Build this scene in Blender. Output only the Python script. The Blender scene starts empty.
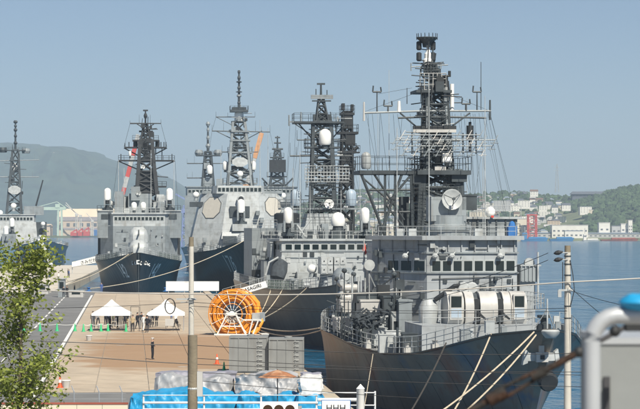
import bpy, math, random
import numpy as np
from mathutils import Vector, Matrix
random.seed(7)
rng = np.random.default_rng(7)
scene = bpy.context.scene
COL = scene.collection
R = math.radians
# ------------------------------------------------------------------ camera, sky, sun, exposure
FPX, HZ, CH = 2200.0, 228.0, 12.8          # focal length and horizon in 640-wide pixels, camera height
cam_d = bpy.data.cameras.new('camera'); cam = bpy.data.objects.new('camera', cam_d); COL.objects.link(cam)
cam.location = (0, 0, CH); cam.rotation_euler = (R(90), 0, 0)
cam_d.sensor_width = 36; cam_d.lens = FPX/640*36; cam_d.shift_y = (HZ-204.5)/640
cam_d.clip_start = 0.2; cam_d.clip_end = 30000
cam_d.dof.use_dof = True; cam_d.dof.focus_distance = 190; cam_d.dof.aperture_fstop = 10
scene.camera = cam
SUN_EL, SUN_AZ = R(49), R(154)             # azimuth clockwise from +Y: behind the camera, a little to the right
w = bpy.data.worlds.new('World'); scene.world = w; w.use_nodes = True
nt = w.node_tree; nt.nodes.clear()
sky = nt.nodes.new('ShaderNodeTexSky'); sky.sky_type = 'NISHITA'; sky.sun_disc = False
sky.sun_elevation = SUN_EL; sky.sun_rotation = SUN_AZ
sky.air_density = 0.7; sky.dust_density = 0.4; sky.ozone_density = 2.6; sky.altitude = 0
bg = nt.nodes.new('ShaderNodeBackground'); bg.inputs['Strength'].default_value = 0.060
wo = nt.nodes.new('ShaderNodeOutputWorld')
nt.links.new(sky.outputs[0], bg.inputs[0]); nt.links.new(bg.outputs[0], wo.inputs[0])
sd = bpy.data.lights.new('sun', 'SUN'); sd.energy = 5.0; sd.angle = R(0.53); sd.color = (1, .93, .80)
sun = bpy.data.objects.new('sun', sd); COL.objects.link(sun)
sv = Vector((math.sin(SUN_AZ)*math.cos(SUN_EL), math.cos(SUN_AZ)*math.cos(SUN_EL), math.sin(SUN_EL)))
sun.rotation_euler = sv.to_track_quat('Z', 'Y').to_euler(); sun.location = sv*300
vs = scene.view_settings
vs.view_transform = 'Standard'; vs.look = 'None'; vs.gamma = 1; vs.exposure = 0.5; vs.use_curve_mapping = False
scene.render.engine = 'CYCLES'
scene.cycles.max_bounces = 6; scene.cycles.volume_bounces = 0; scene.cycles.transparent_max_bounces = 8

# ------------------------------------------------------------------ helpers
def W(px, py, D):                          # a point seen at a 640-wide pixel at distance D
    return Vector(((px-320)/FPX*D, D, CH-(py-HZ)/FPX*D))
def G(px, py, z=2.0):                      # the point of level ground z seen at a pixel
    D = (CH-z)*FPX/(py-HZ)
    return Vector(((px-320)/FPX*D, D, z))
MATS = {}
def mat(name, col, rough=.6, metal=0, var=.15, scale=.6, bump=0, bscale=8, streak=0, scol=(.10,.06,.035), rand=0, spec=.5, patches=(), plates=0):
    if name in MATS: return MATS[name]
    m = bpy.data.materials.new(name); m.use_nodes = True; n = m.node_tree; b = n.nodes['Principled BSDF']
    b.inputs['Roughness'].default_value = rough; b.inputs['Metallic'].default_value = metal
    b.inputs['Specular IOR Level'].default_value = spec
    tc = n.nodes.new('ShaderNodeTexCoord')
    def noise(sc, detail=4, stretch=None):
        t = n.nodes.new('ShaderNodeTexNoise'); t.inputs['Scale'].default_value = sc; t.inputs['Detail'].default_value = detail
        src = tc.outputs['Object']
        if stretch:
            mp = n.nodes.new('ShaderNodeMapping'); mp.inputs['Scale'].default_value = stretch
            n.links.new(src, mp.inputs[0]); src = mp.outputs[0]
        n.links.new(src, t.inputs['Vector']); return t
    def mix(a, bb, fac, typ='MIX'):
        x = n.nodes.new('ShaderNodeMix'); x.data_type = 'RGBA'; x.blend_type = typ
        for s, v in ((x.inputs[0], fac), (x.inputs[6], a), (x.inputs[7], bb)):
            if hasattr(v, 'default_value') or hasattr(v, 'is_output'): n.links.new(v, s)
            else: s.default_value = v
        return x.outputs[2]
    def ramp(o, lo, hi):
        r = n.nodes.new('ShaderNodeMapRange'); r.inputs[1].default_value = lo; r.inputs[2].default_value = hi
        n.links.new(o, r.inputs[0]); return r.outputs[0]
    c = tuple(col)+(1,)
    dk = tuple(v*(1-var) for v in col)+(1,); lt = tuple(min(1, v*(1+var)) for v in col)+(1,)
    cur = mix(dk, lt, ramp(noise(scale, 5).outputs[0], .3, .7))
    if streak:
        s = ramp(noise(1, 5, (2.2, 2.2, .16)).outputs[0], .56, .78)
        mm = n.nodes.new('ShaderNodeMath'); mm.operation = 'MULTIPLY'; mm.inputs[1].default_value = streak; n.links.new(s, mm.inputs[0])
        cur = mix(cur, tuple(scol)+(1,), mm.outputs[0])
    if plates:
        mp = n.nodes.new('ShaderNodeMapping'); mp.inputs['Rotation'].default_value = (R(-90),0,0); n.links.new(tc.outputs['Object'], mp.inputs[0])
        bt = n.nodes.new('ShaderNodeTexBrick'); bt.inputs['Scale'].default_value = 1; bt.inputs['Brick Width'].default_value = 2.3; bt.inputs['Row Height'].default_value = 1.25; bt.inputs['Mortar Size'].default_value = .022; bt.inputs['Bias'].default_value = 0
        bt.inputs['Color1'].default_value = (1,1,1,1); bt.inputs['Color2'].default_value = (.86,.87,.88,1); bt.inputs['Mortar'].default_value = (.62,.62,.63,1); n.links.new(mp.outputs[0], bt.inputs['Vector'])
        cur = mix(cur, bt.outputs[0], plates, 'MULTIPLY')
        cur = mix(cur, (.62,.60,.56,1), ramp(noise(.9, 8).outputs[0], .5, .8), 'MULTIPLY')
    for (pc, psc, lo, hi) in patches:
        cur = mix(cur, tuple(pc)+(1,), ramp(noise(psc, 4).outputs[0], lo, hi))
    if rand:
        oi = n.nodes.new('ShaderNodeObjectInfo'); mr = n.nodes.new('ShaderNodeMapRange')
        mr.inputs[3].default_value = 1-rand; mr.inputs[4].default_value = 1+rand
        n.links.new(oi.outputs['Random'], mr.inputs[0])
        cc = n.nodes.new('ShaderNodeCombineColor')
        for i in range(3): n.links.new(mr.outputs[0], cc.inputs[i])
        cur = mix(cur, cc.outputs[0], 1.0, 'MULTIPLY')
    n.links.new(cur, b.inputs['Base Color'])
    if bump:
        bp = n.nodes.new('ShaderNodeBump'); bp.inputs['Strength'].default_value = bump; bp.inputs['Distance'].default_value = .05
        n.links.new(noise(bscale, 6).outputs[0], bp.inputs['Height']); n.links.new(bp.outputs[0], b.inputs['Normal'])
    MATS[name] = m
    return m

class MB:
    def __init__(s): s.v = []; s.f = []
    def add(s, vs, fs):
        o = len(s.v); s.v += [tuple(v) for v in vs]; s.f += [tuple(i+o for i in f) for f in fs]; return s
    def box(s, x0, x1, y0, y1, z0, z1):
        return s.add([(x0,y0,z0),(x1,y0,z0),(x1,y1,z0),(x0,y1,z0),(x0,y0,z1),(x1,y0,z1),(x1,y1,z1),(x0,y1,z1)],
                     [(0,3,2,1),(4,5,6,7),(0,1,5,4),(1,2,6,5),(2,3,7,6),(3,0,4,7)])
    def frame(s, p, q):
        p = Vector(p); q = Vector(q); d = q-p
        if d.length < 1e-6: d = Vector((0,0,1e-3))
        d.normalize(); up = Vector((0,0,1)) if abs(d.z) < .95 else Vector((0,1,0))
        a = d.cross(up).normalized(); b = a.cross(d).normalized(); return p, q, a, b
    def bar(s, p, q, w, h=None):
        h = w if h is None else h
        p, q, a, b = s.frame(p, q); vs = []
        for o in (p, q):
            for i, j in ((-1,-1),(1,-1),(1,1),(-1,1)): vs.append(o+a*i*w/2+b*j*h/2)
        return s.add(vs, [(0,3,2,1),(4,5,6,7),(0,1,5,4),(1,2,6,5),(2,3,7,6),(3,0,4,7)])
    def tube(s, p, q, r, r2=None, n=7, cap=True):
        r2 = r if r2 is None else r2
        p, q, a, b = s.frame(p, q); vs = []
        for o, rr in ((p, r), (q, r2)):
            for i in range(n):
                t = 2*math.pi*i/n; vs.append(o+(a*math.cos(t)+b*math.sin(t))*rr)
        fs = [(i, (i+1)%n, n+(i+1)%n, n+i) for i in range(n)]
        if cap: fs += [tuple(range(n-1,-1,-1)), tuple(range(n,2*n))]
        return s.add(vs, fs)
    def path(s, pts, r, n=6, radii=None):
        pts = [Vector(p) for p in pts]; m = len(pts); vs = []; fs = []
        d0 = (pts[-1]-pts[0])
        ref = Vector((0,0,1))
        for k, p in enumerate(pts):
            d = (pts[min(k+1,m-1)]-pts[max(k-1,0)]).normalized()
            up = ref if abs(d.z) < .97 else Vector((0,1,0))
            a = d.cross(up).normalized(); b = a.cross(d).normalized(); rr = radii[k] if radii else r
            for i in range(n):
                t = 2*math.pi*i/n; vs.append(p+(a*math.cos(t)+b*math.sin(t))*rr)
        for k in range(m-1):
            for i in range(n): fs.append((k*n+i, k*n+(i+1)%n, (k+1)*n+(i+1)%n, (k+1)*n+i))
        fs += [tuple(range(n-1,-1,-1)), tuple(range((m-1)*n, m*n))]
        return s.add(vs, fs)
    def lathe(s, c, prof, n=12, axis='z'):
        c = Vector(c); ax = Vector(axis) if not isinstance(axis, str) else {'z':Vector((0,0,1)),'y':Vector((0,1,0)),'x':Vector((1,0,0))}[axis]
        ax = ax.normalized(); up = Vector((0,0,1)) if abs(ax.z) < .95 else Vector((0,1,0))
        a = ax.cross(up).normalized(); b = ax.cross(a).normalized(); vs = []; fs = []
        for r, z in prof:
            for i in range(n):
                t = 2*math.pi*i/n; vs.append(c+ax*z+(a*math.cos(t)+b*math.sin(t))*max(r, 1e-3))
        for k in range(len(prof)-1):
            for i in range(n): fs.append((k*n+i, k*n+(i+1)%n, (k+1)*n+(i+1)%n, (k+1)*n+i))
        fs += [tuple(range(n-1,-1,-1)), tuple(range((len(prof)-1)*n, len(prof)*n))]
        return s.add(vs, fs)
    def sphere(s, c, r, n=12, m=7, sz=1):
        return s.lathe(c, [(r*math.sin(math.pi*k/m), -r*sz*math.cos(math.pi*k/m)) for k in range(m+1)], n)
    def loft(s, loops, cap=True):
        n = len(loops[0]); vs = [p for l in loops for p in l]; fs = []
        for k in range(len(loops)-1):
            for i in range(n): fs.append((k*n+i, k*n+(i+1)%n, (k+1)*n+(i+1)%n, (k+1)*n+i))
        if cap: fs += [tuple(range(n-1,-1,-1)), tuple(range((len(loops)-1)*n, len(loops)*n))]
        return s.add(vs, fs)
    def prism(s, poly, z0, z1, top=None):
        return s.loft([[(x,y,z0) for x,y in poly], [(x,y,z1) for x,y in (top or poly)]])
    def lattice(s, c0, w0, d0, c1, w1, d1, lv, r, brace=True, horiz=True):
        c0 = Vector(c0); c1 = Vector(c1); P = []
        for k in range(lv+1):
            t = k/lv; c = c0.lerp(c1, t); ww = (w0+(w1-w0)*t)/2; dd = (d0+(d1-d0)*t)/2
            P.append([c+Vector((sx*ww, sy*dd, 0)) for sx, sy in ((-1,-1),(1,-1),(1,1),(-1,1))])
        for i in range(4): s.tube(P[0][i], P[-1][i], r*1.5, r*1.1, 6)
        for k in range(lv+1):
            for i in range(4):
                j = (i+1) % 4
                if horiz and k: s.tube(P[k][i], P[k][j], r, n=4)
                if brace and k < lv:
                    if k % 2 == 0 or brace == 2: s.tube(P[k][i], P[k+1][j], r*.8, n=4)
                    if k % 2 == 1 or brace == 2: s.tube(P[k][j], P[k+1][i], r*.8, n=4)
        return s
    def rail(s, pts, h=1.0, step=1.4, r=.022, rails=3, close=False):
        pts = [Vector(p) for p in pts]
        if close: pts.append(pts[0])
        for a, b in zip(pts, pts[1:]):
            L = (b-a).length; k = max(1, round(L/step))
            for i in range(k+1):
                p = a.lerp(b, i/k); s.tube(p, p+Vector((0,0,h)), r, n=4)
            for j in range(rails):
                z = h*(j+1)/rails; s.tube(a+Vector((0,0,z)), b+Vector((0,0,z)), r*.8, n=4)
        return s
    def mesh(s, name='mesh'):
        me = bpy.data.meshes.new(name); me.from_pydata(s.v, [], s.f); me.validate(); me.update(); return me
    def build(s, name, m, parent=None, smooth=False):
        me = s.mesh(name)
        if isinstance(m, (list, tuple)):
            for x in m: me.materials.append(x)
        else: me.materials.append(m)
        if smooth:
            me.polygons.foreach_set('use_smooth', [True]*len(me.polygons))
            try: me.set_sharp_from_angle(angle=R(40))
            except Exception: pass
        o = bpy.data.objects.new(name, me); COL.objects.link(o); o.parent = parent
        return o
def tag(o, label=None, cat=None, group=None, kind=None):
    if label: o['label'] = label
    if cat: o['category'] = cat
    if group: o['group'] = group
    if kind: o['kind'] = kind
    return o
def empty(name, loc=(0,0,0), rz=0, label=None, cat=None, group=None):
    o = bpy.data.objects.new(name, None); COL.objects.link(o); o.location = loc; o.rotation_euler = (0,0,rz)
    o.empty_display_size = .2
    return tag(o, label, cat, group)
def copy_tree(o, parent=None):
    c = o.copy(); COL.objects.link(c)
    if parent is not None: c.parent = parent
    for ch in [x for x in bpy.data.objects if x.parent == o]: copy_tree(ch, c)
    return c
def text_mesh(txt, size, depth=.01, align='CENTER'):
    cu = bpy.data.curves.new('txt', 'FONT'); cu.body = txt; cu.size = size; cu.extrude = depth; cu.align_x = align; cu.align_y = 'CENTER'
    cu.resolution_u = 3
    o = bpy.data.objects.new('txt', cu); COL.objects.link(o)
    dg = bpy.context.evaluated_depsgraph_get(); me = bpy.data.meshes.new_from_object(o.evaluated_get(dg))
    bpy.data.objects.remove(o); bpy.data.curves.remove(cu); return me
# ------------------------------------------------------------------ materials
M = {}
M['grey'] = mat('navy grey paint', (.25,.28,.295), .5, 0, .14, .4, .08, 2, .5, (.16,.12,.09), plates=.9)
M['greylt'] = mat('light navy grey paint', (.42,.445,.45), .5, 0, .12, .4, .08, 2, .45, (.24,.19,.14), plates=.9)
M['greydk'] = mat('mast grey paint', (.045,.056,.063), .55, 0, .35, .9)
M['grey2'] = mat('blue grey paint', (.35,.375,.39), .5, 0, .14, .4, .08, 2, .5, (.17,.12,.085), plates=.9)
M['steel'] = mat('pale steel fittings', (.42,.44,.44), .45, 0, .2, 1.5)
M['black'] = mat('black sooted paint', (.022,.025,.028), .6, 0, .3, 1)
M['white'] = mat('white radome', (.80,.80,.77), .45, 0, .04, 1)
M['offw'] = mat('weathered white paint', (.46,.455,.435), .5, 0, .14, .8, .08, 4, .4, (.24,.18,.12))
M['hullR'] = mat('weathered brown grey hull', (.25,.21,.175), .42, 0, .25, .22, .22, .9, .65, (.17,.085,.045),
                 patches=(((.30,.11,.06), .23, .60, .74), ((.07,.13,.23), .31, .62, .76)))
def hull_patch(m, c, col, rad):            # a noisy-edged patch of another colour at one spot of the hull
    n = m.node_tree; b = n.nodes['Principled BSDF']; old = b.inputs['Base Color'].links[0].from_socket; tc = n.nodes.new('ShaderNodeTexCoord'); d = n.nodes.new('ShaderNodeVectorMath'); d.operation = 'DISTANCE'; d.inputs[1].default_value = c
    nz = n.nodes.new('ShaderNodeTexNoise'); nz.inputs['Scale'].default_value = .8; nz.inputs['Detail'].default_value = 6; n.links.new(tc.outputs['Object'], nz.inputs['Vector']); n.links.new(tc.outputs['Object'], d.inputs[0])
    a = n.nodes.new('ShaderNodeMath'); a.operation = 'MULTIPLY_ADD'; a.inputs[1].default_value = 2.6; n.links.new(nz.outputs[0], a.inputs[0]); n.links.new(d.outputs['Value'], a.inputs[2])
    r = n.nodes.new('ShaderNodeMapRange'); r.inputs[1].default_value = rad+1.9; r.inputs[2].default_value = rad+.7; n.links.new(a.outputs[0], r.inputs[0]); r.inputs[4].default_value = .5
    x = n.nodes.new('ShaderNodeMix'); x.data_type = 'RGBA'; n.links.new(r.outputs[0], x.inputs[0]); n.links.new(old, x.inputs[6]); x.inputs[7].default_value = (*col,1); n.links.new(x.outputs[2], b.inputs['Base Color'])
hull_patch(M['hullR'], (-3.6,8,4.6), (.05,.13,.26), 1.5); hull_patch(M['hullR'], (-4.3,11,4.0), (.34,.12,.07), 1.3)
M['hullM'] = mat('grey brown hull', (.16,.145,.135), .4, 0, .16, .25, .10, .7, .4, (.10,.07,.05))
M['hullK'] = mat('dark navy hull', (.021,.026,.029), .35, 0, .2, .3, .08, .7, .3, (.05,.05,.05))
M['hullH'] = mat('dark slate hull', (.027,.031,.034), .38, 0, .25, .3, .08, .7, .45, (.09,.075,.06))
M['hullL'] = mat('pale grey hull', (.34,.36,.37), .45, 0, .12, .3, .05, .7, .3, (.2,.17,.14))
def plating(m):                            # plates dished between frames, welded strakes
    n = m.node_tree; b = n.nodes['Principled BSDF']; tc = n.nodes.new('ShaderNodeTexCoord'); prev = b.inputs['Normal'].links[0].from_socket
    for dr, sc, st in (('Y', .14, .35), ('Z', .10, .25)):
        wv = n.nodes.new('ShaderNodeTexWave'); wv.bands_direction = dr; wv.inputs['Scale'].default_value = sc; wv.inputs['Distortion'].default_value = 1.2; wv.inputs['Detail'].default_value = 2; n.links.new(tc.outputs['Object'], wv.inputs['Vector'])
        bp = n.nodes.new('ShaderNodeBump'); bp.inputs['Strength'].default_value = st; bp.inputs['Distance'].default_value = .05; n.links.new(wv.outputs['Fac'], bp.inputs['Height']); n.links.new(prev, bp.inputs['Normal']); prev = bp.outputs[0]
    n.links.new(prev, b.inputs['Normal'])
for k_ in ('hullR','hullM','hullK','hullH'): plating(M[k_])
M['deck'] = mat('deck paint', (.16,.165,.165), .8, 0, .2, .8)
M['glass'] = mat('dark bridge glass', (.012,.02,.022), .08, 0, .1, 1)
M['frame'] = mat('window frame', (.40,.43,.43), .5)
M['cylb'] = mat('blue grey radome', (.36,.44,.52), .45, 0, .05, 1)
M['panel'] = mat('beige radar face', (.50,.47,.41), .6, 0, .05, 2)
M['num'] = mat('faded white numerals', (.78,.80,.80), .6, 0, .25, 3)
M['red'] = mat('red paint', (.55,.06,.04), .5, 0, .15, 1)
M['blue'] = mat('blue paint', (.03,.14,.38), .5, 0, .15, 1)
M['rope'] = mat('mooring rope', (.50,.43,.32), .9, 0, .2, 6)
M['ropedk'] = mat('dark mooring rope', (.05,.045,.04), .9, 0, .2, 6)
M['net'] = mat('grey green netting', (.17,.21,.18), .9, 0, .3, 2)
M['canvas'] = mat('dark canvas', (.05,.06,.07), .9, 0, .4, 2, .3, 6)
# ------------------------------------------------------------------ water
def water_mat():
    m = bpy.data.materials.new('harbour water'); m.use_nodes = True; n = m.node_tree; b = n.nodes['Principled BSDF']
    b.inputs['Base Color'].default_value = (.006,.085,.165,1); b.inputs['Roughness'].default_value = .12; b.inputs['IOR'].default_value = 1.33
    tc = n.nodes.new('ShaderNodeTexCoord'); prev = None
    for sc, st, dist in ((.06,1,2.6),(.30,1,1.0),(1.3,1,.25)):
        mp = n.nodes.new('ShaderNodeMapping'); mp.inputs['Scale'].default_value = (1,.55,1); mp.inputs['Rotation'].default_value = (0,0,.5)
        t = n.nodes.new('ShaderNodeTexNoise'); t.inputs['Scale'].default_value = sc; t.inputs['Detail'].default_value = 5
        n.links.new(tc.outputs['Object'], mp.inputs[0]); n.links.new(mp.outputs[0], t.inputs['Vector'])
        bp = n.nodes.new('ShaderNodeBump'); bp.inputs['Strength'].default_value = st; bp.inputs['Distance'].default_value = dist
        n.links.new(t.outputs[0], bp.inputs['Height'])
        if prev: n.links.new(prev.outputs[0], bp.inputs['Normal'])
        prev = bp
    n.links.new(prev.outputs[0], b.inputs['Normal'])
    return m
tag(MB().add([(-6000,-300,0),(6000,-300,0),(6000,9000,0),(-6000,9000,0)], [(0,1,2,3)]).build('water', water_mat()), kind='structure')
# ------------------------------------------------------------------ quay
QA = R(4.9)
qe = Vector((-math.sin(QA), math.cos(QA), 0)); qn = Vector((math.cos(QA), math.sin(QA), 0)); QE = Vector((-1.2, 166, 0))
def Q(a, b, z=2.0): return QE+qe*a-qn*b+Vector((0,0,z))      # a along the quay edge, b metres left of it
M['conc'] = mat('quay concrete', (.42,.35,.265), .9, 0, .14, .5, .1, 4, rand=.06,
                patches=(((.30,.26,.21), .35, .56, .76), ((.20,.185,.165), 1.3, .70, .78)))

def soil_stain(m):                         # blown sandy soil lying in bands across the middle of the apron
    n = m.node_tree; b = n.nodes['Principled BSDF']; old = b.inputs['Base Color'].links[0].from_socket
    g_ = n.nodes.new('ShaderNodeNewGeometry'); mp = n.nodes.new('ShaderNodeMapping'); mp.vector_type = 'POINT'
    mp.inputs['Location'].default_value = (0,0,0); mp.inputs['Rotation'].default_value = (0,0,-QA); n.links.new(g_.outputs['Position'], mp.inputs[0])
    ca, sa = math.cos(-QA), math.sin(-QA); ex = QE.x*ca-QE.y*sa; ey = QE.x*sa+QE.y*ca
    sx = n.nodes.new('ShaderNodeSeparateXYZ'); n.links.new(mp.outputs[0], sx.inputs[0])
    def mr(o, a, b_, c=0, d=1):
        r = n.nodes.new('ShaderNodeMapRange'); r.interpolation_type = 'SMOOTHSTEP'; r.inputs[1].default_value = a; r.inputs[2].default_value = b_; r.inputs[3].default_value = c; r.inputs[4].default_value = d; n.links.new(o, r.inputs[0]); return r.outputs[0]
    def mul(a, b_, op='MULTIPLY'):
        x = n.nodes.new('ShaderNodeMath'); x.operation = op
        for i, v in enumerate((a, b_)):
            if isinstance(v, (int, float)): x.inputs[i].default_value = v
            else: n.links.new(v, x.inputs[i])
        return x.outputs[0]
    nz = n.nodes.new('ShaderNodeTexNoise'); nz.inputs['Scale'].default_value = .3; nz.inputs['Detail'].default_value = 7; st = n.nodes.new('ShaderNodeMapping'); st.inputs['Scale'].default_value = (.55,1.0,1); n.links.new(mp.outputs[0], st.inputs[0]); n.links.new(st.outputs[0], nz.inputs['Vector'])
    band = mul(mul(mr(sx.outputs[1], ey-6, ey+12), mr(sx.outputs[1], ey+38, ey+80, 1, 0)), mul(mr(sx.outputs[0], ex-19.5, ex-13), mr(sx.outputs[0], ex-2.5, ex+1, 1, .5)))
    fac = mr(mul(mul(band, .62), mul(nz.outputs[0], 1.25), 'ADD'), .66, 1.12, 0, .85)
    x = n.nodes.new('ShaderNodeMix'); x.data_type = 'RGBA'; n.links.new(fac, x.inputs[0]); n.links.new(old, x.inputs[6]); x.inputs[7].default_value = (.30,.18,.095,1); n.links.new(x.outputs[2], b.inputs['Base Color'])
soil_stain(M['conc'])
M['concw'] = mat('quay wall concrete', (.30,.28,.25), .9, 0, .25, .4, .2, 3, .5, (.12,.10,.08))
M['asph'] = mat('asphalt', (.16,.16,.158), .9, 0, .18, .25, .15, 12)
M['paint'] = mat('road paint', (.72,.71,.67), .8, 0, .12, 1.5)
M['soil'] = mat('sandy soil', (.37,.22,.12), .95, 0, .25, .7, .3, 3)
q = MB()
def slab_poly(poly, z0, z1): return [(p.x, p.y, z0) for p in poly], [(p.x, p.y, z1) for p in poly]
main = [Q(-52,0), Q(206,0), Q(206,110), Q(-52,110)]
lo, hi = slab_poly(main, -3, 1.94); q.loft([lo, hi])
main2 = [Vector((80,114.3,0)), Q(-52.05,-2), Q(-52.05,112), Vector((-140,-60,0)), Vector((80,-60,0))]
lo, hi = slab_poly(main2, -3, 1.95); q.loft([lo, hi])
quay = tag(q.build('quay', M['concw']), kind='structure')
me = MB().box(0,3.55,0,7.93,-.06,0).mesh('slab'); me.materials.append(M['conc'])
for i in range(5):
    for j in range(28):
        o = bpy.data.objects.new('slab', me); COL.objects.link(o); o.parent = quay
        p = Q(-20+8*j, 1.0+3.6*(i+1)-.02, 2.0+random.uniform(-.006,.006)); o.location = p; o.rotation_euler = (0,0,QA)
cop = MB()
for j in range(43): 
    a0, a1 = -52+6*j, -52+6*j+5.97
    if a1 > 206: break
    l0, l1 = slab_poly([Q(a0,-.05), Q(a1,-.05), Q(a1,.97), Q(a0,.97)], 1.7, 2.16)
    MB().loft([l0, l1]).build('coping_stone', M['conc'], quay)
# road
l0, l1 = slab_poly([Q(-50,19.06), Q(206,19.06), Q(206,110), Q(-50,110)], 1.95, 2.0)
l2, l3 = slab_poly([Q(-51.9,1.0), Q(-20.1,1.0), Q(-20.1,19.03), Q(-51.9,19.03)], 1.95, 1.997)
tag(MB().loft([l2, l3]).build('apron_road', M['asph']), kind='structure')
road = tag(MB().loft([l0, l1]).build('road', M['asph']), kind='structure')
l0, l1 = slab_poly([Vector((60,112,0)), Q(-52.1,-1), Q(-52.1,110), Vector((-135,20,0)), Vector((60,20,0))], 1.96, 1.99)
tag(MB().loft([l0, l1]).build('shore_road', M['asph']), kind='structure')
l0, l1 = slab_poly([Q(-24,19.15), Q(190,19.15), Q(190,19.45), Q(-24,19.45)], 2.0, 2.006); MB().loft([l0, l1]).build('edge_line', M['paint'], road)
for k in range(24):
    a0 = -46+10*k
    l0, l1 = slab_poly([Q(a0,23.3), Q(a0+6,23.3), Q(a0+6,23.5), Q(a0,23.5)], 2.0, 2.006); MB().loft([l0, l1]).build('lane_dash', M['paint'], road)
# spread soil: two thin uneven sheets
def soil(name, a0, a1, b0, b1, h):
    nx, ny = 26, 40; vs = []; fs = []
    for j in range(ny+1):
        for i in range(nx+1):
            u, v = i/nx, j/ny; e = min(u,1-u,v*1.0,1-v)*6
            wob = .6*math.sin(v*23+u*5)+.5*math.sin(u*17+1.3)
            p = Q(a0+(a1-a0)*v+wob*.5, b0+(b1-b0)*u+wob*.4, 2.0)
            z = .012+h*min(1,max(0,e+.3*math.sin(9*u+14*v)))*(.6+.4*math.sin(31*u*v+7*v)) if e > 0 else -.04
            vs.append((p.x,p.y,2.0+z))
    for j in range(ny):
        for i in range(nx): a = j*(nx+1)+i; fs.append((a,a+1,a+nx+2,a+nx+1))
    return tag(MB().add(vs, fs).build(name, M['soil'], None, True), kind='structure')
for k, (a_, b_) in enumerate(((6,9),(38,14),(70,10),(110,12))):
    o = MB().lathe(Q(a_,b_,2.0), [(.42,-.02),(.42,.012),(.36,.014),(.35,.006)], 18).build('manhole_cover', M['concw'], quay)
# far pier between the two left-hand ships
M['pier'] = mat('pale pier deck', (.52,.48,.41), .9, 0, .12, .3)
pp = [Vector((-45.5,372.5,0)), Vector((-62,640,0)), Vector((-86,640,0)), Vector((-92,372.5,0))]
l0, l1 = slab_poly(pp, -1, 2.0); tag(MB().loft([l0, l1]).build('pier', M['pier']), kind='structure')
# ------------------------------------------------------------------ far land
def interp(tab, x):
    if x <= tab[0][0]: return tab[0][1]
    for (a, b), (c, d) in zip(tab, tab[1:]):
        if x <= c: return b+(d-b)*(x-a)/(c-a)
    return tab[-1][1]
def hashn(x, y):
    v = math.sin(x*12.9898+y*78.233)*43758.5453; return v-math.floor(v)
def vnoise(x, y):
    xi, yi = math.floor(x), math.floor(y); fx, fy = x-xi, y-yi; fx = fx*fx*(3-2*fx); fy = fy*fy*(3-2*fy)
    a = hashn(xi,yi); b = hashn(xi+1,yi); c = hashn(xi,yi+1); d = hashn(xi+1,yi+1)
    return a+(b-a)*fx+(c-a)*fy+(a-b-c+d)*fx*fy
def fbm(x, y, o=5): return sum(vnoise(x*2**k+17*k, y*2**k)*.5**k for k in range(o))-1.0
# mountain
MT = [(-400,165),(-120,150),(0,137),(20,140),(44,144),(70,142),(94,146),(119,157),(140,166),(163,177),(190,186),(215,197),(260,212),(330,224),(500,232)]
M['mount'] = mat('mountain forest', (.040,.070,.052), .95, 0, .5, .02, .9, .03, patches=(((.055,.085,.055), .008, .50, .62), ((.42,.38,.32), .0062, .685, .70)))
M['mount'].node_tree.nodes['Principled BSDF']
vs = []; fs = []; nx, ny = 200, 46
for j in range(ny+1):
    for i in range(nx+1):
        px = -420+i*(920/nx); t = j/ny; D = 4900+2600*t
        x = (px-320)/FPX*6200+ (t-.5)*60
        hr = (HZ-interp(MT, px))/FPX*6200
        prof = math.sin(min(1, t*2)*math.pi/2)**1.15 if t < .5 else math.cos((t-.5)*math.pi)**.5*1.0
        z = hr*prof*(1+.55*fbm(px*.045, t*7)*(1-abs(2*t-1)))+12*fbm(px*.15, t*20, 5)*min(1,hr/60)
        z = min(z, (HZ-interp(MT, px))/FPX*6200*D/6200 + 7*fbm(px*.16, 3.3))
        vs.append((x, D, z if 0 < t < 1 else -5))
for j in range(ny):
    for i in range(nx): a = j*(nx+1)+i; fs.append((a,a+1,a+nx+2,a+nx+1))
tag(MB().add(vs, fs).build('mountain', M['mount'], None, True), kind='structure')
# right-hand hills
HT = [(200,214),(250,207),(300,196),(345,184),(372,180),(400,184),(440,192),(475,186),(500,184),(520,183),(545,187),(570,188),(600,185),(620,181),(645,177),(700,174),(760,178),(900,190)]
SH = 2190.0
def hillz(x, D):
    px = 320+x/D*FPX
    ridge = (HZ-interp(HT, px)-3)/FPX*2750+0
    t = (D-SH-75)/(2750-SH-75)
    if t <= 0: return 3.0
    big = interp([(560,0),(600,.55),(640,.8),(760,.7)], px)         # the nearer wooded knoll on the right
    base = min(1, t)**1.15
    base = base*(1-big)+big*min(1, t*1.9)**.8*.92
    z = 3+ridge*base*(1+.12*fbm(x*.012, D*.012)) if t <= 1 else 3+ridge*(1-.35*(t-1))
    return max(2.5, z+1.5*fbm(x*.03, D*.03)*min(1,t*4))
M['hill'] = mat('hill ground', (.13,.15,.075), .95, 0, .35, .02, .4, .1, patches=(((.33,.29,.21), .012, .55, .68),))
vs = []; fs = []; nx, ny = 170, 60
for j in range(ny+1):
    for i in range(nx+1):
        D = SH+ (j/ny)*1000; x = (-130+i/nx*960)/FPX*2500 - 0
        vs.append((x, D, hillz(x, D) if j else -1))
for j in range(ny):
    for i in range(nx): a = j*(nx+1)+i; fs.append((a,a+1,a+nx+2,a+nx+1))
tag(MB().add(vs, fs).build('hills', M['hill'], None, True), kind='structure')
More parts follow.
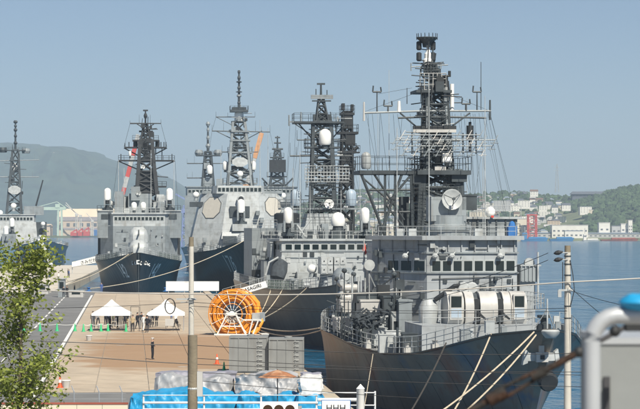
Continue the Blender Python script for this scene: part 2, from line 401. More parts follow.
# woods on the hills: one mass of crowns
def crowns(name, pts, m, label):
    base = []
    mbx = MB(); mbx.sphere((0,0,0), 1, 7, 5, .85); bv = np.array(mbx.v); bf = mbx.f
    V = []; F = []; o = 0
    for (x, y, z, r) in pts:
        jit = 1+rng.uniform(-.28,.28,(len(bv),1)); vv = bv*jit*r*np.array([rng.uniform(.8,1.2),1,rng.uniform(.7,1.25)])+np.array([x,y,z+r*.55])
        V.append(vv); F += [tuple(k+o for k in f) for f in bf]; o += len(bv)
    me = bpy.data.meshes.new(name); me.from_pydata(np.concatenate(V).tolist(), [], F); me.update(); me.materials.append(m)
    ob = bpy.data.objects.new(name, me); COL.objects.link(ob); return tag(ob, label, 'trees', kind='stuff')
M['wood'] = mat('far woodland leaves', (.050,.082,.032), .9, 0, .6, .09, .9, .6)
pts = []
for k in range(11000):
    D = SH+80+random.random()**.8*640; px = random.uniform(215, 730); x = (px-320)/FPX*D
    t = (D-SH-75)/485; dn = .5+fbm(x*.010+3, D*.010)*1.2
    if px > 585: dn += .75
    elif .78 < t < 1.15: dn += .15
    if px < 585 and t < .35 and px < 420: dn -= .2
    if random.random() < dn*.85 or (px > 605 and t > .12):
        pts.append((x, D, hillz(x, D)-.5, random.uniform(2.2, 4.6)*(1.15 if px > 590 else 1)))
crowns('hillside_woods', pts, M['wood'], 'green woods covering the far hills across the water')
# hillside houses
HW = [mat('far wall '+n, c, .8, 0, .06, .2) for n, c in (('white',(.72,.70,.64)),('cream',(.62,.55,.43)),('grey',(.42,.42,.41)),('tan',(.48,.38,.28)))]
HR = [mat('far roof '+n, c, .8, 0, .1, .2) for n, c in (('slate',(.10,.11,.13)),('brown',(.17,.10,.07)),('blue grey',(.20,.24,.29)),('pale',(.45,.44,.42)))]
M['farwin'] = mat('far windows', (.13,.14,.15), .4)
house_protos = {}
def house_mesh(w_, d_, h_, kind):
    a = MB(); a.box(-w_/2,w_/2,-d_/2,d_/2,-3,h_); r = MB()
    if kind == 0: r.loft([[(-w_/2-.5,-d_/2-.5,h_),(w_/2+.5,-d_/2-.5,h_),(w_/2+.5,d_/2+.5,h_),(-w_/2-.5,d_/2+.5,h_)],[(-w_/2+.2,-.1,h_+d_*.32),(w_/2-.2,-.1,h_+d_*.32),(w_/2-.2,.1,h_+d_*.32),(-w_/2+.2,.1,h_+d_*.32)]])
    elif kind == 1: r.loft([[(-w_/2-.4,-d_/2-.4,h_),(w_/2+.4,-d_/2-.4,h_),(w_/2+.4,d_/2+.4,h_),(-w_/2-.4,d_/2+.4,h_)],[(-w_*.22,-.1,h_+d_*.3),(w_*.22,-.1,h_+d_*.3),(w_*.22,.1,h_+d_*.3),(-w_*.22,.1,h_+d_*.3)]])
    else: r.box(-w_/2-.15,w_/2+.15,-d_/2-.15,d_/2+.15,h_,h_+.5)
    ws = []
    for lv in range(max(1, int(h_/3))):
        nn = max(2, int(w_/4))
        for i in range(nn):
            x = -w_/2+w_*(i+.5)/nn; ws.append((x, 1.0+lv*3))
    return a, r, ws
for k in range(10):
    kind = (0,1,2,0,1,0,2,1,0,2)[k]; w_ = (9,11,12,8,10,13,18,9,12,26)[k]; d_ = (8,8,9,7,8,9,11,8,8,12)[k]; h_ = (5.6,5.8,6.2,3.4,5.6,6,9.2,3.2,6,12)[k]
    a, r, ws = house_mesh(w_, d_, h_, kind)
    wm = a.mesh('wall'); wm.materials.append(HW[0]); rm = r.mesh('roof'); rm.materials.append(HR[0])
    gm = MB().box(-.55,.55,-.06,.06,0,1.0).mesh('window'); gm.materials.append(M['farwin'])
    house_protos[k] = (wm, rm, gm, ws, d_)
def put_house(k, x, D, rz, wi, ri, label, group, name='hillside_house', z=None, win=True):
    wm, rm, gm, ws, d_ = house_protos[k]
    root = empty(name, (x, D, hillz(x, D) if z is None else z), rz, label, 'house', group); root.scale = (.74,)*3
    for nm, me_, mt in (('wall', wm, HW[wi]), ('roof', rm, HR[ri])):
        o = bpy.data.objects.new(nm, me_); COL.objects.link(o); o.parent = root; o.material_slots[0].link = 'OBJECT'; o.material_slots[0].material = mt
    if win:
        for (wx, wz) in ws:
            o = bpy.data.objects.new('window', gm); COL.objects.link(o); o.parent = root; o.location = (wx, -d_/2-.05, wz)
    return root
placed = []
def spot_free(x, D, r=8):
    for a, b in placed:
        if (a-x)**2+(b-D)**2 < r*r: return False
    placed.append((x, D)); return True
cw = ['white','cream','grey','tan']; cr = ['slate','brown','blue-grey','pale']
n_h = 0; tries = 0
while n_h < 250 and tries < 5000:
    tries += 1
    px = random.choice([random.uniform(340,425), random.uniform(340,560), random.uniform(455,565)]); t = random.uniform(.06,.92)
    if 560 < px: continue
    D = SH+78+t*485; x = (px-320)/FPX*D
    if not spot_free(x, D): continue
    k = random.choice((0,1,2,3,4,5,7,8,0,1,4,6)); wi = random.choice((0,0,1,1,2,3)); ri = random.choice((0,0,1,2,3))
    zone = [z_ for lim, z_ in ((352,'behind the second mast'),(365,'right of the second mast'),(378,'through the left gantry edge'),(392,'through the gantry middle'),(410,'left of the nearest mast foot'),(430,'behind the nearest mast foot'),(450,'behind the radar dish'),(470,'right of the radar dish'),(490,'left of the white ball'),(505,'right of the white ball'),(520,'above the cream harbour block'),(540,'above the red gantry'),(570,'above the long white shed')) if px < lim][0]; kn = ('gabled','hipped','flat')[(0,1,2,0,1,0,2,1,0,2)[k]]; sz = 'big ' if k in (5,6) else ('small ' if k in (3,7) else '')
    hh = 'near the shore' if t < .35 else ('halfway up' if t < .65 else 'near the ridge')
    put_house(k, x, D, random.uniform(-.5,.5), wi, ri, f'{sz}{cw[wi]} house with {kn} {cr[ri]} roof {hh}, {zone}', 'houses on the far hillside')
    n_h += 1
for i, (px, py, k, wi, ri, lab) in enumerate([(502,206,9,2,3,'long grey apartment block on the hillside beside the white radome ball'),(524,204,6,0,3,'white flat-roofed block on the hillside above the red gantry'),
        (566,206,5,0,0,'white gabled house alone on the slope above the long white shed'),(543,207,2,0,3,'white house row end above the cream harbour block'),(555,208,0,0,0,'white house with slate roof beside a steep grassy slope'),
        (585,210,6,0,2,'white building with blue-grey roof left of the wooded knoll'),(592,211,2,1,2,'cream low house against the wooded knoll'),(478,217,9,1,3,'cream apartment block just left of the white radome ball'),(534,192,5,0,1,'white walled hall high on the bare ridge')]):
    D = 2440 if py > 203 else 2650; x = (px-320)/FPX*D
    put_house(k, x, D, random.uniform(-.2,.2), wi, ri, lab, None, 'hillside_building', CH-(py+3-HZ)/FPX*D)
# ridge-top hall
D = 2690; p = W(588,191,D); root = empty('ridge_hall', (p.x,p.y,p.z-7), 0, 'long dark-roofed hall on the ridge left of the wooded knoll', 'building')
MB().box(-20,20,-7,7,-8,3).build('wall', HR[0], root); MB().loft([[(-22,-9,3),(22,-9,3),(22,9,3),(-22,9,3)],[(-19,-.2,6.4),(19,-.2,6.4),(19,.2,6.4),(-19,.2,6.4)]]).build('roof', HR[0], root)
for i in range(8): MB().box(-18+i*4.6,-15.6+i*4.6,-7.1,-6.9,0,2).build('window', M['farwin'], root)
# harbour-front buildings on the right
def block(name, px0, px1, pyt, D, wallm, roofm, label, depth=16, gable=False, rows=2, z0=2.5, winw=2.2):
    a = W(px0, pyt, D); b = W(px1, pyt, D); cx = (a.x+b.x)/2; wd = b.x-a.x; h = a.z-z0
    root = empty(name, (cx, D+depth/2, z0), 0, label, 'building')
    MB().box(-wd/2,wd/2,-depth/2,depth/2,-1,h if not gable else h*.8).build('wall', wallm, root)
    if gable: MB().loft([[(-wd/2-.6,-depth/2-.6,h*.8),(wd/2+.6,-depth/2-.6,h*.8),(wd/2+.6,depth/2+.6,h*.8),(-wd/2-.6,depth/2+.6,h*.8)],[(-wd/2-.3,-.2,h),(wd/2+.3,-.2,h),(wd/2+.3,.2,h),(-wd/2-.3,.2,h)]]).build('roof', roofm, root)
    else: MB().box(-wd/2-.2,wd/2+.2,-depth/2-.2,depth/2+.2,h,h+.7).build('roof', roofm, root)
    n = max(2, int(wd/4.5))
    for r in range(rows):
        for i in range(n):
            x = -wd/2+wd*(i+.5)/n; z = h*.72*(r+.45)/rows
            MB().box(x-winw/2,x+winw/2,-depth/2-.12,-depth/2+.1,z,z+min(1.6,h*.2)).build('window', M['farwin'], root)
    return root
M['cream'] = mat('cream render', (.66,.60,.47), .8, 0, .06, .1)
block('harbour_block', 509,527,219,2215,M['cream'],HR[3],'tall cream harbour block left of the red lattice gantry',14,rows=3)
block('harbour_block', 501,510,226,2218,M['cream'],HR[3],'small cream block at the left foot of the tall harbour block',12)
block('harbour_shed', 552,588,225.5,2225,HW[0],HR[3],'long white flat-roofed harbour shed below the hillside houses',18)
block('harbour_shed', 565,583,231,2205,HW[0],HR[2],'low white lean-to in front of the long white shed',9,rows=1)
block('harbour_shed', 584,640,232.5,2230,HW[2],HR[2],'long low grey-roofed warehouse row at the right waterfront',20,True,1)
block('harbour_office', 599,610,223,2240,HW[0],HR[3],'pale office block left in the row below the wooded knoll',12)
block('harbour_office', 612,621,226,2242,HW[2],HR[0],'grey dark-topped office block in the row below the wooded knoll',12)
block('harbour_office', 621,630,224,2241,HW[0],HR[3],'pale office block beside the slim white tower',12)
block('harbour_tower', 628.5,632.5,220.5,2236,HW[0],HR[3],'slim white tower at the right waterfront',5,rows=4,winw=1)
block('harbour_shed', 527,552,232,2228,HW[2],HR[2],'low grey shed between the red gantry and the long white shed',12,True,1)
block('harbour_shed', 470,500,230,2220,HW[1],HR[3],'cream waterfront shed behind the nearest warship roof',14)
block('harbour_shed', 372,398,229,2216,HW[1],HR[3],'cream waterfront shed seen through the lattice gantry',14)
block('harbour_tank_house', 400,418,226,2222,HW[0],HR[3],'white waterfront block seen behind the nearest mast foot',14)
# red lattice gantry
g = empty('red_gantry', (W(532,236,2205).x, 2205, 2.5), 0, 'red lattice gantry frame beside the tall cream harbour block', 'gantry')
for sx in (-1,1): MB().lattice((sx*4,0,0),1.6,3,(sx*4,0,23),1.4,3,7,.32).build('leg', M['red'], g)
MB().lattice((0,0,0),9.4,3,(0,0,23),9.4,3,4,.3,2).build('brace', M['red'], g); MB().box(-5.4,5.4,-1.6,1.6,23,24).build('cross_beam', M['red'], g)
# blue barge and harbour craft
M['bargeb'] = mat('bright blue hull', (.03,.20,.42), .5, 0, .12, .1)
M['rust'] = mat('rust red', (.30,.08,.05), .8, 0, .3, .3)
def barge(px0, px1, D, hull, label, cabin=True, h=3.2):
    a = W(px0,238,D); b = W(px1,238,D); L = b.x-a.x; root = empty('barge', ((a.x+b.x)/2, D, 0), 0, label, 'barge')
    MB().loft([[(-L/2+2,-3,-1),(L/2-2,-3,-1),(L/2-2,3,-1),(-L/2+2,3,-1)],[(-L/2,-4,h*.6),(L/2,-4,h),(L/2,4,h),(-L/2,4,h*.6)]]).build('hull', hull, root)
    if cabin:
        MB().box(-L*.42,-L*.25,-2.6,2.6,h*.6,h+5).build('cabin', hull, root); MB().box(-L*.41,-L*.26,-2.72,-2.5,h+2.6,h+3.8).build('window', M['farwin'], root)
        MB().tube((-L*.33,0,h+5),(-L*.33,0,h+11),.25).build('mast', M['steel'], root)
    MB().box(-L*.2,L*.42,-3,3,h*.7,h+.9).build('hatch', M['bargeb'] if hull is M['bargeb'] else hull, root)
    return root
barge(520,548,2160,M['bargeb'],'bright blue barge moored below the red gantry')
barge(549,574,2165,M['bargeb'],'bright blue barge moored below the long white shed',False)
barge(600,638,2172,M['rust'],'long rust-red barge along the right waterfront',False,2.4)
barge(582,599,2176,HW[0],'small white harbour craft between blue and red barges',True,1.6)
# transmission mast on the ridge
D = 2640; p = W(557,190,D); t = empty('radio_mast', (p.x,D,p.z-3), 0, 'thin pale lattice pylon rising from the far ridge', 'pylon')
MB().lattice((0,0,0),4.6,4.6,(0,0,34),1.1,1.1,9,.11).build('lattice', M['steel'], t)
MB().bar((-4,0,26),(4,0,26),.3).bar((-3.4,0,30),(3.4,0,30),.3).build('crossarm', M['steel'], t)
# ---- left far shore
for o in [MB().loft([[(-1500,2900,-2),(-330,2900,-2),(-330,3300,-2),(-1500,3300,-2)],[(-1500,2900,2.5),(-330,2900,2.5),(-330,3300,2.5),(-1500,3300,2.5)]])]:
    tag(o.build('far_shore', M['hill']), kind='structure')
M['shedw'] = mat('pinkish shed cladding', (.60,.48,.37), .8, 0, .06, .05); M['shedr'] = mat('shed roof', (.72,.58,.42), .8, 0, .06, .05); M['shedg'] = mat('grey shed band', (.36,.32,.32), .8)
D = 2935; s = D/FPX; root = empty('shipyard_shed', ((88-320)*s, D, 2.5), 0, 'huge tan shipyard shed across the water behind the ships', 'shed')
wd = 62*s; hh = 27*s
MB().box(-wd/2,wd/2,0,60,0,hh*.55).build('lower_wall', M['shedw'], root)
MB().box(-wd/2-.4,wd/2+.4,-.6,60,hh*.55,hh*.70).build('grey_band', M['shedg'], root)
MB().box(-wd/2-.3,wd/2+.3,-.4,60,hh*.22,hh*.30).build('grey_band', M['shedg'], root)
MB().loft([[(-wd/2,-.5,hh*.70),(wd/2,-.5,hh*.70),(wd/2,60,hh*.70),(-wd/2,60,hh*.70)],[(-wd/2+4,12,hh*1.0),(wd/2,12,hh*1.0),(wd/2,50,hh*1.0),(-wd/2+4,50,hh*1.0)]]).build('roof', M['shedr'], root)
for i in range(9): MB().box(-wd/2+4+i*9,-wd/2+8+i*9,-.7,0,hh*.36,hh*.47).build('window', M['farwin'], root)
MB().box(8,15,-.8,0,0,hh*.22).build('door', M['blue'], root)
M['pgreen'] = mat('pale green crane paint', (.48,.60,.48), .6, 0, .08, .1); M['cranew'] = mat('pale crane paint', (.6,.58,.52), .6)
cr_ = empty('harbour_crane', ((60-320)*s*.99, D-30, 2.5), 0, 'pale green gantry crane left of the tan shipyard shed', 'crane')
for x in (-2.6,2.6): MB().bar((x,0,0),(x*.8,0,36),2.6).build('leg', M['pgreen'], cr_)
MB().bar((-34,0,36),(8,0,36),3,4).build('boom', M['pgreen'], cr_); MB().bar((-34,0,37),(-4,0,45),.8).bar((8,0,37),(-4,0,45),.8).build('stay', M['pgreen'], cr_); MB().box(-6,0,-2,2,37,42).build('cab', M['pgreen'], cr_)
for i, (px, h, dx) in enumerate(((76,44,-14),(80,41,-20),(92,30,-8))):
    c = empty('jib_crane', ((px-320)*s*.99, D-24, 2.5), 0, ['tall thin jib crane before the shed, leaning left','second thin jib crane, leaning furthest left, before the shed','short jib crane near the right end of the shed'][i], 'crane')
    MB().lattice((0,0,0),3,3,(0,0,h*.62),2,2,6,.28).build('tower', M['cranew'], c); MB().bar((2,0,h*.6),(dx,0,h),.9).build('jib', M['cranew'], c); MB().box(-1.8,1.8,-1.8,1.8,h*.6,h*.6+3).build('cab', M['cranew'], c)
for i, (px, wpx, hpx) in enumerate(((74,7,6),(80,6,7),(86,7,8))):
    st = empty('red_staging', ((px-320)*s*.98, D-60, 2.5), 0, ['leftmost red steel staging block before the shed','middle red steel staging block before the shed','rightmost tallest red steel staging block with a raised arm'][i], 'staging')
    MB().box(-wpx*s/2,wpx*s/2,0,10,0,hpx*s*.55).build('base', M['red'], st)
    MB().bar((-wpx*s*.4,2,hpx*s*.5),(wpx*s*.4,2,hpx*s*1.05),1.8).bar((wpx*s*.4,2,0),(wpx*s*.4,2,hpx*s),1.8).build('arm', M['red'], st)
barge(98,124,2870,M['hullK'],'dark low barge on the water before the tan shed',False,4)
block('shore_shed', 30,50,224,2920,M['shedw'],M['shedr'],'small tan shed at the far shore left of the green crane',30,True,1)
# blue and white far cranes seen between the masts
M['craneblue'] = mat('violet blue crane paint', (.20,.25,.45), .6)
c = empty('blue_crane', ((186-320)/FPX*1500,1500,0), 0, 'violet-blue dockside crane tower left of the pale destroyer', 'crane')
MB().lattice((0,0,0),6,6,(0,0,28),3.4,3.4,6,.3).build('tower', M['craneblue'], c); MB().box(-3,3,-2,2,23,26).build('cab', M['craneblue'], c); MB().bar((0,0,32),(-7,0,36),1).build('jib', M['craneblue'], c)
c = empty('tall_crane', ((258-320)/FPX*1300,1300,0), 0, 'orange and white crane jib rising right of the pale destroyer mast', 'crane')
M['oran'] = mat('orange crane paint', (.62,.30,.12), .6)
MB().lattice((-8,0,0),5,5,(-7,0,38),3,3,6,.4).build('tower', M['oran'], c)
MB().bar((-8,0,34),(-2,0,54),2.4).build('jib', M['offw'], c); MB().bar((-2,0,54),(2.2,0,69),2.6).build('jib', M['oran'], c)
c = empty('tall_crane', ((135-320)/FPX*1300,1300,0), 0, 'red and white striped crane jib behind the black mast', 'crane')
MB().lattice((-12,0,0),5,5,(-10,0,20),3,3,6,.4).build('tower', M['red'], c)
P0 = Vector((-11,0,18)); P1 = Vector((2,0,68))
for k in range(8): MB().bar(P0.lerp(P1,k/8), P0.lerp(P1,(k+1)/8), 2.4).build('jib', M['red'] if k % 2 == 0 else M['offw'], c)
# ------------------------------------------------------------------ ships
V3 = Vector
DIG = {'1':[[(.5,0),(.5,1)]], '7':[[(.05,1),(.95,1),(.4,0)]], '6':[[(.85,.95),(.45,.95),(.15,.6),(.1,.25),(.35,.03),(.7,.05),(.9,.3),(.7,.55),(.3,.52),(.13,.36)]],
       '4':[[(.7,0),(.7,1),(.05,.32),(.98,.32)]], '2':[[(.1,.78),(.3,.97),(.7,.97),(.9,.75),(.75,.5),(.08,.03),(.95,.03)]]}
class Ship:
    def __init__(s, name, label, X0, D0, th, L, zd, bd, bw, rake, hm, fl=.8, below=-1.5):
        s.O = V3((X0, D0, 0)); s.th = R(th); s.L = L; s.zt = zd; s.bt = bd; s.wt = bw; s.rake = rake; s.fl = fl; s.below = below
        s.root = empty(name, (X0, D0, 0), s.th, label, 'warship')
        n, m = 44, 9; vs = []; fs = []
        for side in (-1, 1):
            for k in range(m+1):
                t = k/m; ys = rake*t**.85
                for i in range(n+1):
                    u = (i/n)**1.5; y = ys+u*(L-ys)
                    vs.append((side*s.bt_(y, t), y, s.zd(y)+(below-s.zd(y))*t))
        N = (m+1)*(n+1)
        for sd in (0, 1):
            for k in range(m):
                for i in range(n):
                    a = sd*N+k*(n+1)+i; f = (a, a+1, a+n+2, a+n+1); fs.append(f if sd == 0 else f[::-1])
        for k in range(m):
            a = k*(n+1); b = N+a; fs.append((a, a+n+1, b+n+1, b))
            a = k*(n+1)+n; b = N+a; fs.append((a, b, b+n+1, a+n+1))
        s.hull = MB().add(vs, fs).build('hull', hm, s.root, True)
        vs = []; fs = []
        for i in range(n+1):
            y = .05+(i/n)**1.5*(L-.1); b = max(.02, s.bt_(y, 0)-.05)
            vs += [(-b,y,s.zd(y)-.14),(b,y,s.zd(y)-.14)]
        for i in range(n): fs.append((2*i,2*i+1,2*i+3,2*i+2))
        s.deck = MB().add(vs, fs).build('deck', M['deck'], s.root)
    def zd(s, y): return interp(s.zt, y)
    def bt_(s, y, t):
        ys = s.rake*t**.85; ye = max(0, (y-ys)*s.L/(s.L-ys)); a = interp(s.bt, ye); b = interp(s.wt, ye)
        return max(.06, a+(b-a)*t**s.fl)
    def half(s, y, z):
        t = min(1, max(0, (s.zd(y)-z)/(s.zd(y)-s.below))); return s.bt_(y, t)
    def q(s, px, py, y):
        c, sn = math.cos(s.th), math.sin(s.th); dx = (px-320)/FPX
        t = (y+(s.O.x*-sn+s.O.y*c))/(-sn*dx+c)
        P = V3((dx*t, t, CH+(HZ-py)/FPX*t))-s.O
        return V3((P.x*c+P.y*sn, y, P.z))
    def sc(s, y): return FPX/(s.O.y+y*math.cos(s.th))      # pixels per metre there
    def edge(s, y, side, inset=.12): return V3((side*(s.bt_(y,0)-inset), y, s.zd(y)))
    def number(s, txt, yc, zc, h, side, asp=.6, slant=0):
        mb = MB(); wdt = .16*h
        for ci, ch in enumerate(txt):
            for line in DIG[ch]:
                for (a, b), (c, d) in zip(line, line[1:]):
                    A = V3(((ci-(len(txt)-1)/2)*h*asp*1.35+(a-.5)*h*asp, (b-.5)*h)); B = V3(((ci-(len(txt)-1)/2)*h*asp*1.35+(c-.5)*h*asp, (d-.5)*h))
                    dv = (B-A).normalized(); nv = V3((-dv.y, dv.x))*wdt/2; A -= dv*wdt/2; B += dv*wdt/2; k = 5
                    pts = []
                    for i in range(k+1):
                        for sg in (-1, 1):
                            p = A.lerp(B, i/k)+nv*sg; y = yc+side*(p.x+slant*p.y); z = zc+p.y
                            pts.append((side*(s.half(y, z)+.05), y, z))
                    mb.add(pts, [(2*i,2*i+1,2*i+3,2*i+2) for i in range(k)])
        return mb.build('hull_number', M['num'], s.hull)
    def rail(s, y0, y1, side, step=1.3, h=1.0, r=.022, rails=3):
        n = max(2, int((y1-y0)/2.5)); MB().rail([s.edge(y0+(y1-y0)*i/n, side) for i in range(n+1)], h, step, r, rails).build('railing', M['steel'], s.root)

def panes(parent, p0, p1, n, z0, z1, gap=.22, out=.05, m=None, name='window', tilt=0, frame=True):
    p0 = V3(p0); p1 = V3(p1); d = (p1-p0); L = d.length; d.normalize(); nm = V3((d.y, -d.x, 0))
    if nm.y > 0 and abs(nm.y) > .05: nm = -nm
    pw = L/n
    for i in range(n):
        a = p0+d*(i*pw+pw*gap/2); b = p0+d*((i+1)*pw-pw*gap/2)
        vs = [V3((a.x,a.y,z0)), V3((b.x,b.y,z0)), V3((b.x,b.y,z1)), V3((a.x,a.y,z1))]
        fv = [v+nm*out for v in vs]; bv = [v-nm*.05 for v in vs]
        fr2 = [V3((a.x,a.y,z0-.09))-d*.09, V3((b.x,b.y,z0-.09))+d*.09, V3((b.x,b.y,z1+.09))+d*.09, V3((a.x,a.y,z1+.09))-d*.09]; fv2 = [v+nm*out*.6 for v in fr2]; bv2 = [v-nm*.05 for v in fr2]
        if frame: MB().add(fv2+bv2, [(0,1,2,3),(4,7,6,5),(0,4,5,1),(1,5,6,2),(2,6,7,3),(3,7,4,0)]).build('window_frame', M['frame'], parent)
        MB().add(fv+bv, [(0,1,2,3),(4,7,6,5),(0,4,5,1),(1,5,6,2),(2,6,7,3),(3,7,4,0)]).build(name, m or M['glass'], parent)
def whip(parent, p, h, r=.035, m=None): return MB().tube(p, V3(p)+V3((0,0,h)), r, r*.4, 5).build('whip_antenna', m or M['steel'], parent)
def capsule(parent, p, r, h, name='radome', m=None, base=True):
    prof = [(r*.8,0),(r,.12*h),(r,h-r)]+[(r*math.cos(a), h-r+r*math.sin(a)) for a in (.35,.7,1.05,1.35,1.55)]
    o = MB().lathe(p, prof, 14).build(name, m or M['white'], parent, True)
    if base: MB().lathe(V3(p)-V3((0,0,.5)), [(r*.55,0),(r*.55,.55)], 10).build('pedestal', M['greydk'], o)
    return o
def ball(parent, p, r, m=None):
    o = MB().sphere(p, r, 14, 9).build('radome', m or M['white'], parent, True)
    MB().lathe(V3(p)-V3((0,0,r*1.7)), [(r*.7,0),(r*.5,r*.9)], 10).build('pedestal', M['grey'], o); return o
def ciws(parent, p, sc=1.0):
    p = V3(p); o = MB().lathe(p, [(.9*sc,0),(.9*sc,.35*sc),(.55*sc,.4*sc),(.55*sc,.9*sc)], 12).build('close_in_gun', M['greydk'], parent)
    MB().box(p.x-.6*sc,p.x-.35*sc,p.y-.5*sc,p.y+.5*sc,p.z+.5*sc,p.z+1.9*sc).box(p.x+.35*sc,p.x+.6*sc,p.y-.5*sc,p.y+.5*sc,p.z+.5*sc,p.z+1.9*sc).build('trunnion', M['grey'], o)
    MB().tube(p+V3((0,0,1.2*sc)), p+V3((0,-1.9*sc,1.25*sc)), .13*sc, n=8).lathe(p+V3((0,0,1.0*sc)), [(.4*sc,0),(.4*sc,.6*sc)], 8).build('gun_barrel', M['black'], o)
    r = .58*sc; MB().lathe(p+V3((0,0,1.6*sc)), [(r*.8,0),(r,.15),(r,1.5*sc)]+[(r*math.cos(a), 1.5*sc+r*math.sin(a)) for a in (.4,.8,1.2,1.55)], 14).build('radome', M['white'], o, True)
    return o
def dish(parent, p, r, m=None, d=(0,-1,0), depth=.35, mesh=False, name='radar_dish'):
    d = V3(d).normalized(); prof = [(.04,depth*.0)]+[(r*k/6, depth*r*(k/6)**2) for k in range(1,7)]
    back = [(r*1.03, depth*r-.0),(r*1.03,depth*r-.07)]+[(r*k/6, depth*r*(k/6)**2-.08) for k in range(5,0,-1)]
    o = MB().lathe(p, prof+back, 20, d).build(name, m or M['steel'], parent, True)
    mb = MB(); up = V3((0,0,1)); sx = d.cross(up).normalized(); tip = V3(p)+d*r*.9
    for k in range(3):
        t = 2*math.pi*k/3+.5; mb.tube(V3(p)+(sx*math.cos(t)+up*math.sin(t))*r*.95+d*depth*r, tip, .03, n=4)
    mb.lathe(tip, [(.12,-.1),(.12,.15)], 8, d).build('feed', M['greydk'], o)
    MB().lathe(V3(p)-d*.1, [(r*.25,-.8*r),(r*.35,0)], 8, d).build('mount', M['greydk'], o)
    return o
def platform(parent, c, w_, d_, rail=True, m=None, t=.16, h=1.0):
    c = V3(c); o = MB().box(c.x-w_/2,c.x+w_/2,c.y-d_/2,c.y+d_/2,c.z-t,c.z).build('platform', m or M['greydk'], parent)
    if rail: MB().rail([c+V3((sx*w_/2,sy*d_/2,0)) for sx, sy in ((-1,-1),(1,-1),(1,1),(-1,1))], h, 1.1, .025, 2, True).build('railing', m or M['greydk'], o)
    return o
def yard(parent, p0, p1, r=.09, m=None, ants=(), name='yard', dn=0):
    o = MB().tube(p0, p1, r, r*.8, 6).build(name, m or M['greydk'], parent)
    for (t, h) in ants:
        p = V3(p0).lerp(V3(p1), t); MB().tube(p, p+V3((0,0,h)), .04, .025, 5).build('antenna', m or M['greydk'], o)
    return o
def bridge(parent, poly, z0, z1, m, roof=.35, over=.25, name='bridge', top=None):
    o = MB().prism(poly, z0, z1, top).build(name, m, parent)
    cx = sum(p[0] for p in poly)/len(poly); cy = sum(p[1] for p in poly)/len(poly); P = top or poly
    ex = [(cx+(x-cx)*(1+over/abs(x-cx) if abs(x-cx) > .1 else 1), cy+(y-cy)*(1+over/abs(y-cy) if abs(y-cy) > .1 else 1)) for x, y in P]
    MB().prism(ex, z1, z1+roof).build('roof', m, o); return o
def searchlight(parent, p, r=.35):
    p = V3(p); o = MB().lathe(p, [(r*.7,.5),(r,.1),(r,-.25),(r*.86,-.25)], 12, 'y').build('searchlight', M['steel'], parent)
    MB().lathe(p, [(r*.84,-.2),(r*.84,-.15)], 12, 'y').build('lens', M['glass'], o); MB().tube(p-V3((0,0,r)), p-V3((0,0,r+.9)), .07).build('stand', M['grey'], o); return o
def rafts(parent, c, n, dx, r=.32, L=1.3, ax='x'):
    for i in range(n):
        p = V3(c)+V3(dx)*i; MB().lathe(p, [(r*.7,-L/2),(r,-L/2+.1),(r,-.05),(r*1.06,-.05),(r*1.06,.05),(r,.05),(r,L/2-.1),(r*.7,L/2)], 12, ax).build('life_raft', M['offw'], parent, True)
def lockers(parent, x0, x1, y0, y1, zf, n, smin=.4, smax=1.2, ms=None, seed=1):
    rr = random.Random(seed); ms = ms or [M['grey'], M['greylt'], M['greydk'], M['steel']]
    for i in range(n):
        x = rr.uniform(x0, x1); y = rr.uniform(y0, y1); z = zf(y) if callable(zf) else zf; k = rr.random(); h = rr.uniform(smin, smax)
        m = rr.choice(ms)
        if k < .5: MB().box(x-h*.4,x+h*.4,y-h*.3,y+h*.3,z,z+h).box(x-h*.43,x+h*.43,y-h*.33,y+h*.33,z+h,z+h+.05).build('locker', m, parent)
        elif k < .75: MB().lathe((x,y,z), [(.13*h,0),(.13*h,h*.7),(.3*h,h*.8),(.3*h,h),(.1*h,h*1.08)], 10).build('vent', m, parent)
        elif k < .9: MB().lathe((x,y,z+.4), [(.45*h,-.4*h),(.45*h,-.34*h),(.2*h,-.34*h),(.2*h,.34*h),(.45*h,.34*h),(.45*h,.4*h)], 10, 'x').build('hose_reel', m, parent)
        else: MB().tube((x,y,z),(x,y,z+h*1.6),.06).box(x-.2,x+.2,y-.1,y+.1,z+h*1.3,z+h*1.7).build('junction_post', m, parent)
def gun127(parent, c, sc=1.0, m=None):
    c = V3(c); m = m or M['greylt']
    lp = []
    for z, w_, f, b in ((0,1.5,-1.6,1.9),(1.2,1.55,-1.7,1.9),(2.1,1.3,-1.2,1.7),(2.6,.8,-.6,1.3)):
        lp.append([c+V3((x*sc,y*sc,z*sc)) for x, y in ((-w_*.6,f),(w_*.6,f),(w_,f+.7),(w_,b-.4),(w_*.7,b),(-w_*.7,b),(-w_,b-.4),(-w_,f+.7))])
    o = MB().loft(lp).build('gun_mount', m, parent, True)
    MB().lathe(c-V3((0,0,.7*sc)), [(1.7*sc,0),(1.7*sc,.72*sc)], 16).build('barbette', m, o)
    MB().tube(c+V3((0,-1.4*sc,1.4*sc)), c+V3((0,-6.2*sc,2.2*sc)), .16*sc, .09*sc, 10).build('gun_barrel', m, o, True); return o
def bracing(mb, pts, r):
    for a, b in pts: mb.tube(a, b, r, n=5)
    return mb
def rigging(S, segs, r=.018, m=None):
    for a, b in segs: MB().tube(a, b, r, n=4).build('rigging_wire', m or M['greydk'], S.root)
def ribs(parent, p0, p1, n, z0, z1, m, w_=.08, out=.1):
    for i in range(n):
        p = V3(p0).lerp(V3(p1), i/(n-1)); MB().box(p.x-w_/2,p.x+w_/2,p.y-out,p.y+.02,z0,z1).build('stiffener', m, parent)

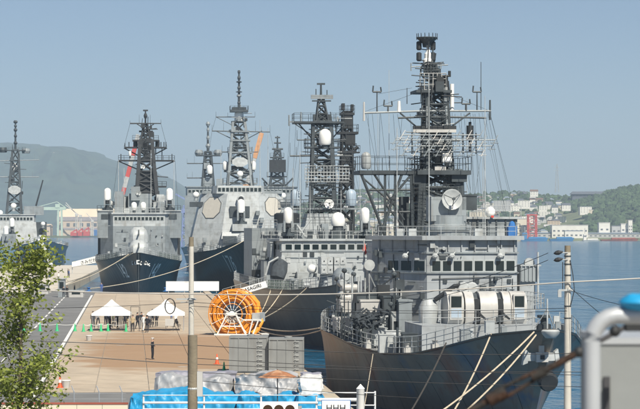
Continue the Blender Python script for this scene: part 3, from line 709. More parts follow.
def fittings(parent, x0, x1, y, z0, z1, n, seed):             # small boxes, pipes, hatches, grab rails and brackets on a front wall
    rr = random.Random(seed)
    for i in range(n):
        x = rr.uniform(x0, x1); z = rr.uniform(z0, z1); k = rr.random(); m = rr.choice([M['grey'], M['greydk'], M['greylt'], M['steel'], M['greydk']])
        if k < .3: a = rr.uniform(.08,.25); MB().box(x-a,x+a,y-rr.uniform(.1,.3),y+.01,z-a*1.2,z+a*1.2).build('junction_box', m, parent)
        elif k < .55: L = rr.uniform(.5,2.2); MB().tube((x,y-.06,z),(x,y-.06,max(z0,z-L)),.03,n=5).build('pipe', m, parent)
        elif k < .75: L = rr.uniform(.5,2.5); MB().tube((x,y-.07,z),(min(x1,x+L),y-.07,z),.028,n=5).build('pipe', m, parent)
        elif k < .88: MB().box(x-.25,x+.25,y-.05,y+.01,z-.4,z+.4).box(x-.2,x+.2,y-.08,y-.04,z-.33,z+.33).build('hatch', m, parent)
        else: MB().lathe((x,y-.2,z),[(.06,.2),(.14,.05),(.14,-.12)],8,'y').build('wall_lamp', m, parent)

# ================================================================== ship 1: nearest, right
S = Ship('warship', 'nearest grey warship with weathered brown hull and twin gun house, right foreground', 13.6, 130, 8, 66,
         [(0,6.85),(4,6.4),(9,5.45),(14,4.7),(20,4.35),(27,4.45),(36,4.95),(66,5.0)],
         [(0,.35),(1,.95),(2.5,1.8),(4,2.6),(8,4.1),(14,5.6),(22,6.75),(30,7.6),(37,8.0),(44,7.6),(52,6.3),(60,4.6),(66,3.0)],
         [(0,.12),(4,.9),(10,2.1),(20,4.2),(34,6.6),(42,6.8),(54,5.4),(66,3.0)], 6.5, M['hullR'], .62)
SR = S
rt = S.root
for sd in (-1, 1): S.rail(1.0, 64, sd, 1.25, 1.05, .026)
# vertical plate seams
for k, y in enumerate((5,8.5,12,15.5,19,23,27,31)):
    vs = []
    for i in range(9):
        z = S.zd(y)-.05-i*(S.zd(y)+.8)/8
        for dy in (-.03,.03): vs.append((-(S.half(y+dy,z)+.012), y+dy, z))
    MB().add(vs, [(2*i,2*i+1,2*i+3,2*i+2) for i in range(8)]).build('plate_seam', M['greydk'], S.hull)
# bow: bulwark chock, jackstaff, anchor
MB().lathe((0,-.1,6.6), [(.3,-.3),(.52,-.05),(.55,.12),(.45,.2)], 18).build('bow_chock', M['steel'], S.hull, True)
MB().tube((0,.7,6.8),(0,.7,8.6),.05).tube((-.6,1.4,6.8),(0,.7,8.0),.03).tube((.6,1.4,6.8),(0,.7,8.0),.03).build('jackstaff', M['steel'], rt)
mb = MB(); mb.lathe((0,1.6,6.7), [(.45,0),(.45,.35),(.2,.4),(.2,.7),(.4,.75),(.4,.9)], 12); mb.build('capstan', M['greydk'], rt)
A = S.q(541,357,1.2); A.y = 1.55
an = MB().box(A.x-.95,A.x+.95,A.y-.5,A.y+.0,A.z-.22,A.z+.24).build('anchor', M['steel'], S.hull)
for sx in (-1,1):
    MB().loft([[(A.x+sx*.85,A.y-.55,A.z-.34),(A.x+sx*1.15,A.y-.55,A.z-.45),(A.x+sx*1.15,A.y-.1,A.z-.45),(A.x+sx*.85,A.y-.1,A.z-.34)],[(A.x+sx*.8,A.y-.55,A.z+.32),(A.x+sx*1.0,A.y-.55,A.z+.5),(A.x+sx*1.0,A.y-.1,A.z+.5),(A.x+sx*.8,A.y-.1,A.z+.32)]]).build('fluke', M['steel'], an)
MB().box(A.x-.36,A.x+.36,A.y-.72,A.y-.45,A.z-.28,A.z+.30).box(A.x-.14,A.x+.14,A.y-.6,A.y-.3,A.z+.25,A.z+.7).build('shank', M['offw'], an); MB().box(A.x-.13,A.x+.13,A.y-.76,A.y-.7,A.z-.12,A.z+.14).build('shackle', M['black'], an)
MB().lathe((A.x+.55,A.y+.9,A.z-1.3), [(.5,-1.1),(.6,-.9),(.6,-.6),(.4,0)], 16, (0,1,.25)).build('hawse_pipe', M['black'], S.hull)
# foredeck
lockers(rt, -3.6, 3.6, 3, 12, S.zd, 14, .35, .8, seed=4)
MB().box(-4.4,4.2,17.6,24,4.2,6.3).build('gun_deckhouse', M['grey2'], rt)
MB().rail([V3((-4.3,17.7,6.3)),V3((4.1,17.7,6.3))],1.0,1.2,.025,2).build('railing', M['steel'], rt)
# twin gun house with two crew windows and two barrel slots
gy = 19.0; a0 = S.q(449,292,gy); a1 = S.q(528,328,gy); gx0, gx1, gz0, gz1 = a0.x, a1.x, a1.z, a0.z
gw = gx1-gx0
def gun_lobe(xa, xb, m, nm, parent, fr=0, zr=0):
    mb = MB(); lp = []; hh = gz1-gz0; r = hh*.42
    prof = [(2.6,gz0)]; prof = [(gy+2.9,gz0),(gy+2.9,gz1-r)]+[(gy+2.9-r+r*math.cos(a),gz1-zr-r+r*math.sin(a)) for a in (.5,1.0,1.5)]+[(gy+fr+r-r*math.sin(a),gz1-zr-r+r*math.cos(a)) for a in (.1,.5,1.0,1.5)]+[(gy+fr+.05,gz0+.55),(gy+fr+.5,gz0)]
    return MB().loft([[(xa,y,z) for y, z in prof],[(xb,y,z) for y, z in prof]]).build(nm, m, parent, True)
gh = gun_lobe(gx0+gw*.0, gx0+gw*.20, M['offw'], 'gun_house', rt, .25)
gun_lobe(gx0+gw*.215, gx0+gw*.325, M['offw'], 'side_shield', gh, .1); gun_lobe(gx0+gw*.40, gx0+gw*.62, M['offw'], 'centre_shield', gh); gun_lobe(gx0+gw*.695, gx0+gw*.79, M['offw'], 'side_shield', gh, .1); gun_lobe(gx0+gw*.805, gx1, M['offw'], 'side_shield', gh, .25)
gun_lobe(gx0+gw*.32, gx0+gw*.71, M['offw'], 'roof_shell', gh, .75, .06); gun_lobe(gx0+gw*.19, gx0+gw*.82, M['greydk'], 'seam_strip', gh, .38, .1)
hh = gz1-gz0
for xa, xb in ((.035,.165),(.84,.96)):
    X0_, X1_ = gx0+gw*xa, gx0+gw*xb; yy = gy+.22
    fr_ = MB().box(X0_-.08,X1_+.08,yy-.03,yy+.35,gz0+hh*.24,gz0+hh*.92).build('window_frame', M['offw'], gh)
    MB().box(X0_,X1_,yy-.05,yy,gz0+hh*.58,gz0+hh*.88).build('window', M['glass'], gh)
    MB().box(X0_,X1_,yy-.05,yy,gz0+hh*.28,gz0+hh*.54).build('window', M['cylb'], gh)
for xc in (.362,.66):
    X_ = gx0+gw*xc; MB().tube((X_,gy+1,gz0+hh*.5),(X_,gy-2.4,gz0+hh*.30),.11,.07,10).box(X_-.2,X_+.2,gy+.2,gy+1.2,gz0+hh*.15,gz0+hh*.8).build('gun_barrel', M['black'], gh)
MB().box(gx0+.3,gx1-.3,gy+.6,gy+2.8,gz0-.35,gz0+.05).build('turntable', M['grey2'], gh)
MB().lathe(((gx0+gx1)/2,gy+1.7,6.0), [(1.9,0),(1.9,gz0-6.3 if gz0 > 6.4 else .3)], 18).build('barbette', M['grey2'], gh)
for k in range(2): MB().lathe((gx0+gw*(.24+.11*k),gy+1.6,gz1+.22), [(.34,-.25),(.42,-.1),(.42,.2),(.2,.3)], 12, 'y').build('sight', M['steel'], gh)
MB().path([(gx0-.6,gy+2,gz1-.6),(gx0+.1,gy+1.8,gz1-.1),(gx0+.7,gy+1.6,gz1+.35),(gx0+1.1,gy+1.5,gz1+.4)], .16, 8).build('hose', M['black'], gh)
MB().lathe((gx0-.95,gy+2.4,gz0+.2), [(.6,0),(.68,.3),(.68,1.2),(.4,1.7)], 14).build('side_tub', M['greylt'], rt, True)
# bridge
by = 36.0
L_ = S.q(379,260,by).x; C_ = S.q(427,260,by-2).x; Rr = S.q(517,260,by-2).x
zb0, zb1 = 4.7, S.q(450,240,by-2).z
bp = [(L_,by+3.2),(C_,by-2),(Rr,by-2),(Rr+.4,by+.5),(Rr+.4,by+7),(L_+1.8,by+7)]
br = bridge(rt, bp, zb0, zb1, M['grey2'], .3, .45)
wz0, wz1 = S.q(450,270.8,by-2).z, S.q(450,261,by-2).z
panes(br, V3((L_,by+3.2,0)).lerp(V3((C_,by-2,0)),.28), (C_-.05,by-2+.05,0), 3, wz0, wz1, .22); panes(br, (C_+.3,by-2,0), (Rr-.1,by-2,0), 8, wz0, wz1, .24)
for zz, th_ in ((wz1+.55,.12),(wz0-.2,.10),(wz0-2.1,.05),(wz0-3.2,.05)):
    e = .12 if th_ > .06 else .03
    MB().prism([(L_-e,by+3.2),(C_-e*.5,by-2-e),(Rr+e,by-2-e),(Rr+.4+e,by+.5),(Rr+.4+e,by+2),(L_-e,by+4.5)], zz, zz+th_).build('ledge', M['grey'], br)
ribs(br, (C_+.6,by-2,0), (Rr-.2,by-2,0), 7, wz1+.7, zb1-.02, M['grey2'], .07, .14)
for i in range(4):
    p = V3((L_,by+3.2,0)).lerp(V3((C_,by-2,0)), (i+.6)/4.3); MB().box(p.x-.12,p.x,p.y-.1,p.y+.1,wz1+.7,zb1-.02).build('stiffener', M['grey2'], br)
for px in (405,435,452,500): 
    p = S.q(px, 256, by-2.35); MB().lathe(p, [(.1,-.2),(.22,-.1),(.22,.15)], 8, 'y').tube(p, p+V3((.3,.3,.3)), .04).build('deck_lamp', M['steel'], br)
MB().box(-4.6,-3.8,by-1.5,by-.2,8.2,8.26).build('panel_mark', M['grey'], br)
p = S.q(430,305,by-2); MB().box(p.x-.4,p.x+.4,by-2.06,by-1.96,5.0,6.9).build('door', M['grey'], br)
for i in range(5):
    p = S.q(445+i*16, 281+2*(i%2), by-2); MB().box(p.x-.15,p.x+.15,by-2.1,by-1.98,p.z-.15,p.z+.15).build('junction_box', M['greydk'], br)
mb = MB(); 
for px in (440,474,490): a = S.q(px,275,by-2.08); b = S.q(px,300,by-2.08); mb.tube(a,b,.035,n=5)
a = S.q(432,279,by-2.08); b = S.q(512,276,by-2.08); mb.tube(a,b,.03,n=5); mb.build('conduit', M['greydk'], br)
fittings(br, C_+.3, Rr-.2, by-2, 4.9, wz0-.4, 46, 5); fittings(br, C_+.3, Rr-.2, by-2, wz1+.2, zb1-.1, 14, 6)
rr8 = random.Random(88); wa = V3((L_,by+3.2,0)); wb_ = V3((C_,by-2,0)); nw = V3((-(C_-L_)*0+ (by-2-by-3.2),-(C_-L_),0)).normalized()
for k in range(34):
    p = wa.lerp(wb_, rr8.uniform(.05,.95))+nw*.08; p.z = rr8.uniform(5.2, wz0-.5) if k % 4 else rr8.uniform(wz1+.3, zb1-.3); m_ = rr8.choice([M['grey'],M['greydk'],M['greylt'],M['greydk']])
    if k % 3 == 0: MB().tube(p, V3((p.x,p.y,max(4.8,p.z-rr8.uniform(.6,2.4)))), .035, n=5).build('pipe', m_, br)
    elif k % 3 == 1: s_ = rr8.uniform(.1,.26); MB().box(p.x-s_*.7,p.x+s_*.7,p.y-s_*.7,p.y+s_*.7,p.z-s_,p.z+s_).build('junction_box', m_, br)
    else: MB().tube(p, p+(wb_-wa).normalized()*rr8.uniform(.3,1.4), .03, n=5).build('pipe', m_, br)
# port wing with ribbed side box and signal lamp, flagstaff
a = S.q(519,266,by+1); b = S.q(541,300,by+1)
MB().box(a.x,b.x-.3,by+.6,by+3,a.z-1.2,a.z).build('bridge_wing', M['grey'], br); ribs(br, (a.x+.1,by+.6,0), (b.x-.4,by+.6,0), 5, a.z-1.15, a.z-.02, M['grey2'])
MB().box(a.x,b.x-.1,by+.5,by+3,a.z,a.z+.1).build('wing_top', M['greylt'], br)
MB().box(a.x,b.x-.5,by+.8,by+4,4.9,a.z-1.2).build('wing_support', M['grey2'], br)
searchlight(br, S.q(529,263,by+1.2), .4)
p = S.q(538,302,by+.4); MB().tube(p, V3((p.x,p.y,S.q(538,252,by+.4).z)), .09, .07).build('flagstaff', M['steel'], rt)
lockers(rt, 5.0, 6.4, 18, 44, S.zd, 16, .5, 1.4, seed=9)
MB().rail([V3((5.2,26,7.0)),V3((7,30,7.0)),V3((7.4,44,7.0))],1.0,1.2,.03,3).build('railing', M['steel'], rt)
# starboard signal platform with ribs, searchlights
a = S.q(372,272,by+3.5); b = S.q(396,291,by+3.5)
sp = MB().box(a.x,b.x,by+3.4,by+7,b.z,a.z).build('signal_platform', M['grey'], rt); ribs(sp, (a.x+.1,by+3.4,0), (b.x-.1,by+3.4,0), 5, b.z+.05, a.z-.05, M['greylt'], .08, .16)
MB().box(a.x-.15,b.x+.1,by+3.2,by+7,a.z,a.z+.25).build('platform_top', M['greylt'], sp); MB().box(a.x,a.x+.5,by+3.36,by+3.5,b.z-.6,b.z+.5).build('doorway', M['black'], sp)
MB().box(a.x,b.x+.5,by+4,by+6.8,4.9,b.z).build('platform_house', M['greydk'], sp)
MB().rail([V3((a.x,by+3.4,a.z+.25)),V3((b.x,by+3.4,a.z+.25))],1.1,.5,.03,3).build('railing', M['steel'], sp)
searchlight(sp, S.q(383,252,by+4), .42); searchlight(rt, S.q(369,265,by+2), .42)
MB().tube(S.q(383,252,by+4)+V3((-.8,.2,0)),S.q(383,252,by+4)+V3((.9,.2,0)),.22).build('lamp_body', M['steel'], sp)
p = S.q(364,272,by+6); MB().tube(p,p+V3((0,0,2.6)),.05).build('flag_pole', M['steel'], rt); MB().loft([[p+V3((0,0,2.4)),p+V3((.12,.02,2.1)),p+V3((.22,-.03,1.5)),p+V3((.1,.02,1.3)),p+V3((-.1,0,1.7))],[p+V3((0,.04,2.4)),p+V3((.12,.06,2.1)),p+V3((.22,.01,1.5)),p+V3((.1,.06,1.3)),p+V3((-.1,.04,1.7))]]).build('signal_flag', M['red'], rt); MB().loft([[p+V3((0,0,1.3)),p+V3((.1,.02,1.1)),p+V3((.05,-.02,.5)),p+V3((-.15,0,.6))],[p+V3((0,.04,1.3)),p+V3((.1,.06,1.1)),p+V3((.05,.02,.5)),p+V3((-.15,.04,.6))]]).build('signal_flag', M['white'], rt)
# starboard side clutter: white panels, rafts, netting, tubes
for (px0,py0,px1,py1,yy,m_,nm) in ((361,300,380,345,30,'offw','locker_house'),(357,293,383,303,31,'greydk','canopy'),(337,318,351,330,34,'offw','locker'),(341,300,352,312,36,'offw','locker'),(384,296,399,345,29,'greydk','door_house'),(399,300,412,352,28,'grey','side_house')):
    a = S.q(px0,py0,yy); b = S.q(px1,py1,yy); MB().box(a.x,b.x,yy,yy+2.2,max(4.8,b.z),a.z).box(a.x-.06,b.x+.06,yy-.06,yy+2.2,a.z-.12,a.z+.02).build(nm, M[m_], rt)
for k in range(4):
    p = S.q(345-3*(k%2), 277+6*k, 38); MB().lathe(p, [(.24,-.6),(.32,-.5),(.32,.5),(.24,.6)], 12, 'y').build('life_raft', M['greylt'], rt, True)
rafts(rt, S.q(350,288,36), 2, (0,.2,-.75), .3, 1.2)
for k in range(3): MB().lathe(S.q(347+2*k,290-3*k,37), [(.13,-1.2),(.17,-1.1),(.17,1.1),(.13,1.2)], 10, (.1,1,.02)).build('torpedo_tube', M['steel'], rt)
mb = MB(); rr = random.Random(3)
for k in range(230):
    p = S.q(rr.gauss(368,8), rr.gauss(320,4), 26.5+rr.uniform(-.8,.8)); d = V3((rr.uniform(-1,1),rr.uniform(-.5,.5),rr.uniform(-.5,.6)))*.35; mb.bar(p-d, p+d, .05, .12)
mb.build('bundled_net', M['canvas'], rt)
MB().tube(S.q(352,330,26.5),S.q(352,322,26.5),.06).tube(S.q(385,327,26.5),S.q(385,318,26.5),.06).bar(S.q(350,323,26.5),S.q(388,316,26.5),.12).build('net_frame', M['steel'], rt)
rr7 = random.Random(77)
for k in range(95):
    px_ = rr7.uniform(330,402); py_ = rr7.uniform(268,338); yy = rr7.uniform(28,42); p = S.q(px_, py_, yy); kk = rr7.random(); m_ = rr7.choice([M['greydk'],M['grey'],M['steel'],M['black'],M['greydk'],M['greylt']])
    if p.x < -7.9 or p.z < 4.9: continue
    if kk < .35: MB().tube((p.x,p.y,4.7), p, rr7.uniform(.03,.08), n=6).build('stanchion', m_, rt)
    elif kk < .6: s_ = rr7.uniform(.15,.45); MB().box(p.x-s_,p.x+s_,p.y-s_,p.y+s_,p.z-s_,p.z+s_).tube((p.x,p.y,4.7),(p.x,p.y,p.z-s_),.05,n=5).build('equipment_box', m_, rt)
    elif kk < .8: q2 = p+V3((rr7.uniform(-1.6,1.6),rr7.uniform(-.5,.5),rr7.uniform(-1.2,1.2))); MB().tube(p,q2,rr7.uniform(.03,.07),n=5).tube((p.x,p.y,4.7),p,.04,n=5).build('derrick_arm', m_, rt)
    else: m_ = M['greydk']; MB().lathe(p,[(.08,-.2),(.18,-.12),(.18,.2),(.1,.28)],10,'y').tube((p.x,p.y,4.7),p,.05,n=5).build('deck_lamp', m_, rt)
lockers(rt, -6.6, -5.0, 18, 44, S.zd, 34, .5, 1.5, seed=12); lockers(rt, -5.6, -3, 25, 33, S.zd, 14, .5, 1.6, seed=13)
for k in range(16):
    y = 15+k*1.9; p = S.edge(y, -1, .45); MB().tube(p, p+V3((0,0,.5+.6*(k%3))), .09).build('davit_post', M['greydk'], rt)
for k, y in enumerate((12,17,26)):
    p = S.edge(y,-1,.5); MB().box(p.x-.22,p.x+.22,y-.3,y+.3,p.z-.1,p.z+.35).lathe(p+V3((0,-.2,.3)),[(.12,0),(.12,.25),(.2,.3)],8).lathe(p+V3((0,.2,.3)),[(.12,0),(.12,.25),(.2,.3)],8).build('bitts', M['offw'], rt)
MB().box(-2.4,5.0,by+7.2,56,4.7,8.4).build('aft_deckhouse', M['grey2'], rt)
MB().box(-2.2,4.4,44,54,8.4,11.6).build('upper_deckhouse', M['grey2'], rt)
MB().lathe((2.2,55,8), [(1.8,0),(1.7,3.6),(1.5,4)], 18).build('funnel', M['greydk'], rt, True)
# deckhouse behind the bridge roof, right
y = 46; a = S.q(466,219,y); b = S.q(521,238,y)
rh = MB().box(a.x,b.x-.3,y,y+8,8.4,a.z).build('radar_house', M['grey'], rt); MB().box(a.x-.2,b.x,y-.2,y+8,a.z,a.z+.18).build('house_top', M['greylt'], rh)
ribs(rh, (a.x+.2,y,0), (b.x-.5,y,0), 6, S.q(470,236,y).z, a.z, M['greydk'], .1, .1)
MB().rail([V3((a.x,y,a.z+.18)),V3((b.x,y,a.z+.18))],.9,.9,.025,2).build('railing', M['steel'], rh)
ball(rh, S.q(490,212,y+1), S.sc(y)**-1*5.4); p = S.q(491,217,y+.1); MB().box(p.x-.1,p.x+.12,p.y-.5,p.y-.4,p.z-.05,p.z+.12).build('warning_plate', M['red'], rh)
p = S.q(512,236,by+3); MB().box(p.x-.35,p.x+.35,p.y-.3,p.y+.3,p.z,p.z+.75).lathe(p+V3((0,0,.7)),[(.3,0),(.2,.35),(.05,.45)],8).build('blue_cover', M['blue'], rt)
for px in (400,412,478,500): p = S.q(px,238,by+1); p.z = zb1+.3; MB().box(p.x-.3,p.x+.3,p.y-.3,p.y+.3,p.z,p.z+.55).build('roof_locker', M['greylt'], rt)
MB().rail([V3((L_+.5,by+3.2,zb1+.3)),V3((C_,by-1.6,zb1+.3)),V3((Rr,by-1.6,zb1+.3))],.7,1.2,.022,2).build('railing', M['steel'], br)
# fire-control director
y = 42; p = S.q(450,222,y); di = MB().lathe(V3((p.x,y+1,zb1)), [(1.7,0),(1.7,.7),(1.9,.75),(1.9,1.1),(1.5,1.2),(1.5,1.9)], 20).build('director', M['grey'], rt)
p = S.q(450,207,y); MB().box(p.x-1.5,p.x+1.3,y,y+2.2,p.z-1.1,p.z+.8).build('director_body', M['grey'], di)
dish(di, S.q(451.5,199.5,y-.3), 10.2/S.sc(y), M['steel'], (0.05,-1,.05), .28)
a = S.q(462,195,y); b = S.q(477,210,y); MB().box(a.x,b.x,y,y+1.6,b.z,a.z).box(a.x-.05,b.x+.05,y-.05,y+1.65,a.z-.1,a.z+.06).build('optic_box', M['greydk'], di)
# ---- main mast
my = 50.0; U = 1/S.sc(my)
def rq(px, py, dy=0): return S.q(px, py, my+dy)
pb = rq(437,238); pm = rq(437,171); pt = rq(435,92)
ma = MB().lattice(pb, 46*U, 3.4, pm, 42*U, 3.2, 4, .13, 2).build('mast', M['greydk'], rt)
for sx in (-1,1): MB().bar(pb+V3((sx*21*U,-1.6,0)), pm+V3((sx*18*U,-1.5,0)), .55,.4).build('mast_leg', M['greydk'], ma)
MB().box(rq(417,0).x,rq(428,0).x,my-.4,my+1.2,pb.z,pm.z).build('cable_trunk', M['greydk'], ma); MB().box(rq(446,0).x,rq(457,0).x,my-.2,my+1.2,rq(0,208).z,pm.z).build('cable_trunk', M['greydk'], ma)
for k in range(14):
    p = rq(random.uniform(420,455), random.uniform(178,228), -1.2); s_ = random.uniform(.2,.5); MB().box(p.x-s_,p.x+s_,p.y-.3,p.y+.3,p.z-s_*.8,p.z+s_*.8).build('mast_box', random.choice([M['grey'],M['greydk'],M['steel']]), ma)
platform(ma, rq(439,171), 54*U, 4.6, True, None, .35, 1.1)
MB().box(rq(447,0).x,rq(462,0).x,my-2,my+1,rq(0,181).z,pm.z-.35).build('platform_bracket', M['greydk'], ma)
# left gantry with radome
pl = rq(386,171); gp = platform(ma, pl, 60*U, 3.6, True, None, .3, 1.15)
mb = MB()
for dy in (-1.6,1.6):
    for (x0,y0,x1,y1,r_) in ((360,171,385,236,.13),(385,171,385,238,.11),(403,171,380,236,.12),(411,171,413,236,.14),(372,171,404,220,.1),(411,175,386,205,.1),(366,190,411,190,.09),(378,212,410,212,.09),(386,205,411,236,.09),(395,171,395,238,.1),(363,178,395,206,.08)):
        mb.tube(rq(x0,y0,dy), rq(x1,y1,dy), r_, n=5)
mb.build('gantry_frame', M['greydk'], gp); capsule(gp, rq(366,169), 5*U, 17*U, m=M['greylt'], base=False)
MB().box(rq(400,0).x,rq(408,0).x,my-.5,my+.6,rq(0,236).z,rq(0,196).z).build('trunk_box', M['greydk'], gp)
# upper lattice
up = MB().lattice(pm, 26*U, 2.4, rq(435,92), 20*U, 2.0, 6, .1, 2).build('upper_mast', M['greydk'], ma)
for sx in (-1,.9): MB().bar(pm+V3((sx*12*U,-1.1,0)), rq(435,92)+V3((sx*9.5*U,-.9,0)), .34,.3).build('mast_leg', M['greydk'] if sx < 0 else M['grey'], ma)
a = rq(434,162); MB().box(rq(438,0).x,rq(447,0).x,my-2.0,my-1.4,rq(0,161).z,rq(0,152).z).build('white_panel', M['white'], ma); MB().box(rq(430,0).x,rq(441,0).x,my-2.1,my-1.8,rq(0,170).z,rq(0,165).z).build('white_frame', M['offw'], ma)
MB().bar(rq(413,128,-1.3), rq(456,128,-1.3), .3,.35).build('wave_guide', M['black'], ma); MB().bar(rq(413,131,-1.5), rq(456,131,-1.5), .2,.25).build('wave_guide', M['offw'], ma)
# air-search array: rows of dipole arms
ar = MB()
rows = [(135,402,480),(140,395,495),(146,396,492),(152,404,483)]
for (py,x0,x1) in rows: ar.tube(rq(x0,py,-2.2), rq(x1,py,-2.2), .05, n=6)
aro = ar.build('air_search_radar', M['grey'], ma)
for (py,x0,x1) in rows:
    n = int((x1-x0)/11)
    for i in range(n+1):
        x = x0+(x1-x0)*i/n; p = rq(x,py,-2.2)
        MB().tube(p+V3((-.35,-.9,-.4)), p+V3((.35,.5,.4)), .035, n=5).tube(p+V3((-.5,-.6,-.28)),p+V3((.15,-.6,-.28)),.03,n=4).build('dipole', M['grey'] if (i+py)%3 else M['offw'], aro)
for x in (412,424,437,450,463,476): MB().tube(rq(x,133,-2.0), rq(x,154,-2.0), .06, n=5).build('array_upright', M['greydk'], aro)
MB().tube(rq(437,150,-2),rq(437,166,-1),.25).build('array_pedestal', M['greydk'], aro)
for k in range(150):
    px_ = random.uniform(414,460); py_ = random.uniform(62,232); 
    if py_ < 170: px_ = 434+(px_-437)*.62
    if py_ < 92: px_ = 432+(px_-434)*.55
    p = rq(px_, py_, random.uniform(-1.6,1.0)); m_ = random.choice([M['greydk'],M['black'],M['grey'],M['greydk'],M['steel']]) if py_ > 110 else random.choice([M['greydk'],M['black']]); kk = random.random()
    if kk < .4: MB().tube(p, p+V3((random.uniform(-.2,.2),0,random.uniform(.6,2.2))), random.uniform(.03,.07), n=5).build('mast_pipe', m_, ma)
    elif kk < .75: s_ = random.uniform(.12,.35); MB().box(p.x-s_,p.x+s_,p.y-.2,p.y+.2,p.z-s_*1.2,p.z+s_*1.2).build('mast_box', m_, ma)
    else: MB().tube(p-V3((random.uniform(.4,1.3),0,0)), p+V3((random.uniform(.4,1.3),0,random.uniform(-.2,.2))), .045, n=5).build('mast_arm', m_, ma)
for sx_ in (419,451):
    mb = MB(); a = rq(sx_,236,-1.9); b = rq(sx_+(6 if sx_ < 430 else -6),96,-1.4)
    for e in (-.18,.18): mb.tube(a+V3((e,0,0)), b+V3((e,0,0)), .02, n=4)
    for k in range(44): c_ = a.lerp(b,k/44); mb.tube(c_-V3((.18,0,0)),c_+V3((.18,0,0)),.014,n=4)
    mb.build('ladder', M['greydk'], ma)
# main yards
yo = MB().tube(rq(364,113,-1), rq(424,111,-1), .085, n=8).tube(rq(447,111,-1), rq(491,111,-1), .085, n=8).tube(rq(424,111,-1), rq(447,111,-1), .085, n=8).build('yard', M['grey'], ma)
MB().tube(rq(398,118,-1), rq(424,117,-1), .09, n=6).tube(rq(446,117,-1), rq(486,118,-1), .09, n=6).tube(rq(420,130,-1), rq(400,113,-1), .07).tube(rq(447,130,-1), rq(470,113,-1), .07).build('yard_brace', M['greydk'], yo)
for (px,p0,p1,r_,m_) in ((364,121,102,.1,'offw'),(490,120,100,.1,'greydk'),(377,112,91,.06,'greydk'),(388,112,106,.08,'greydk'),(399,112,101,.16,'white'),(466,111,104,.1,'greydk'),(477,111,92,.06,'greydk'),(481,111,62,.035,'greydk'),(424,100,60,.04,'greydk'),(407,104,88,.04,'greydk')):
    MB().tube(rq(px,p0,-1), rq(px,p1,-1), r_, r_*.7, 6).build('yard_antenna', M[m_], yo)
for px, py in ((377,92),(388,106),(466,104),(477,92)):
    p = rq(px,py,-1); MB().tube(p+V3((-.35,0,0)),p+V3((.35,0,0)),.07).tube(p+V3((-.35,0,0)),p+V3((-.3,0,.5)),.06).tube(p+V3((.35,0,0)),p+V3((.3,0,.4)),.06).build('antenna_fork', M['greydk'], yo)
# top works
platform(ma, rq(431,91), 36*U, 2.8, False, None, .22)
MB().box(rq(420,0).x,rq(445,0).x,my-1.0,my+1.0,rq(0,88).z,rq(0,84).z).build('grey_band', M['steel'], ma)
MB().rail([rq(420,90,-1.2),rq(446,90,-1.2),rq(446,90,1.2),rq(420,90,1.2)],1.35,.35,.035,3,True).build('basket_rail', M['offw'], ma)
MB().tube(rq(434,90),rq(434,66),.5,.35,10).build('mast_column', M['grey'], ma)
o = MB()
c = rq(430,71,-1); rr_ = 9*U
for k in range(7):
    t = -1+2*k/6; hw = rr_*math.sqrt(max(0,1-t*t)); o.tube(c+V3((t*rr_,.25*t*t,-hw)), c+V3((t*rr_,.25*t*t,hw)), .04, n=4); o.tube(c+V3((-hw,.25*t*t,t*rr_)), c+V3((hw,.25*t*t,t*rr_)), .04, n=4)
for k in range(20):
    t = 2*math.pi*k/20; t2 = 2*math.pi*(k+1)/20; o.tube(c+V3((math.cos(t)*rr_,.25,math.sin(t)*rr_)), c+V3((math.cos(t2)*rr_,.25,math.sin(t2)*rr_)), .07, n=5)
o.build('surface_radar', M['greydk'], ma); MB().box(c.x+.1,c.x+rr_*.9,c.y+.2,c.y+.5,c.z-.6,c.z+.7).build('radar_feed_box', M['greydk'], ma)
MB().tube(rq(411,67,-.5),rq(448,65,-.5),.05).tube(rq(411,63,-.5),rq(411,71,-.5),.05).tube(rq(441,62,-.5),rq(441,69,-.5),.05).build('top_yard', M['grey'], ma)
MB().lathe(rq(428,66), [(.42,0),(.42,.5),(.3,.6),(.3,1.0),(.18,1.1),(.1,1.6)], 12).build('sensor_column', M['white'], ma, True)
for px, py in ((419,46),(433,46),(419,57),(433,57)):
    MB().lathe(rq(px,py), [(.14,-.35),(.22,-.25),(.22,.3),(.12,.38)], 10).tube(rq(px,py+3),rq(427,py+4),.04).build('mast_lamp', M['black'], ma)
c = rq(427,46); tp = MB().lathe(c, [(.35,-.1),(.4,.2),(.9,.65),(.55,.72)], 14).build('direction_finder', M['greydk'], ma)
mb = MB(); zc = (rq(427,38).z)
for k in range(16):
    t = 2*math.pi*k/16; a = V3((c.x+math.cos(t)*.85,c.y+math.sin(t)*.85,zc)); t2 = t+math.pi/8; b = V3((c.x+math.cos(t2)*.85,c.y+math.sin(t2)*.85,zc)); mb.tube(a,b,.05,n=4); mb.tube(a-V3((0,0,.15)),a+V3((0,0,.35)),.03,n=4); mb.tube(V3((c.x,c.y,zc-.7)),a,.03,n=4)
mb.tube((c.x,c.y,zc),(c.x,c.y,rq(0,33).z),.04).build('df_ring', M['greydk'], tp)
MB().tube(rq(445,130,.6),rq(445,77,.6),.32,.26,10).tube(rq(439.5,76,.6),rq(449.5,76,.6),.09).tube(rq(439.5,77,.6),rq(439.5,69,.6),.12).tube(rq(449.5,77,.6),rq(449.5,71,.6),.12).build('black_column', M['black'], ma); MB().lathe(rq(445,92,.6),[(.4,-.8),(.42,0),(.34,.9)],12).build('column_drum', M['black'], ma)
MB().tube(rq(452,111,-.6),rq(452,84,-.6),.17,n=10).build('white_tube', M['white'], ma); MB().tube(rq(470,152,-.6),rq(470,122,-.6),.12).lathe(rq(470,133,-.6),[(.3,-.6),(.3,.6)],10).build('black_sensor', M['black'], ma)
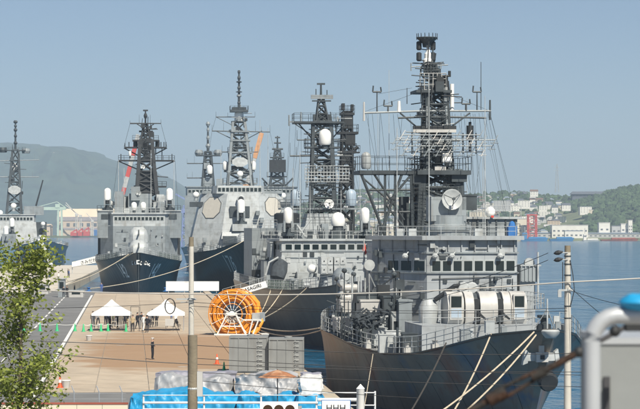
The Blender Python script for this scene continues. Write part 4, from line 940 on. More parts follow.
# tall whips on deck and rigging
for (px,p0,p1,yy,r_) in ((397,252,128,40,.045),(429,240,74,40,.05),(485,238,96,44,.045),(483,236,150,45,.03),(389,240,70,52,.03),(467,236,98,52,.025),(378,240,110,52,.025)):
    a = S.q(px,p0,yy); b = S.q(px,p1,yy); MB().tube(a,b,r_,r_*.5,6).build('whip_antenna', M['steel'], rt)
rigging(S, [(rq(490,113),S.q(519,238,52)),(rq(490,113),S.q(512,200,60)),(rq(488,113),S.q(470,225,46)),(rq(475,114),S.q(480,236,46)),(rq(458,116),S.q(478,236,46)),(rq(366,114),S.q(392,240,44)),(rq(380,113),S.q(378,240,54)),(rq(402,118),S.q(398,170,50)),(rq(424,90),S.q(364,112,49)),(rq(440,91),S.q(490,111,49)),(rq(412,88),S.q(378,94,49)),(rq(470,113),S.q(474,218,47)),(rq(482,113),S.q(505,218,47)),(rq(462,170),S.q(478,218,47))]+[(rq(452+3.0*k,113+(k%3)),S.q(455+4.6*k+random.uniform(-6,6),238,47)) for k in (0,1,3,4,6,7,9,11,12)]+[(rq(368+4.2*k,114),S.q(380+3.2*k+random.uniform(-5,5),171 if k > 5 else 238,50)) for k in (0,1,3,6,7,10)], .012)
for (x0_,x1_,py_) in ((414,460,214),(414,460,196),(418,452,150),(420,448,120),(394,412,196)): MB().rail([rq(x0_,py_,-2.2),rq(x1_,py_,-2.2)],.95,.5,.022,3).build('railing', M['greydk'], ma)
for (x0_,x1_,py_) in ((466,520,238),(395,425,240)): MB().rail([S.q(x0_,py_,by+4),S.q(x1_,py_,by+4)],1.1,.6,.024,3).build('railing', M['greydk'], rt)
# ================================================================== ship 2: middle, behind the nearest one
S = Ship('warship', 'grey warship with lattice masts and ship-name gangway, moored behind the nearest warship', 4.0, 223.2, 5.2, 112,
         [(0,7.4),(6,6.7),(14,6.15),(30,5.9),(112,5.4)],
         [(0,.3),(3,1.9),(8,4.0),(16,6.2),(26,7.6),(40,8.3),(90,8.2),(112,6.6)],
         [(0,.12),(8,1.6),(20,4.2),(40,7.0),(90,7.3),(112,6.0)], 7, M['hullM'], .7)
SM = S; rt = S.root
for sd in (-1, 1): S.rail(1.5, 105, sd, 1.5, 1.05, .028)
MB().rail([S.edge(12+2*k,-1,.3) for k in range(9)], .95, .25, .02, 4).build('rail_netting', M['net'], rt)
by = 36.0; g = lambda px, py, dy=0: S.q(px, py, by+dy)
L_ = g(280,0).x; Rr = g(384,0).x; zb1 = g(0,241).z
bp = [(L_-.6,by+3),(L_+.2,by),(Rr,by),(Rr+.8,by+3),(Rr+.8,by+10),(L_-.6,by+10)]
br = bridge(rt, bp, 5.6, zb1, M['greylt'], .25, .3)
panes(br, (L_+.5,by,0), (Rr-.2,by,0), 11, g(0,249.8).z, g(0,244.6).z, .3); panes(br, (L_-.6,by+3,0), (L_+.2,by,0), 2, g(0,249.8).z, g(0,244.6).z, .3)
for pz in (251.5,258): MB().box(L_,Rr,by-.08,by+.02,g(0,pz).z-.05,g(0,pz).z+.05).build('ledge', M['grey'], br)
a = g(270,240,3); MB().box(a.x,L_-.6,by+2,by+8,g(0,258).z,g(0,243).z).build('bridge_wing', M['grey'], br); MB().box(a.x-.1,L_-.6,by+1.9,by+8,g(0,243).z,g(0,243).z+.15).build('wing_top', M['greylt'], br)
MB().rail([V3((L_-2,by+1,zb1+.25)),V3((Rr,by-.1,zb1+.25))],.9,1.0,.03,2).build('railing', M['steel'], br)
fittings(br, L_+.3, Rr-.2, by, 6.2, g(0,252).z, 60, 15)
# launcher boxes in front of the bridge
a = g(321,257,-9); b = g(346,274,-9)
la = MB().box(a.x,(a.x+b.x)/2-.06,by-9,by-5,b.z,a.z).box((a.x+b.x)/2+.06,b.x,by-9,by-5,b.z,a.z).build('missile_launcher', M['greylt'], rt)
for i in range(4):
    x = a.x+(b.x-a.x)*(i+.5)/4
    for j in range(2): MB().box(x-.28,x+.28,by-9.06,by-8.98,b.z+.12+j*(a.z-b.z)*.5,b.z-.12+(j+1)*(a.z-b.z)*.5).build('cell_door', M['steel'], la); MB().lathe((x,by-9.08,b.z+.5+j*(a.z-b.z)*.5),[(.08,-.02),(.08,.02)],8,'y').build('bolt', M['black'], la)
MB().lathe(((a.x+b.x)/2,by-7,5.9), [(1.6,0),(1.3,b.z-5.9)], 14).build('launcher_base', M['grey'], la)
gun127(rt, (0,15,6.4), .8, M['grey'])
lockers(rt, -6, 5, 17, 34, S.zd, 26, .5, 1.3, seed=21)
ball(rt, g(312,269,-6), .55); MB().box(g(296,0).x,g(318,0).x,by-2,by-.1,5.9,g(0,272).z).build('breakwater', M['greylt'], rt)
# dark rubber boat and davits on the left side, midship blocks
c = g(279,270,-2); bo = MB().lathe(c, [(.3,-1.3),(.85,-1.0),(1.0,0),(.85,1.0),(.3,1.3)], 14, (.25,.3,1)).build('covered_boat', M['canvas'], rt, True); MB().path([c+V3((-1.6,-.5,-.6)),c+V3((-1.2,-.6,.9)),c+V3((-.1,-.6,1.5))],.12).build('davit', M['steel'], bo)
MB().box(g(264,0,3).x,L_-.6,by+3,by+9,5.6,g(0,262).z).build('side_house', M['grey'], rt)
a = S.q(252,228,52); b = S.q(277,290,52); mh = MB().box(a.x,b.x,52,70,5.2,a.z).build('midship_house', M['grey'], rt)
MB().box(a.x-.05,a.x+1.2,51.9,52.05,5.3,7.6).build('doorway', M['black'], mh); MB().box(a.x+1.7,b.x-.3,51.9,52.05,8.6,10.2).build('recess', M['greydk'], mh); MB().box(b.x-1,b.x,51.9,52.05,5.3,7.4).build('doorway', M['black'], mh)
fittings(mh, a.x+.2, b.x-.2, 52, 5.6, a.z-.3, 26, 19); MB().rail([V3((a.x,52,a.z)),V3((b.x,52,a.z))],1,.7,.03,3).build('railing', M['steel'], mh)
MB().box(b.x,6.5,50,72,5.2,S.q(0,232,52).z).build('superstructure', M['greylt'], rt)
a = S.q(275,212,60); b = S.q(301,236,60); fu = MB().lathe(((a.x+b.x)/2,61.5,b.z-2), [((b.x-a.x)/2,0),((b.x-a.x)/2,a.z-b.z+.6)], 20).build('funnel', M['grey'], rt, True)
MB().lathe(((a.x+b.x)/2,61.5,b.z-2), [((b.x-a.x)/2+.03,a.z-b.z+.6),((b.x-a.x)/2+.03,a.z-b.z+1.7),((b.x-a.x)/2-.3,a.z-b.z+1.9)], 20).build('funnel_cap', M['black'], fu, True)
# bridge-roof equipment
a = g(296,206,5); MB().loft([[(g(306,0).x,by+5,zb1),(g(350,0).x,by+5,zb1),(g(352,0).x,by+11,zb1),(g(304,0).x,by+11,zb1)],[(g(312,0).x,by+6,g(0,213).z),(g(346,0).x,by+6,g(0,213).z),(g(346,0).x,by+11,g(0,213).z),(g(312,0).x,by+11,g(0,213).z)]]).build('upper_house', M['grey'], rt)
ciws(rt, V3((g(288,0,1).x,by+1,g(0,236).z)), .92); ciws(rt, V3((g(365,0,1).x,by+1,g(0,236).z)), .92)
do = MB().lathe(g(338,226,2), [(.75,0),(.85,.3),(.85,.8),(.7,1.25),(.4,1.55),(.02,1.65)], 16).build('director_dome', M['white'], rt, True); MB().lathe(V3((g(338,0,2).x,by+2,zb1)), [(.9,0),(.6,g(0,226).z-zb1),(.6,g(0,222).z-zb1)], 12).build('director_base', M['greydk'], do)
p = g(297,225,2); MB().tube(p,p+V3((1.4,0,-2)),.12).tube(p+V3((1.6,0,.6)),p+V3((.4,0,-1)),.1).build('crane_arm', M['greylt'], rt)
for px in (310,322,334,350): p = g(px,238,1); MB().box(p.x-.3,p.x+.3,p.y-.3,p.y+.3,zb1+.25,zb1+.25+random.uniform(.5,1.1)).build('roof_locker', M['greydk'], rt)
# main lattice mast
my = 45.0; U = 1/S.sc(my); rq = lambda px, py, dy=0: S.q(px, py, my+dy)
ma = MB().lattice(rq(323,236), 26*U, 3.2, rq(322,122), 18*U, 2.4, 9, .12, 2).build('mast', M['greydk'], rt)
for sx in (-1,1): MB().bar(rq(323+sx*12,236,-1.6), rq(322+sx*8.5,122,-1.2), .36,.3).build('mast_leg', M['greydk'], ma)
for k in range(26):
    p = rq(random.uniform(311,335), random.uniform(128,232), -.8); s_ = random.uniform(.18,.6); MB().box(p.x-s_,p.x+s_,p.y-.3,p.y+.3,p.z-s_*.8,p.z+s_*.8).build('mast_box', random.choice([M['greydk'],M['greydk'],M['grey'],M['black']]), ma)
platform(ma, rq(322,208), 86*U, 3.6, True, M['grey'], .2)
for px in (296,351): capsule(ma, rq(px,206), 5.4*U, 17*U, m=M['cylb'])
dish(ma, rq(329,204,-2.2), 4.6*U, M['white'], (0,-1,.1), .25)
platform(ma, rq(318,122), 50*U, 3.4, True, M['greydk'], .22); platform(ma, rq(322,147), 34*U, 3, True, M['greydk'], .18)
for s_ in (-1,1): MB().tube(rq(322+s_*9,140),rq(322+s_*24,123),.08).build('platform_strut', M['greydk'], ma)
capsule(ma, rq(325,145,-1.6), 6.2*U, 16*U)
MB().bar(rq(289,122,-1),rq(312,122,-1),.16).tube(rq(289,126,-1),rq(289,115,-1),.09).tube(rq(301,122),rq(301,112),.08).tube(rq(295,124),rq(313,136),.06).build('yard', M['grey'], ma)
yard(ma, rq(290,156,-1), rq(352,156,-1), .11, M['greydk'], ((0,1.6),(.1,1.1),(.25,1.2),(.9,1.0),(1,1.4)))
yard(ma, rq(297,140,-1), rq(346,140,-1), .08, M['greydk'], ((0,1.2),(1,1.3)))
# mesh reflector
for k in range(110):
    px_ = random.uniform(307,339); py_ = random.uniform(118,234); p = rq(px_, py_, random.uniform(-1.5,1.0)); m_ = random.choice([M['greydk'],M['black'],M['grey'],M['greydk'],M['steel']]); kk = random.random()
    if kk < .5: MB().tube(p, p+V3((random.uniform(-.2,.2),0,random.uniform(.6,2.4))), random.uniform(.04,.08), n=5).build('mast_pipe', m_, ma)
    else: MB().tube(p-V3((random.uniform(.4,1.6),0,0)), p+V3((random.uniform(.4,1.6),0,random.uniform(-.2,.2))), .06, n=5).build('mast_arm', m_, ma)
mb = MB(); 
for i in range(15): x = 305+44*i/14; mb.tube(rq(x,166+abs(i-7)*.3,-2.3), rq(x,182-abs(i-7)*.3,-2.3), .045, n=4)
for j in range(6): y_ = 166+16*j/5; mb.tube(rq(305,y_,-2.3), rq(349,y_,-2.3), .05, n=4)
mb.build('air_search_radar', M['steel'], ma)
# top
MB().lattice(rq(322,122),12*U,1.6,rq(321,98),5*U,.8,3,.08,2).build('topmast', M['greydk'], ma); MB().box(rq(313,0).x,rq(331,0).x,my-.5,my+.5,rq(0,124).z,rq(0,113).z).build('mast_house', M['greydk'], ma)
MB().bar(rq(311,97,-.6),rq(333,97,-.6),.3,.5).build('navigation_radar', M['grey'], ma); MB().bar(rq(312,101,-.6),rq(331,101,-.6),.16).build('yard', M['greydk'], ma)
MB().tube(rq(321,98),rq(321,85),.16,.12).bar(rq(317,84),rq(325,84),.25,.22).tube(rq(316,98),rq(316,89),.06).tube(rq(327,98),rq(327,90),.06).build('top_antenna', M['greydk'], ma)
# second dark lattice mast
mx = MB().lattice(S.q(346,236,54), 14*U, 2.4, S.q(347,112,54), 9*U, 1.6, 9, .12, 2).build('second_mast', M['black'], rt)
for (py,w_) in ((151,18),(132,22),(113,14),(168,16)): platform(mx, S.q(347,py,54), w_*U, 2.2, True, M['black'], .3, .9)
for (px,py,w_,h_) in ((347,122,9,14),(350,140,10,12),(346,158,8,12),(348,180,9,12),(343,107,3,7),(352,108,2.5,7)):
    p = S.q(px,py,53.6); MB().box(p.x-w_*U/2,p.x+w_*U/2,p.y-.6,p.y+.6,p.z-h_*U/2,p.z+h_*U/2).build('sensor_box', M['black'], mx)
MB().tube(S.q(354,150,53),S.q(358,147,53),.2).build('side_sensor', M['black'], mx); platform(mx, S.q(356,152,54), 7*U, 1.6, True, M['black'], .15, .8)
for (px,p0,p1) in ((300,236,152),(341,236,190),(360,238,160),(293,240,168),(310,236,186)): MB().tube(g(px,p0,2),g(px,p1,2),.05,.03,5).build('whip_antenna', M['steel'], rt)
rigging(S, [(rq(290,124),S.q(283,240,40)),(rq(289,156),S.q(284,238,40)),(rq(352,156),S.q(368,238,40)),(rq(300,156),S.q(296,206,44)),(rq(345,140),S.q(358,200,44)),(rq(299,140),S.q(290,206,44))]+[(rq(296+5*k,123),S.q(290+7*k+random.uniform(-8,8),238,41)) for k in (0,1,3,4,7,9)], .016)
for (x0_,x1_,py_) in ((282,384,240),(300,350,226),(304,346,214),(306,340,190),(308,338,172),(282,300,236),(352,384,236)): MB().rail([g(x0_,py_,3),g(x1_,py_,3)],1.05,.6,.028,3).build('railing', M['greydk'], rt)
rr9 = random.Random(99)
for k in range(60):
    p = g(rr9.uniform(284,384), rr9.uniform(222,240), rr9.uniform(1,6)); m_ = rr9.choice([M['greydk'],M['grey'],M['black'],M['steel']]); s_ = rr9.uniform(.12,.4)
    if k % 2: MB().tube((p.x,p.y,zb1+.2), p, .05, n=5).build('stanchion', m_, rt)
    else: MB().box(p.x-s_,p.x+s_,p.y-s_,p.y+s_,zb1+.2,p.z).build('roof_locker', m_, rt)

# ================================================================== ship 3: pale destroyer 176
K0 = Vector((-13.1, 428)); S = Ship('warship', 'pale slab-sided destroyer with dark hull numbered 176, left of centre', K0.x, K0.y, 4.6, 150,
         [(0,10.6),(8,9.6),(20,8.3),(40,7.6),(150,6.6)],
         [(0,.35),(5,2.6),(12,5.0),(24,8.2),(38,10.0),(60,10.6),(120,10.4),(150,8.5)],
         [(0,.12),(12,1.6),(30,5.0),(55,9.0),(120,9.4),(150,8)], 9, M['hullK'], .75)
SK = S; rt = S.root
S.number('176', 15.5, 5.6, 2.9, -1, .5, .12)
for sd in (-1,1): S.rail(2, 60, sd, 2, 1.1, .04, 3)
p = (-(S.half(3.5,7.9)+.2), 3.5, 7.9); MB().box(p[0]-.2,p[0]+.3,p[1]-1.4,p[1]+1.4,p[2]-.35,p[2]+.35).box(p[0]-.3,p[0]+.2,p[1]-1.5,p[1]-1.0,p[2]-.9,p[2]+.9).box(p[0]-.3,p[0]+.2,p[1]+1.0,p[1]+1.5,p[2]-.9,p[2]+.9).build('anchor', M['steel'], S.hull)
by = 60.0; g = lambda px, py, dy=0: S.q(px, py, by+dy)
zt = g(0,193).z; cxm = g(240,0).x
# faceted tower: front facet, two 45-degree facets, sides; leaning inwards
def ring(py, fl, fr, sl, sr, d): 
    z = g(0,py).z; a = g(fl,0).x; b = g(fr,0).x; c = g(sl,0).x; e = g(sr,0).x
    return [V3((a,by+d,z)),V3((b,by+d,z)),V3((e,by+d+(e-b)*.8,z)),V3((e,by+26,z)),V3((c,by+26,z)),V3((c,by+d+(a-c)*.8,z))]
sup = MB().loft([ring(252,219,262,189,293,0), ring(193,228,259,203,284,2.5)]).build('superstructure', M['greylt'], rt)
br = MB().loft([[V3((x,y,zt)) for x, y in P_] if False else P_ for P_ in ([V3((g(217,0).x,by+3,zt)),V3((g(263,0).x,by+3,zt)),V3((g(266,0).x,by+5,zt)),V3((g(266,0).x,by+14,zt)),V3((g(213,0).x,by+14,zt)),V3((g(213,0).x,by+5,zt))],[V3((g(218,0).x,by+3.2,g(0,185).z)),V3((g(262,0).x,by+3.2,g(0,185).z)),V3((g(265,0).x,by+5,g(0,185).z)),V3((g(265,0).x,by+14,g(0,185).z)),V3((g(214,0).x,by+14,g(0,185).z)),V3((g(214,0).x,by+5,g(0,185).z))])]).build('bridge', M['greylt'], rt)
panes(br, (g(218,0).x,by+3.05,0), (g(262.5,0).x,by+3.05,0), 11, g(0,190.8).z, g(0,187.2).z, .3, .12)
MB().box(g(203,0).x,g(215,0).x,by+6,by+12,zt,g(0,190).z).build('wing_deck', M['grey'], rt); MB().box(g(266,0).x,g(284,0).x,by+6,by+12,zt,g(0,190).z).build('wing_deck', M['grey'], rt)
MB().rail([V3((g(203,0).x,by+6,g(0,190).z)),V3((g(216,0).x,by+6,g(0,190).z))],1,.8,.05,2).rail([V3((g(265,0).x,by+6,g(0,190).z)),V3((g(284,0).x,by+6,g(0,190).z))],1,.8,.05,2).build('railing', M['greydk'], rt)
# octagonal radar faces on the slanted facets
def octa(parent, A, B, C, D_, u0, u1, v0, v1):
    P_ = lambda u, v: (A.lerp(B,u)).lerp(D_.lerp(C,u), v)
    nrm = (B-A).cross(D_-A).normalized(); nrm = nrm if nrm.y < 0 else -nrm
    c = .28; uv = [(u0+(u1-u0)*c,v0),(u1-(u1-u0)*c,v0),(u1,v0+(v1-v0)*c),(u1,v1-(v1-v0)*c),(u1-(u1-u0)*c,v1),(u0+(u1-u0)*c,v1),(u0,v1-(v1-v0)*c),(u0,v0+(v1-v0)*c)]
    base = [P_(u,v) for u, v in uv]; ctr = sum(base, V3())/8
    o = MB().loft([[p-nrm*.05 for p in base],[p+nrm*.12 for p in base]]).build('radar_face', M['panel'], parent)
    MB().loft([[ctr+(p-ctr)*1.07-nrm*.05 for p in base],[ctr+(p-ctr)*1.07+nrm*.06 for p in base]]).build('face_rim', M['greydk'], o)
r0 = ring(252,219,262,189,293,0); r1 = ring(193,228,259,203,284,2.5)
octa(sup, r0[5], r0[0], r1[0], r1[5], .18, .80, .58, .93); octa(sup, r0[1], r0[2], r1[2], r1[1], .25, .85, .62, .93)
# front details: gun tub, recess, ciws, deckhouse step
ciws(rt, V3((g(241,0,-1).x,by-1,g(0,224).z)), 1.5); MB().box(g(232,0).x,g(250,0).x,by-2.6,by+3,g(0,231).z,g(0,224).z).build('gun_platform', M['greylt'], rt)
MB().loft([[V3((g(219,0).x,by-4,g(0,252).z)),V3((g(252,0).x,by-4,g(0,252).z)),V3((g(252,0).x,by+2,g(0,252).z)),V3((g(219,0).x,by+2,g(0,252).z))],[V3((g(222,0).x,by-2,g(0,232).z)),V3((g(250,0).x,by-2,g(0,232).z)),V3((g(250,0).x,by+2,g(0,232).z)),V3((g(222,0).x,by+2,g(0,232).z))]]).build('front_house', M['greylt'], rt)
MB().box(g(222,0).x,g(236,0).x,by-4.4,by-3.2,g(0,243).z,g(0,236).z).build('bulwark_box', M['greydk'], rt)
MB().box(g(230,0).x,g(250,0).x,by+1.2,by+2.0,g(0,217).z,g(0,206).z).build('recess', M['greydk'], sup); di = MB().lathe(g(241,199,1.2),[(.4,.8),(.9,.5),(.9,-.2),(.7,-.25)],14,'y').build('illuminator', M['steel'], sup); MB().lathe(g(241,199,.9),[(.6,-.04),(.6,.04)],12,'y').build('lens', M['black'], di)
gun127(rt, (0,28,8.6), 1.25, M['greylt']); fittings(rt, g(224,0).x, g(249,0).x, by-4, g(0,250).z, g(0,246).z, 14, 17)
for px, py in ((196,195),(283,196)): ball(rt, g(px,py,8), 3.3/S.sc(by+8)); p = g(px,202,8); MB().box(p.x-1.4,p.x+1.6,by+6,by+10,p.z-1.1,p.z).build('dome_platform', M['greydk'], rt)
for px, py in ((258,213),(262,220),(205,240),(200,246),(264,236)): p = g(px,py,-.5); MB().box(p.x-.4,p.x+.4,p.y,p.y+3,p.z-.5,p.z+.5).build('wall_box', M['grey'], sup)
lockers(rt, -8, 4, 34, 56, S.zd, 18, .6, 1.8, seed=31)
# mast
my = 76.0; U = 1/S.sc(my); rq = lambda px, py, dy=0: S.q(px, py, my+dy)
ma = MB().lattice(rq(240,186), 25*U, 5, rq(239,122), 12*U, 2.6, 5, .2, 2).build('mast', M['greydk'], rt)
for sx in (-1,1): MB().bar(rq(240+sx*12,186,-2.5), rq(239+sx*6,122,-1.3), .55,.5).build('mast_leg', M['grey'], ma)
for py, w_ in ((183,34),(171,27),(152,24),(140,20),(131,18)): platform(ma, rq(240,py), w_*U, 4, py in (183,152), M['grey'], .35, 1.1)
for k in range(16):
    p = rq(random.uniform(233,247), random.uniform(126,180), -1.2); s_ = random.uniform(.3,.8); MB().box(p.x-s_,p.x+s_,p.y-.5,p.y+.5,p.z-s_*.8,p.z+s_*.8).build('mast_box', random.choice([M['greydk'],M['black'],M['grey']]), ma)
c = rq(240,162,-2.8); r_ = 7*U; MB().loft([[c+V3((math.cos(t)*r_*1.2,d,math.sin(t)*r_*.72)) for t in [math.pi*2*(k+.5)/8 for k in range(8)]] for d in (0,.4)]).build('antenna_panel', M['steel'], ma)
for px in (225.5,253): capsule(ma, rq(px,170), 3*U, 9*U); 
ball(ma, rq(240,174,-3), 3.2*U); capsule(ma, rq(239,122), 4.6*U, 12*U, base=False)
platform(ma, rq(239,110), 18*U, 3.8, True, M['greydk'], .5, .9); platform(ma, rq(239,107.5), 14*U, 3, False, M['greydk'], .5)
MB().tube(rq(239,110),rq(239,72),.32,.2,8).build('topmast', M['greydk'], ma)
for py, w_, h_ in ((103,3.5,3),(96,5,2.5),(92,7,1),(88,3.6,3),(82,6,1.4),(78,3.4,4),(72,3.0,3.4)): MB().lathe(rq(239,py),[(w_*U/2*.7,-h_*U/2),(w_*U/2,0),(w_*U/2*.7,h_*U/2)],10).build('top_sensor', M['greydk'] if py != 96 else M['grey'], ma)
yard(ma, rq(216,117), rq(255,117), .12, M['greydk'], ((0,1.2),(.3,1),(1,1.2))); yard(ma, rq(212,131), rq(270,132), .15, M['greydk'], ((0,1.4),(.2,2),(.75,2.5),(.85,1.2),(1,1.6))); yard(ma, rq(222,152), rq(258,152), .14, M['greydk'], ((0,1.5),(1,1.5)))
MB().tube(rq(216,117),rq(234,126),.08).tube(rq(262,117+14),rq(245,140),.1).tube(rq(216,131),rq(234,140),.1).build('yard_brace', M['greydk'], ma)
for (px,p0,p1) in ((260,190,120),(221,184,150),(268,190,128)): MB().tube(rq(px,p0),rq(px,p1),.07,.04,5).build('whip_antenna', M['steel'], rt)

for k in range(40):
    px_ = random.uniform(226,254); py_ = random.uniform(112,184); px_ = 240.0+(px_-240.0)*(0.45+(1-0.45)*(py_-112)/(184-112)); p = rq(px_, py_, random.uniform(-1.8,.5)); m_ = random.choice([M['greydk'],M['black'],M['grey'],M['steel']]); kk = random.random(); e_ = 1
    if kk < .4: MB().tube(p, p+V3((random.uniform(-.3,.3),0,random.uniform(1,3.5))), random.uniform(.06,.12), n=5).build('mast_pipe', m_, ma)
    elif kk < .75: MB().tube(p-V3((random.uniform(.5,2.2),0,0)), p+V3((random.uniform(.5,2.2),0,random.uniform(-.3,.3))), .09, n=5).build('mast_arm', m_, ma)
    else: s_ = random.uniform(.2,.55); MB().box(p.x-s_,p.x+s_,p.y-.4,p.y+.4,p.z-s_*1.2,p.z+s_*1.2).build('mast_box', m_, ma)
rigging(S, [(rq(212,131),g(203,192)),(rq(270,132),g(283,192)),(rq(216,117),rq(212,131))], .03)
MB().box(-9,9,by+26,by+70,6.5,13).build('aft_house', M['grey'], rt); MB().lathe((0,by+46,13),[(3.5,0),(3,5)],4).build('funnel', M['grey'], rt)
# ================================================================== ship 4: helicopter destroyer with black mast
S = Ship('warship', 'dark-hulled warship with black lattice mast seen bow on, numbered 142', -32.4, 393, 4.7, 138,
         [(0,8.4),(6,7.8),(14,7.1),(28,6.5),(138,6.0)],
         [(0,.4),(4,2.2),(9,4.2),(16,6.2),(26,7.9),(40,8.6),(110,8.5),(138,7)],
         [(0,.12),(9,1.2),(22,3.8),(44,7.0),(110,7.4),(138,6)], 7, M['hullH'], .7)
SH4 = S; rt = S.root
S.number('142', 10.5, 5.0, 2.2, -1, .5, -.15); S.number('142', 10.5, 5.0, 2.2, 1, .5, -.15)
for sd in (-1,1):
    S.rail(1.5, 120, sd, 1.6, 1.05, .04, 3); MB().rail([S.edge(8+3*k,sd,.3) for k in range(9)], .9, .35, .03, 4).build('rail_netting', M['net'], rt)
MB().box(-.07,.07,.0,.1,0,8.2).build('stem_bar', M['greydk'], S.hull)
# white fairleads and anchor marks on the bow
for (px,py,w_,h_) in ((132.5,262.8,1.4,4.5),(135.5,263,2.2,3.2),(138,261.8,3,4.6),(141,263,1.6,4.2),(145.5,263,2.2,4),(148,262.5,1.4,6),(149.4,264.5,1.2,3)):
    p = S.q(px,py,1.2); side = -1 if p.x < 0 else 1; y = .2
    for yy in [k*.1 for k in range(2,60)]:
        if S.half(yy, p.z) >= abs(p.x): y = yy; break
    u = 1/S.sc(y); a = h_*u/2; b = w_*u/2
    MB().box(p.x-b,p.x+b,y-.28,y+.1,p.z-a,p.z-a*.5).box(p.x-b,p.x+b,y-.28,y+.1,p.z+a*.4,p.z+a*.8).box(p.x-b,p.x-b*.3,y-.28,y+.1,p.z-a*.5,p.z+a*.4).build('fairlead', M['white'], S.hull)
gun127(rt, (0,19,7.6), 1.15, M['greylt']); gun127(rt, (0,28,10.0), 1.15, M['greylt'])
MB().box(-4,4,25.5,34,6.3,9.2).build('gun_deckhouse', M['grey'], rt)
lockers(rt, -6, 6, 8, 36, S.zd, 26, .5, 1.3, seed=41)
by = 42.0; g = lambda px, py, dy=0: S.q(px, py, by+dy)
MB().prism([(g(100,0).x,by+5),(g(113,0).x,by),(g(165,0).x,by),(g(178,0).x,by+5),(g(178,0).x,by+30),(g(100,0).x,by+30)], 6.2, g(0,226).z).build('superstructure', M['grey'], rt)
fittings(rt, g(114,0).x, g(164,0).x, by, 7, g(0,227).z, 50, 16)
br = bridge(rt, [(g(108,0).x,by+3),(g(113,0).x,by+.5),(g(165,0).x,by+.5),(g(170,0).x,by+3),(g(170,0).x,by+12),(g(108,0).x,by+12)], g(0,226).z, g(0,214).z, M['greylt'], .3, .3)
panes(br, (g(114,0).x,by+.5,0), (g(164,0).x,by+.5,0), 13, g(0,220).z, g(0,217).z, .3, .1)
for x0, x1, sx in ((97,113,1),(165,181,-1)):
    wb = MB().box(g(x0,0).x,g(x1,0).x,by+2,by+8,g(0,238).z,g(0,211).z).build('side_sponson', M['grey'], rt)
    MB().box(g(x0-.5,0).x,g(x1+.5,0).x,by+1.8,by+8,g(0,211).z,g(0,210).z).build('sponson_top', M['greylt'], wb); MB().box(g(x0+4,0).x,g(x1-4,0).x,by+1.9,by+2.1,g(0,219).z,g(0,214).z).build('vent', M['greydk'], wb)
    MB().box(g(x0,0).x,g(x1,0).x,by+9,by+14,5,g(0,238).z).build('shade_block', M['black'], wb)  # plain black block stands for the shade below the sponson
    MB().rail([V3((g(x0,0).x,by+2,g(0,210).z)),V3((g(x1,0).x,by+2,g(0,210).z))],.9,.7,.05,2).build('railing', M['greydk'], wb)
for px in (107.5,169.5): ciws(rt, V3((g(px,0,3).x,by+3,g(0,210).z)), 1.2)
for px in (112,165): ball(rt, g(px,203.5,4), 2.8/S.sc(by+4))
for px in (134,143.2): capsule(rt, g(px,210,1), 2.9/S.sc(by+1), 8/S.sc(by+1))
MB().rail([V3((g(113,0).x,by+.4,g(0,214).z+.3)),V3((g(165,0).x,by+.4,g(0,214).z+.3))],.9,.9,.045,2).build('railing', M['steel'], br)
MB().box(g(128,0).x,g(152,0).x,by+5,by+12,g(0,214).z,g(0,193).z).box(g(131,0).x,g(140,0).x,by+4,by+8,g(0,200).z,g(0,186).z).build('director_house', M['grey'], rt)
dish(rt, g(138.5,193,4), 2.6/S.sc(by), M['steel'])
for k in range(18):
    p = g(random.choice([random.uniform(114,128),random.uniform(152,164)]), random.uniform(190,210), random.uniform(3,8)); s_ = random.uniform(.4,1); MB().box(p.x-s_,p.x+s_,p.y-s_,p.y+s_,g(0,213).z,p.z).build('roof_equipment', random.choice([M['grey'],M['greydk'],M['greylt']]), rt)
my = 58.0; U = 1/S.sc(my); rq = lambda px, py, dy=0: S.q(px, py, my+dy)
ma = MB().lattice(rq(147,214), 24*U, 5, rq(146,140), 12*U, 2.6, 7, .24, 2).build('mast', M['black'], rt)
MB().loft([[rq(135,195,-2),rq(159,195,-2),rq(159,195,3),rq(135,195,3)],[rq(138,172,-1.6),rq(157,172,-1.6),rq(157,172,2.5),rq(138,172,2.5)]]).build('mast_stack', M['black'], ma)
platform(ma, rq(162,186), 9*U, 3, True, M['black'], .3, .9)
for sx in (-1,1): MB().bar(rq(147+sx*10,196,-2.5), rq(146+sx*6,140,-1.3), .7,.6).build('mast_leg', M['black'], ma)
for k in range(18):
    p = rq(random.uniform(139,153), random.uniform(140,172), -1.2); s_ = random.uniform(.25,.7); MB().box(p.x-s_,p.x+s_,p.y-.5,p.y+.5,p.z-s_,p.z+s_).build('mast_box', M['black'], ma)
platform(ma, rq(146.5,160), 56*U, 2.4, True, M['black'], .3, .9); platform(ma, rq(145.5,147), 42*U, 2.4, False, M['black'], .3)
platform(ma, rq(145.5,140), 26*U, 3, True, M['black'], .3, .9)
for px in (135.5,157.5): MB().lathe(rq(px,147),[(2*U,0),(2.3*U,3*U),(2*U,7*U)],8).build('jammer_pod', M['black'], ma)
for px, h_ in ((125,4),(129,5),(161,5),(164,5),(166,5),(162,13),(121,6),(172,6)): p = rq(px,147 if px not in (121,172,162) else 160); MB().tube(p,p+V3((0,0,h_*U)),.1,n=5).build('antenna', M['black'], ma)
MB().tube(rq(124,148),rq(139,156),.12).tube(rq(167,148),rq(152,156),.12).tube(rq(118,161),rq(139,170),.12).tube(rq(175,161),rq(154,170),.12).build('yard_brace', M['black'], ma)
MB().lattice(rq(145.5,140),9*U,1.8,rq(145.5,124),4*U,1,3,.14,2).build('topmast', M['black'], ma); MB().bar(rq(139,131.5),rq(153,131.5),.4,.35).build('yard', M['black'], ma)
yard(ma, rq(130,123.5), rq(161,123.5), .16, M['black'], ((0,.6),(1,.8),(.3,1.8),(.65,1.8))); MB().tube(rq(145.5,126),rq(145.5,110),.2,.14).lathe(rq(145.5,116),[(.25,-.5),(.4,0),(.25,.5)],8).bar(rq(143,110.5),rq(148,110.5),.3).build('top_antenna', M['black'], ma)
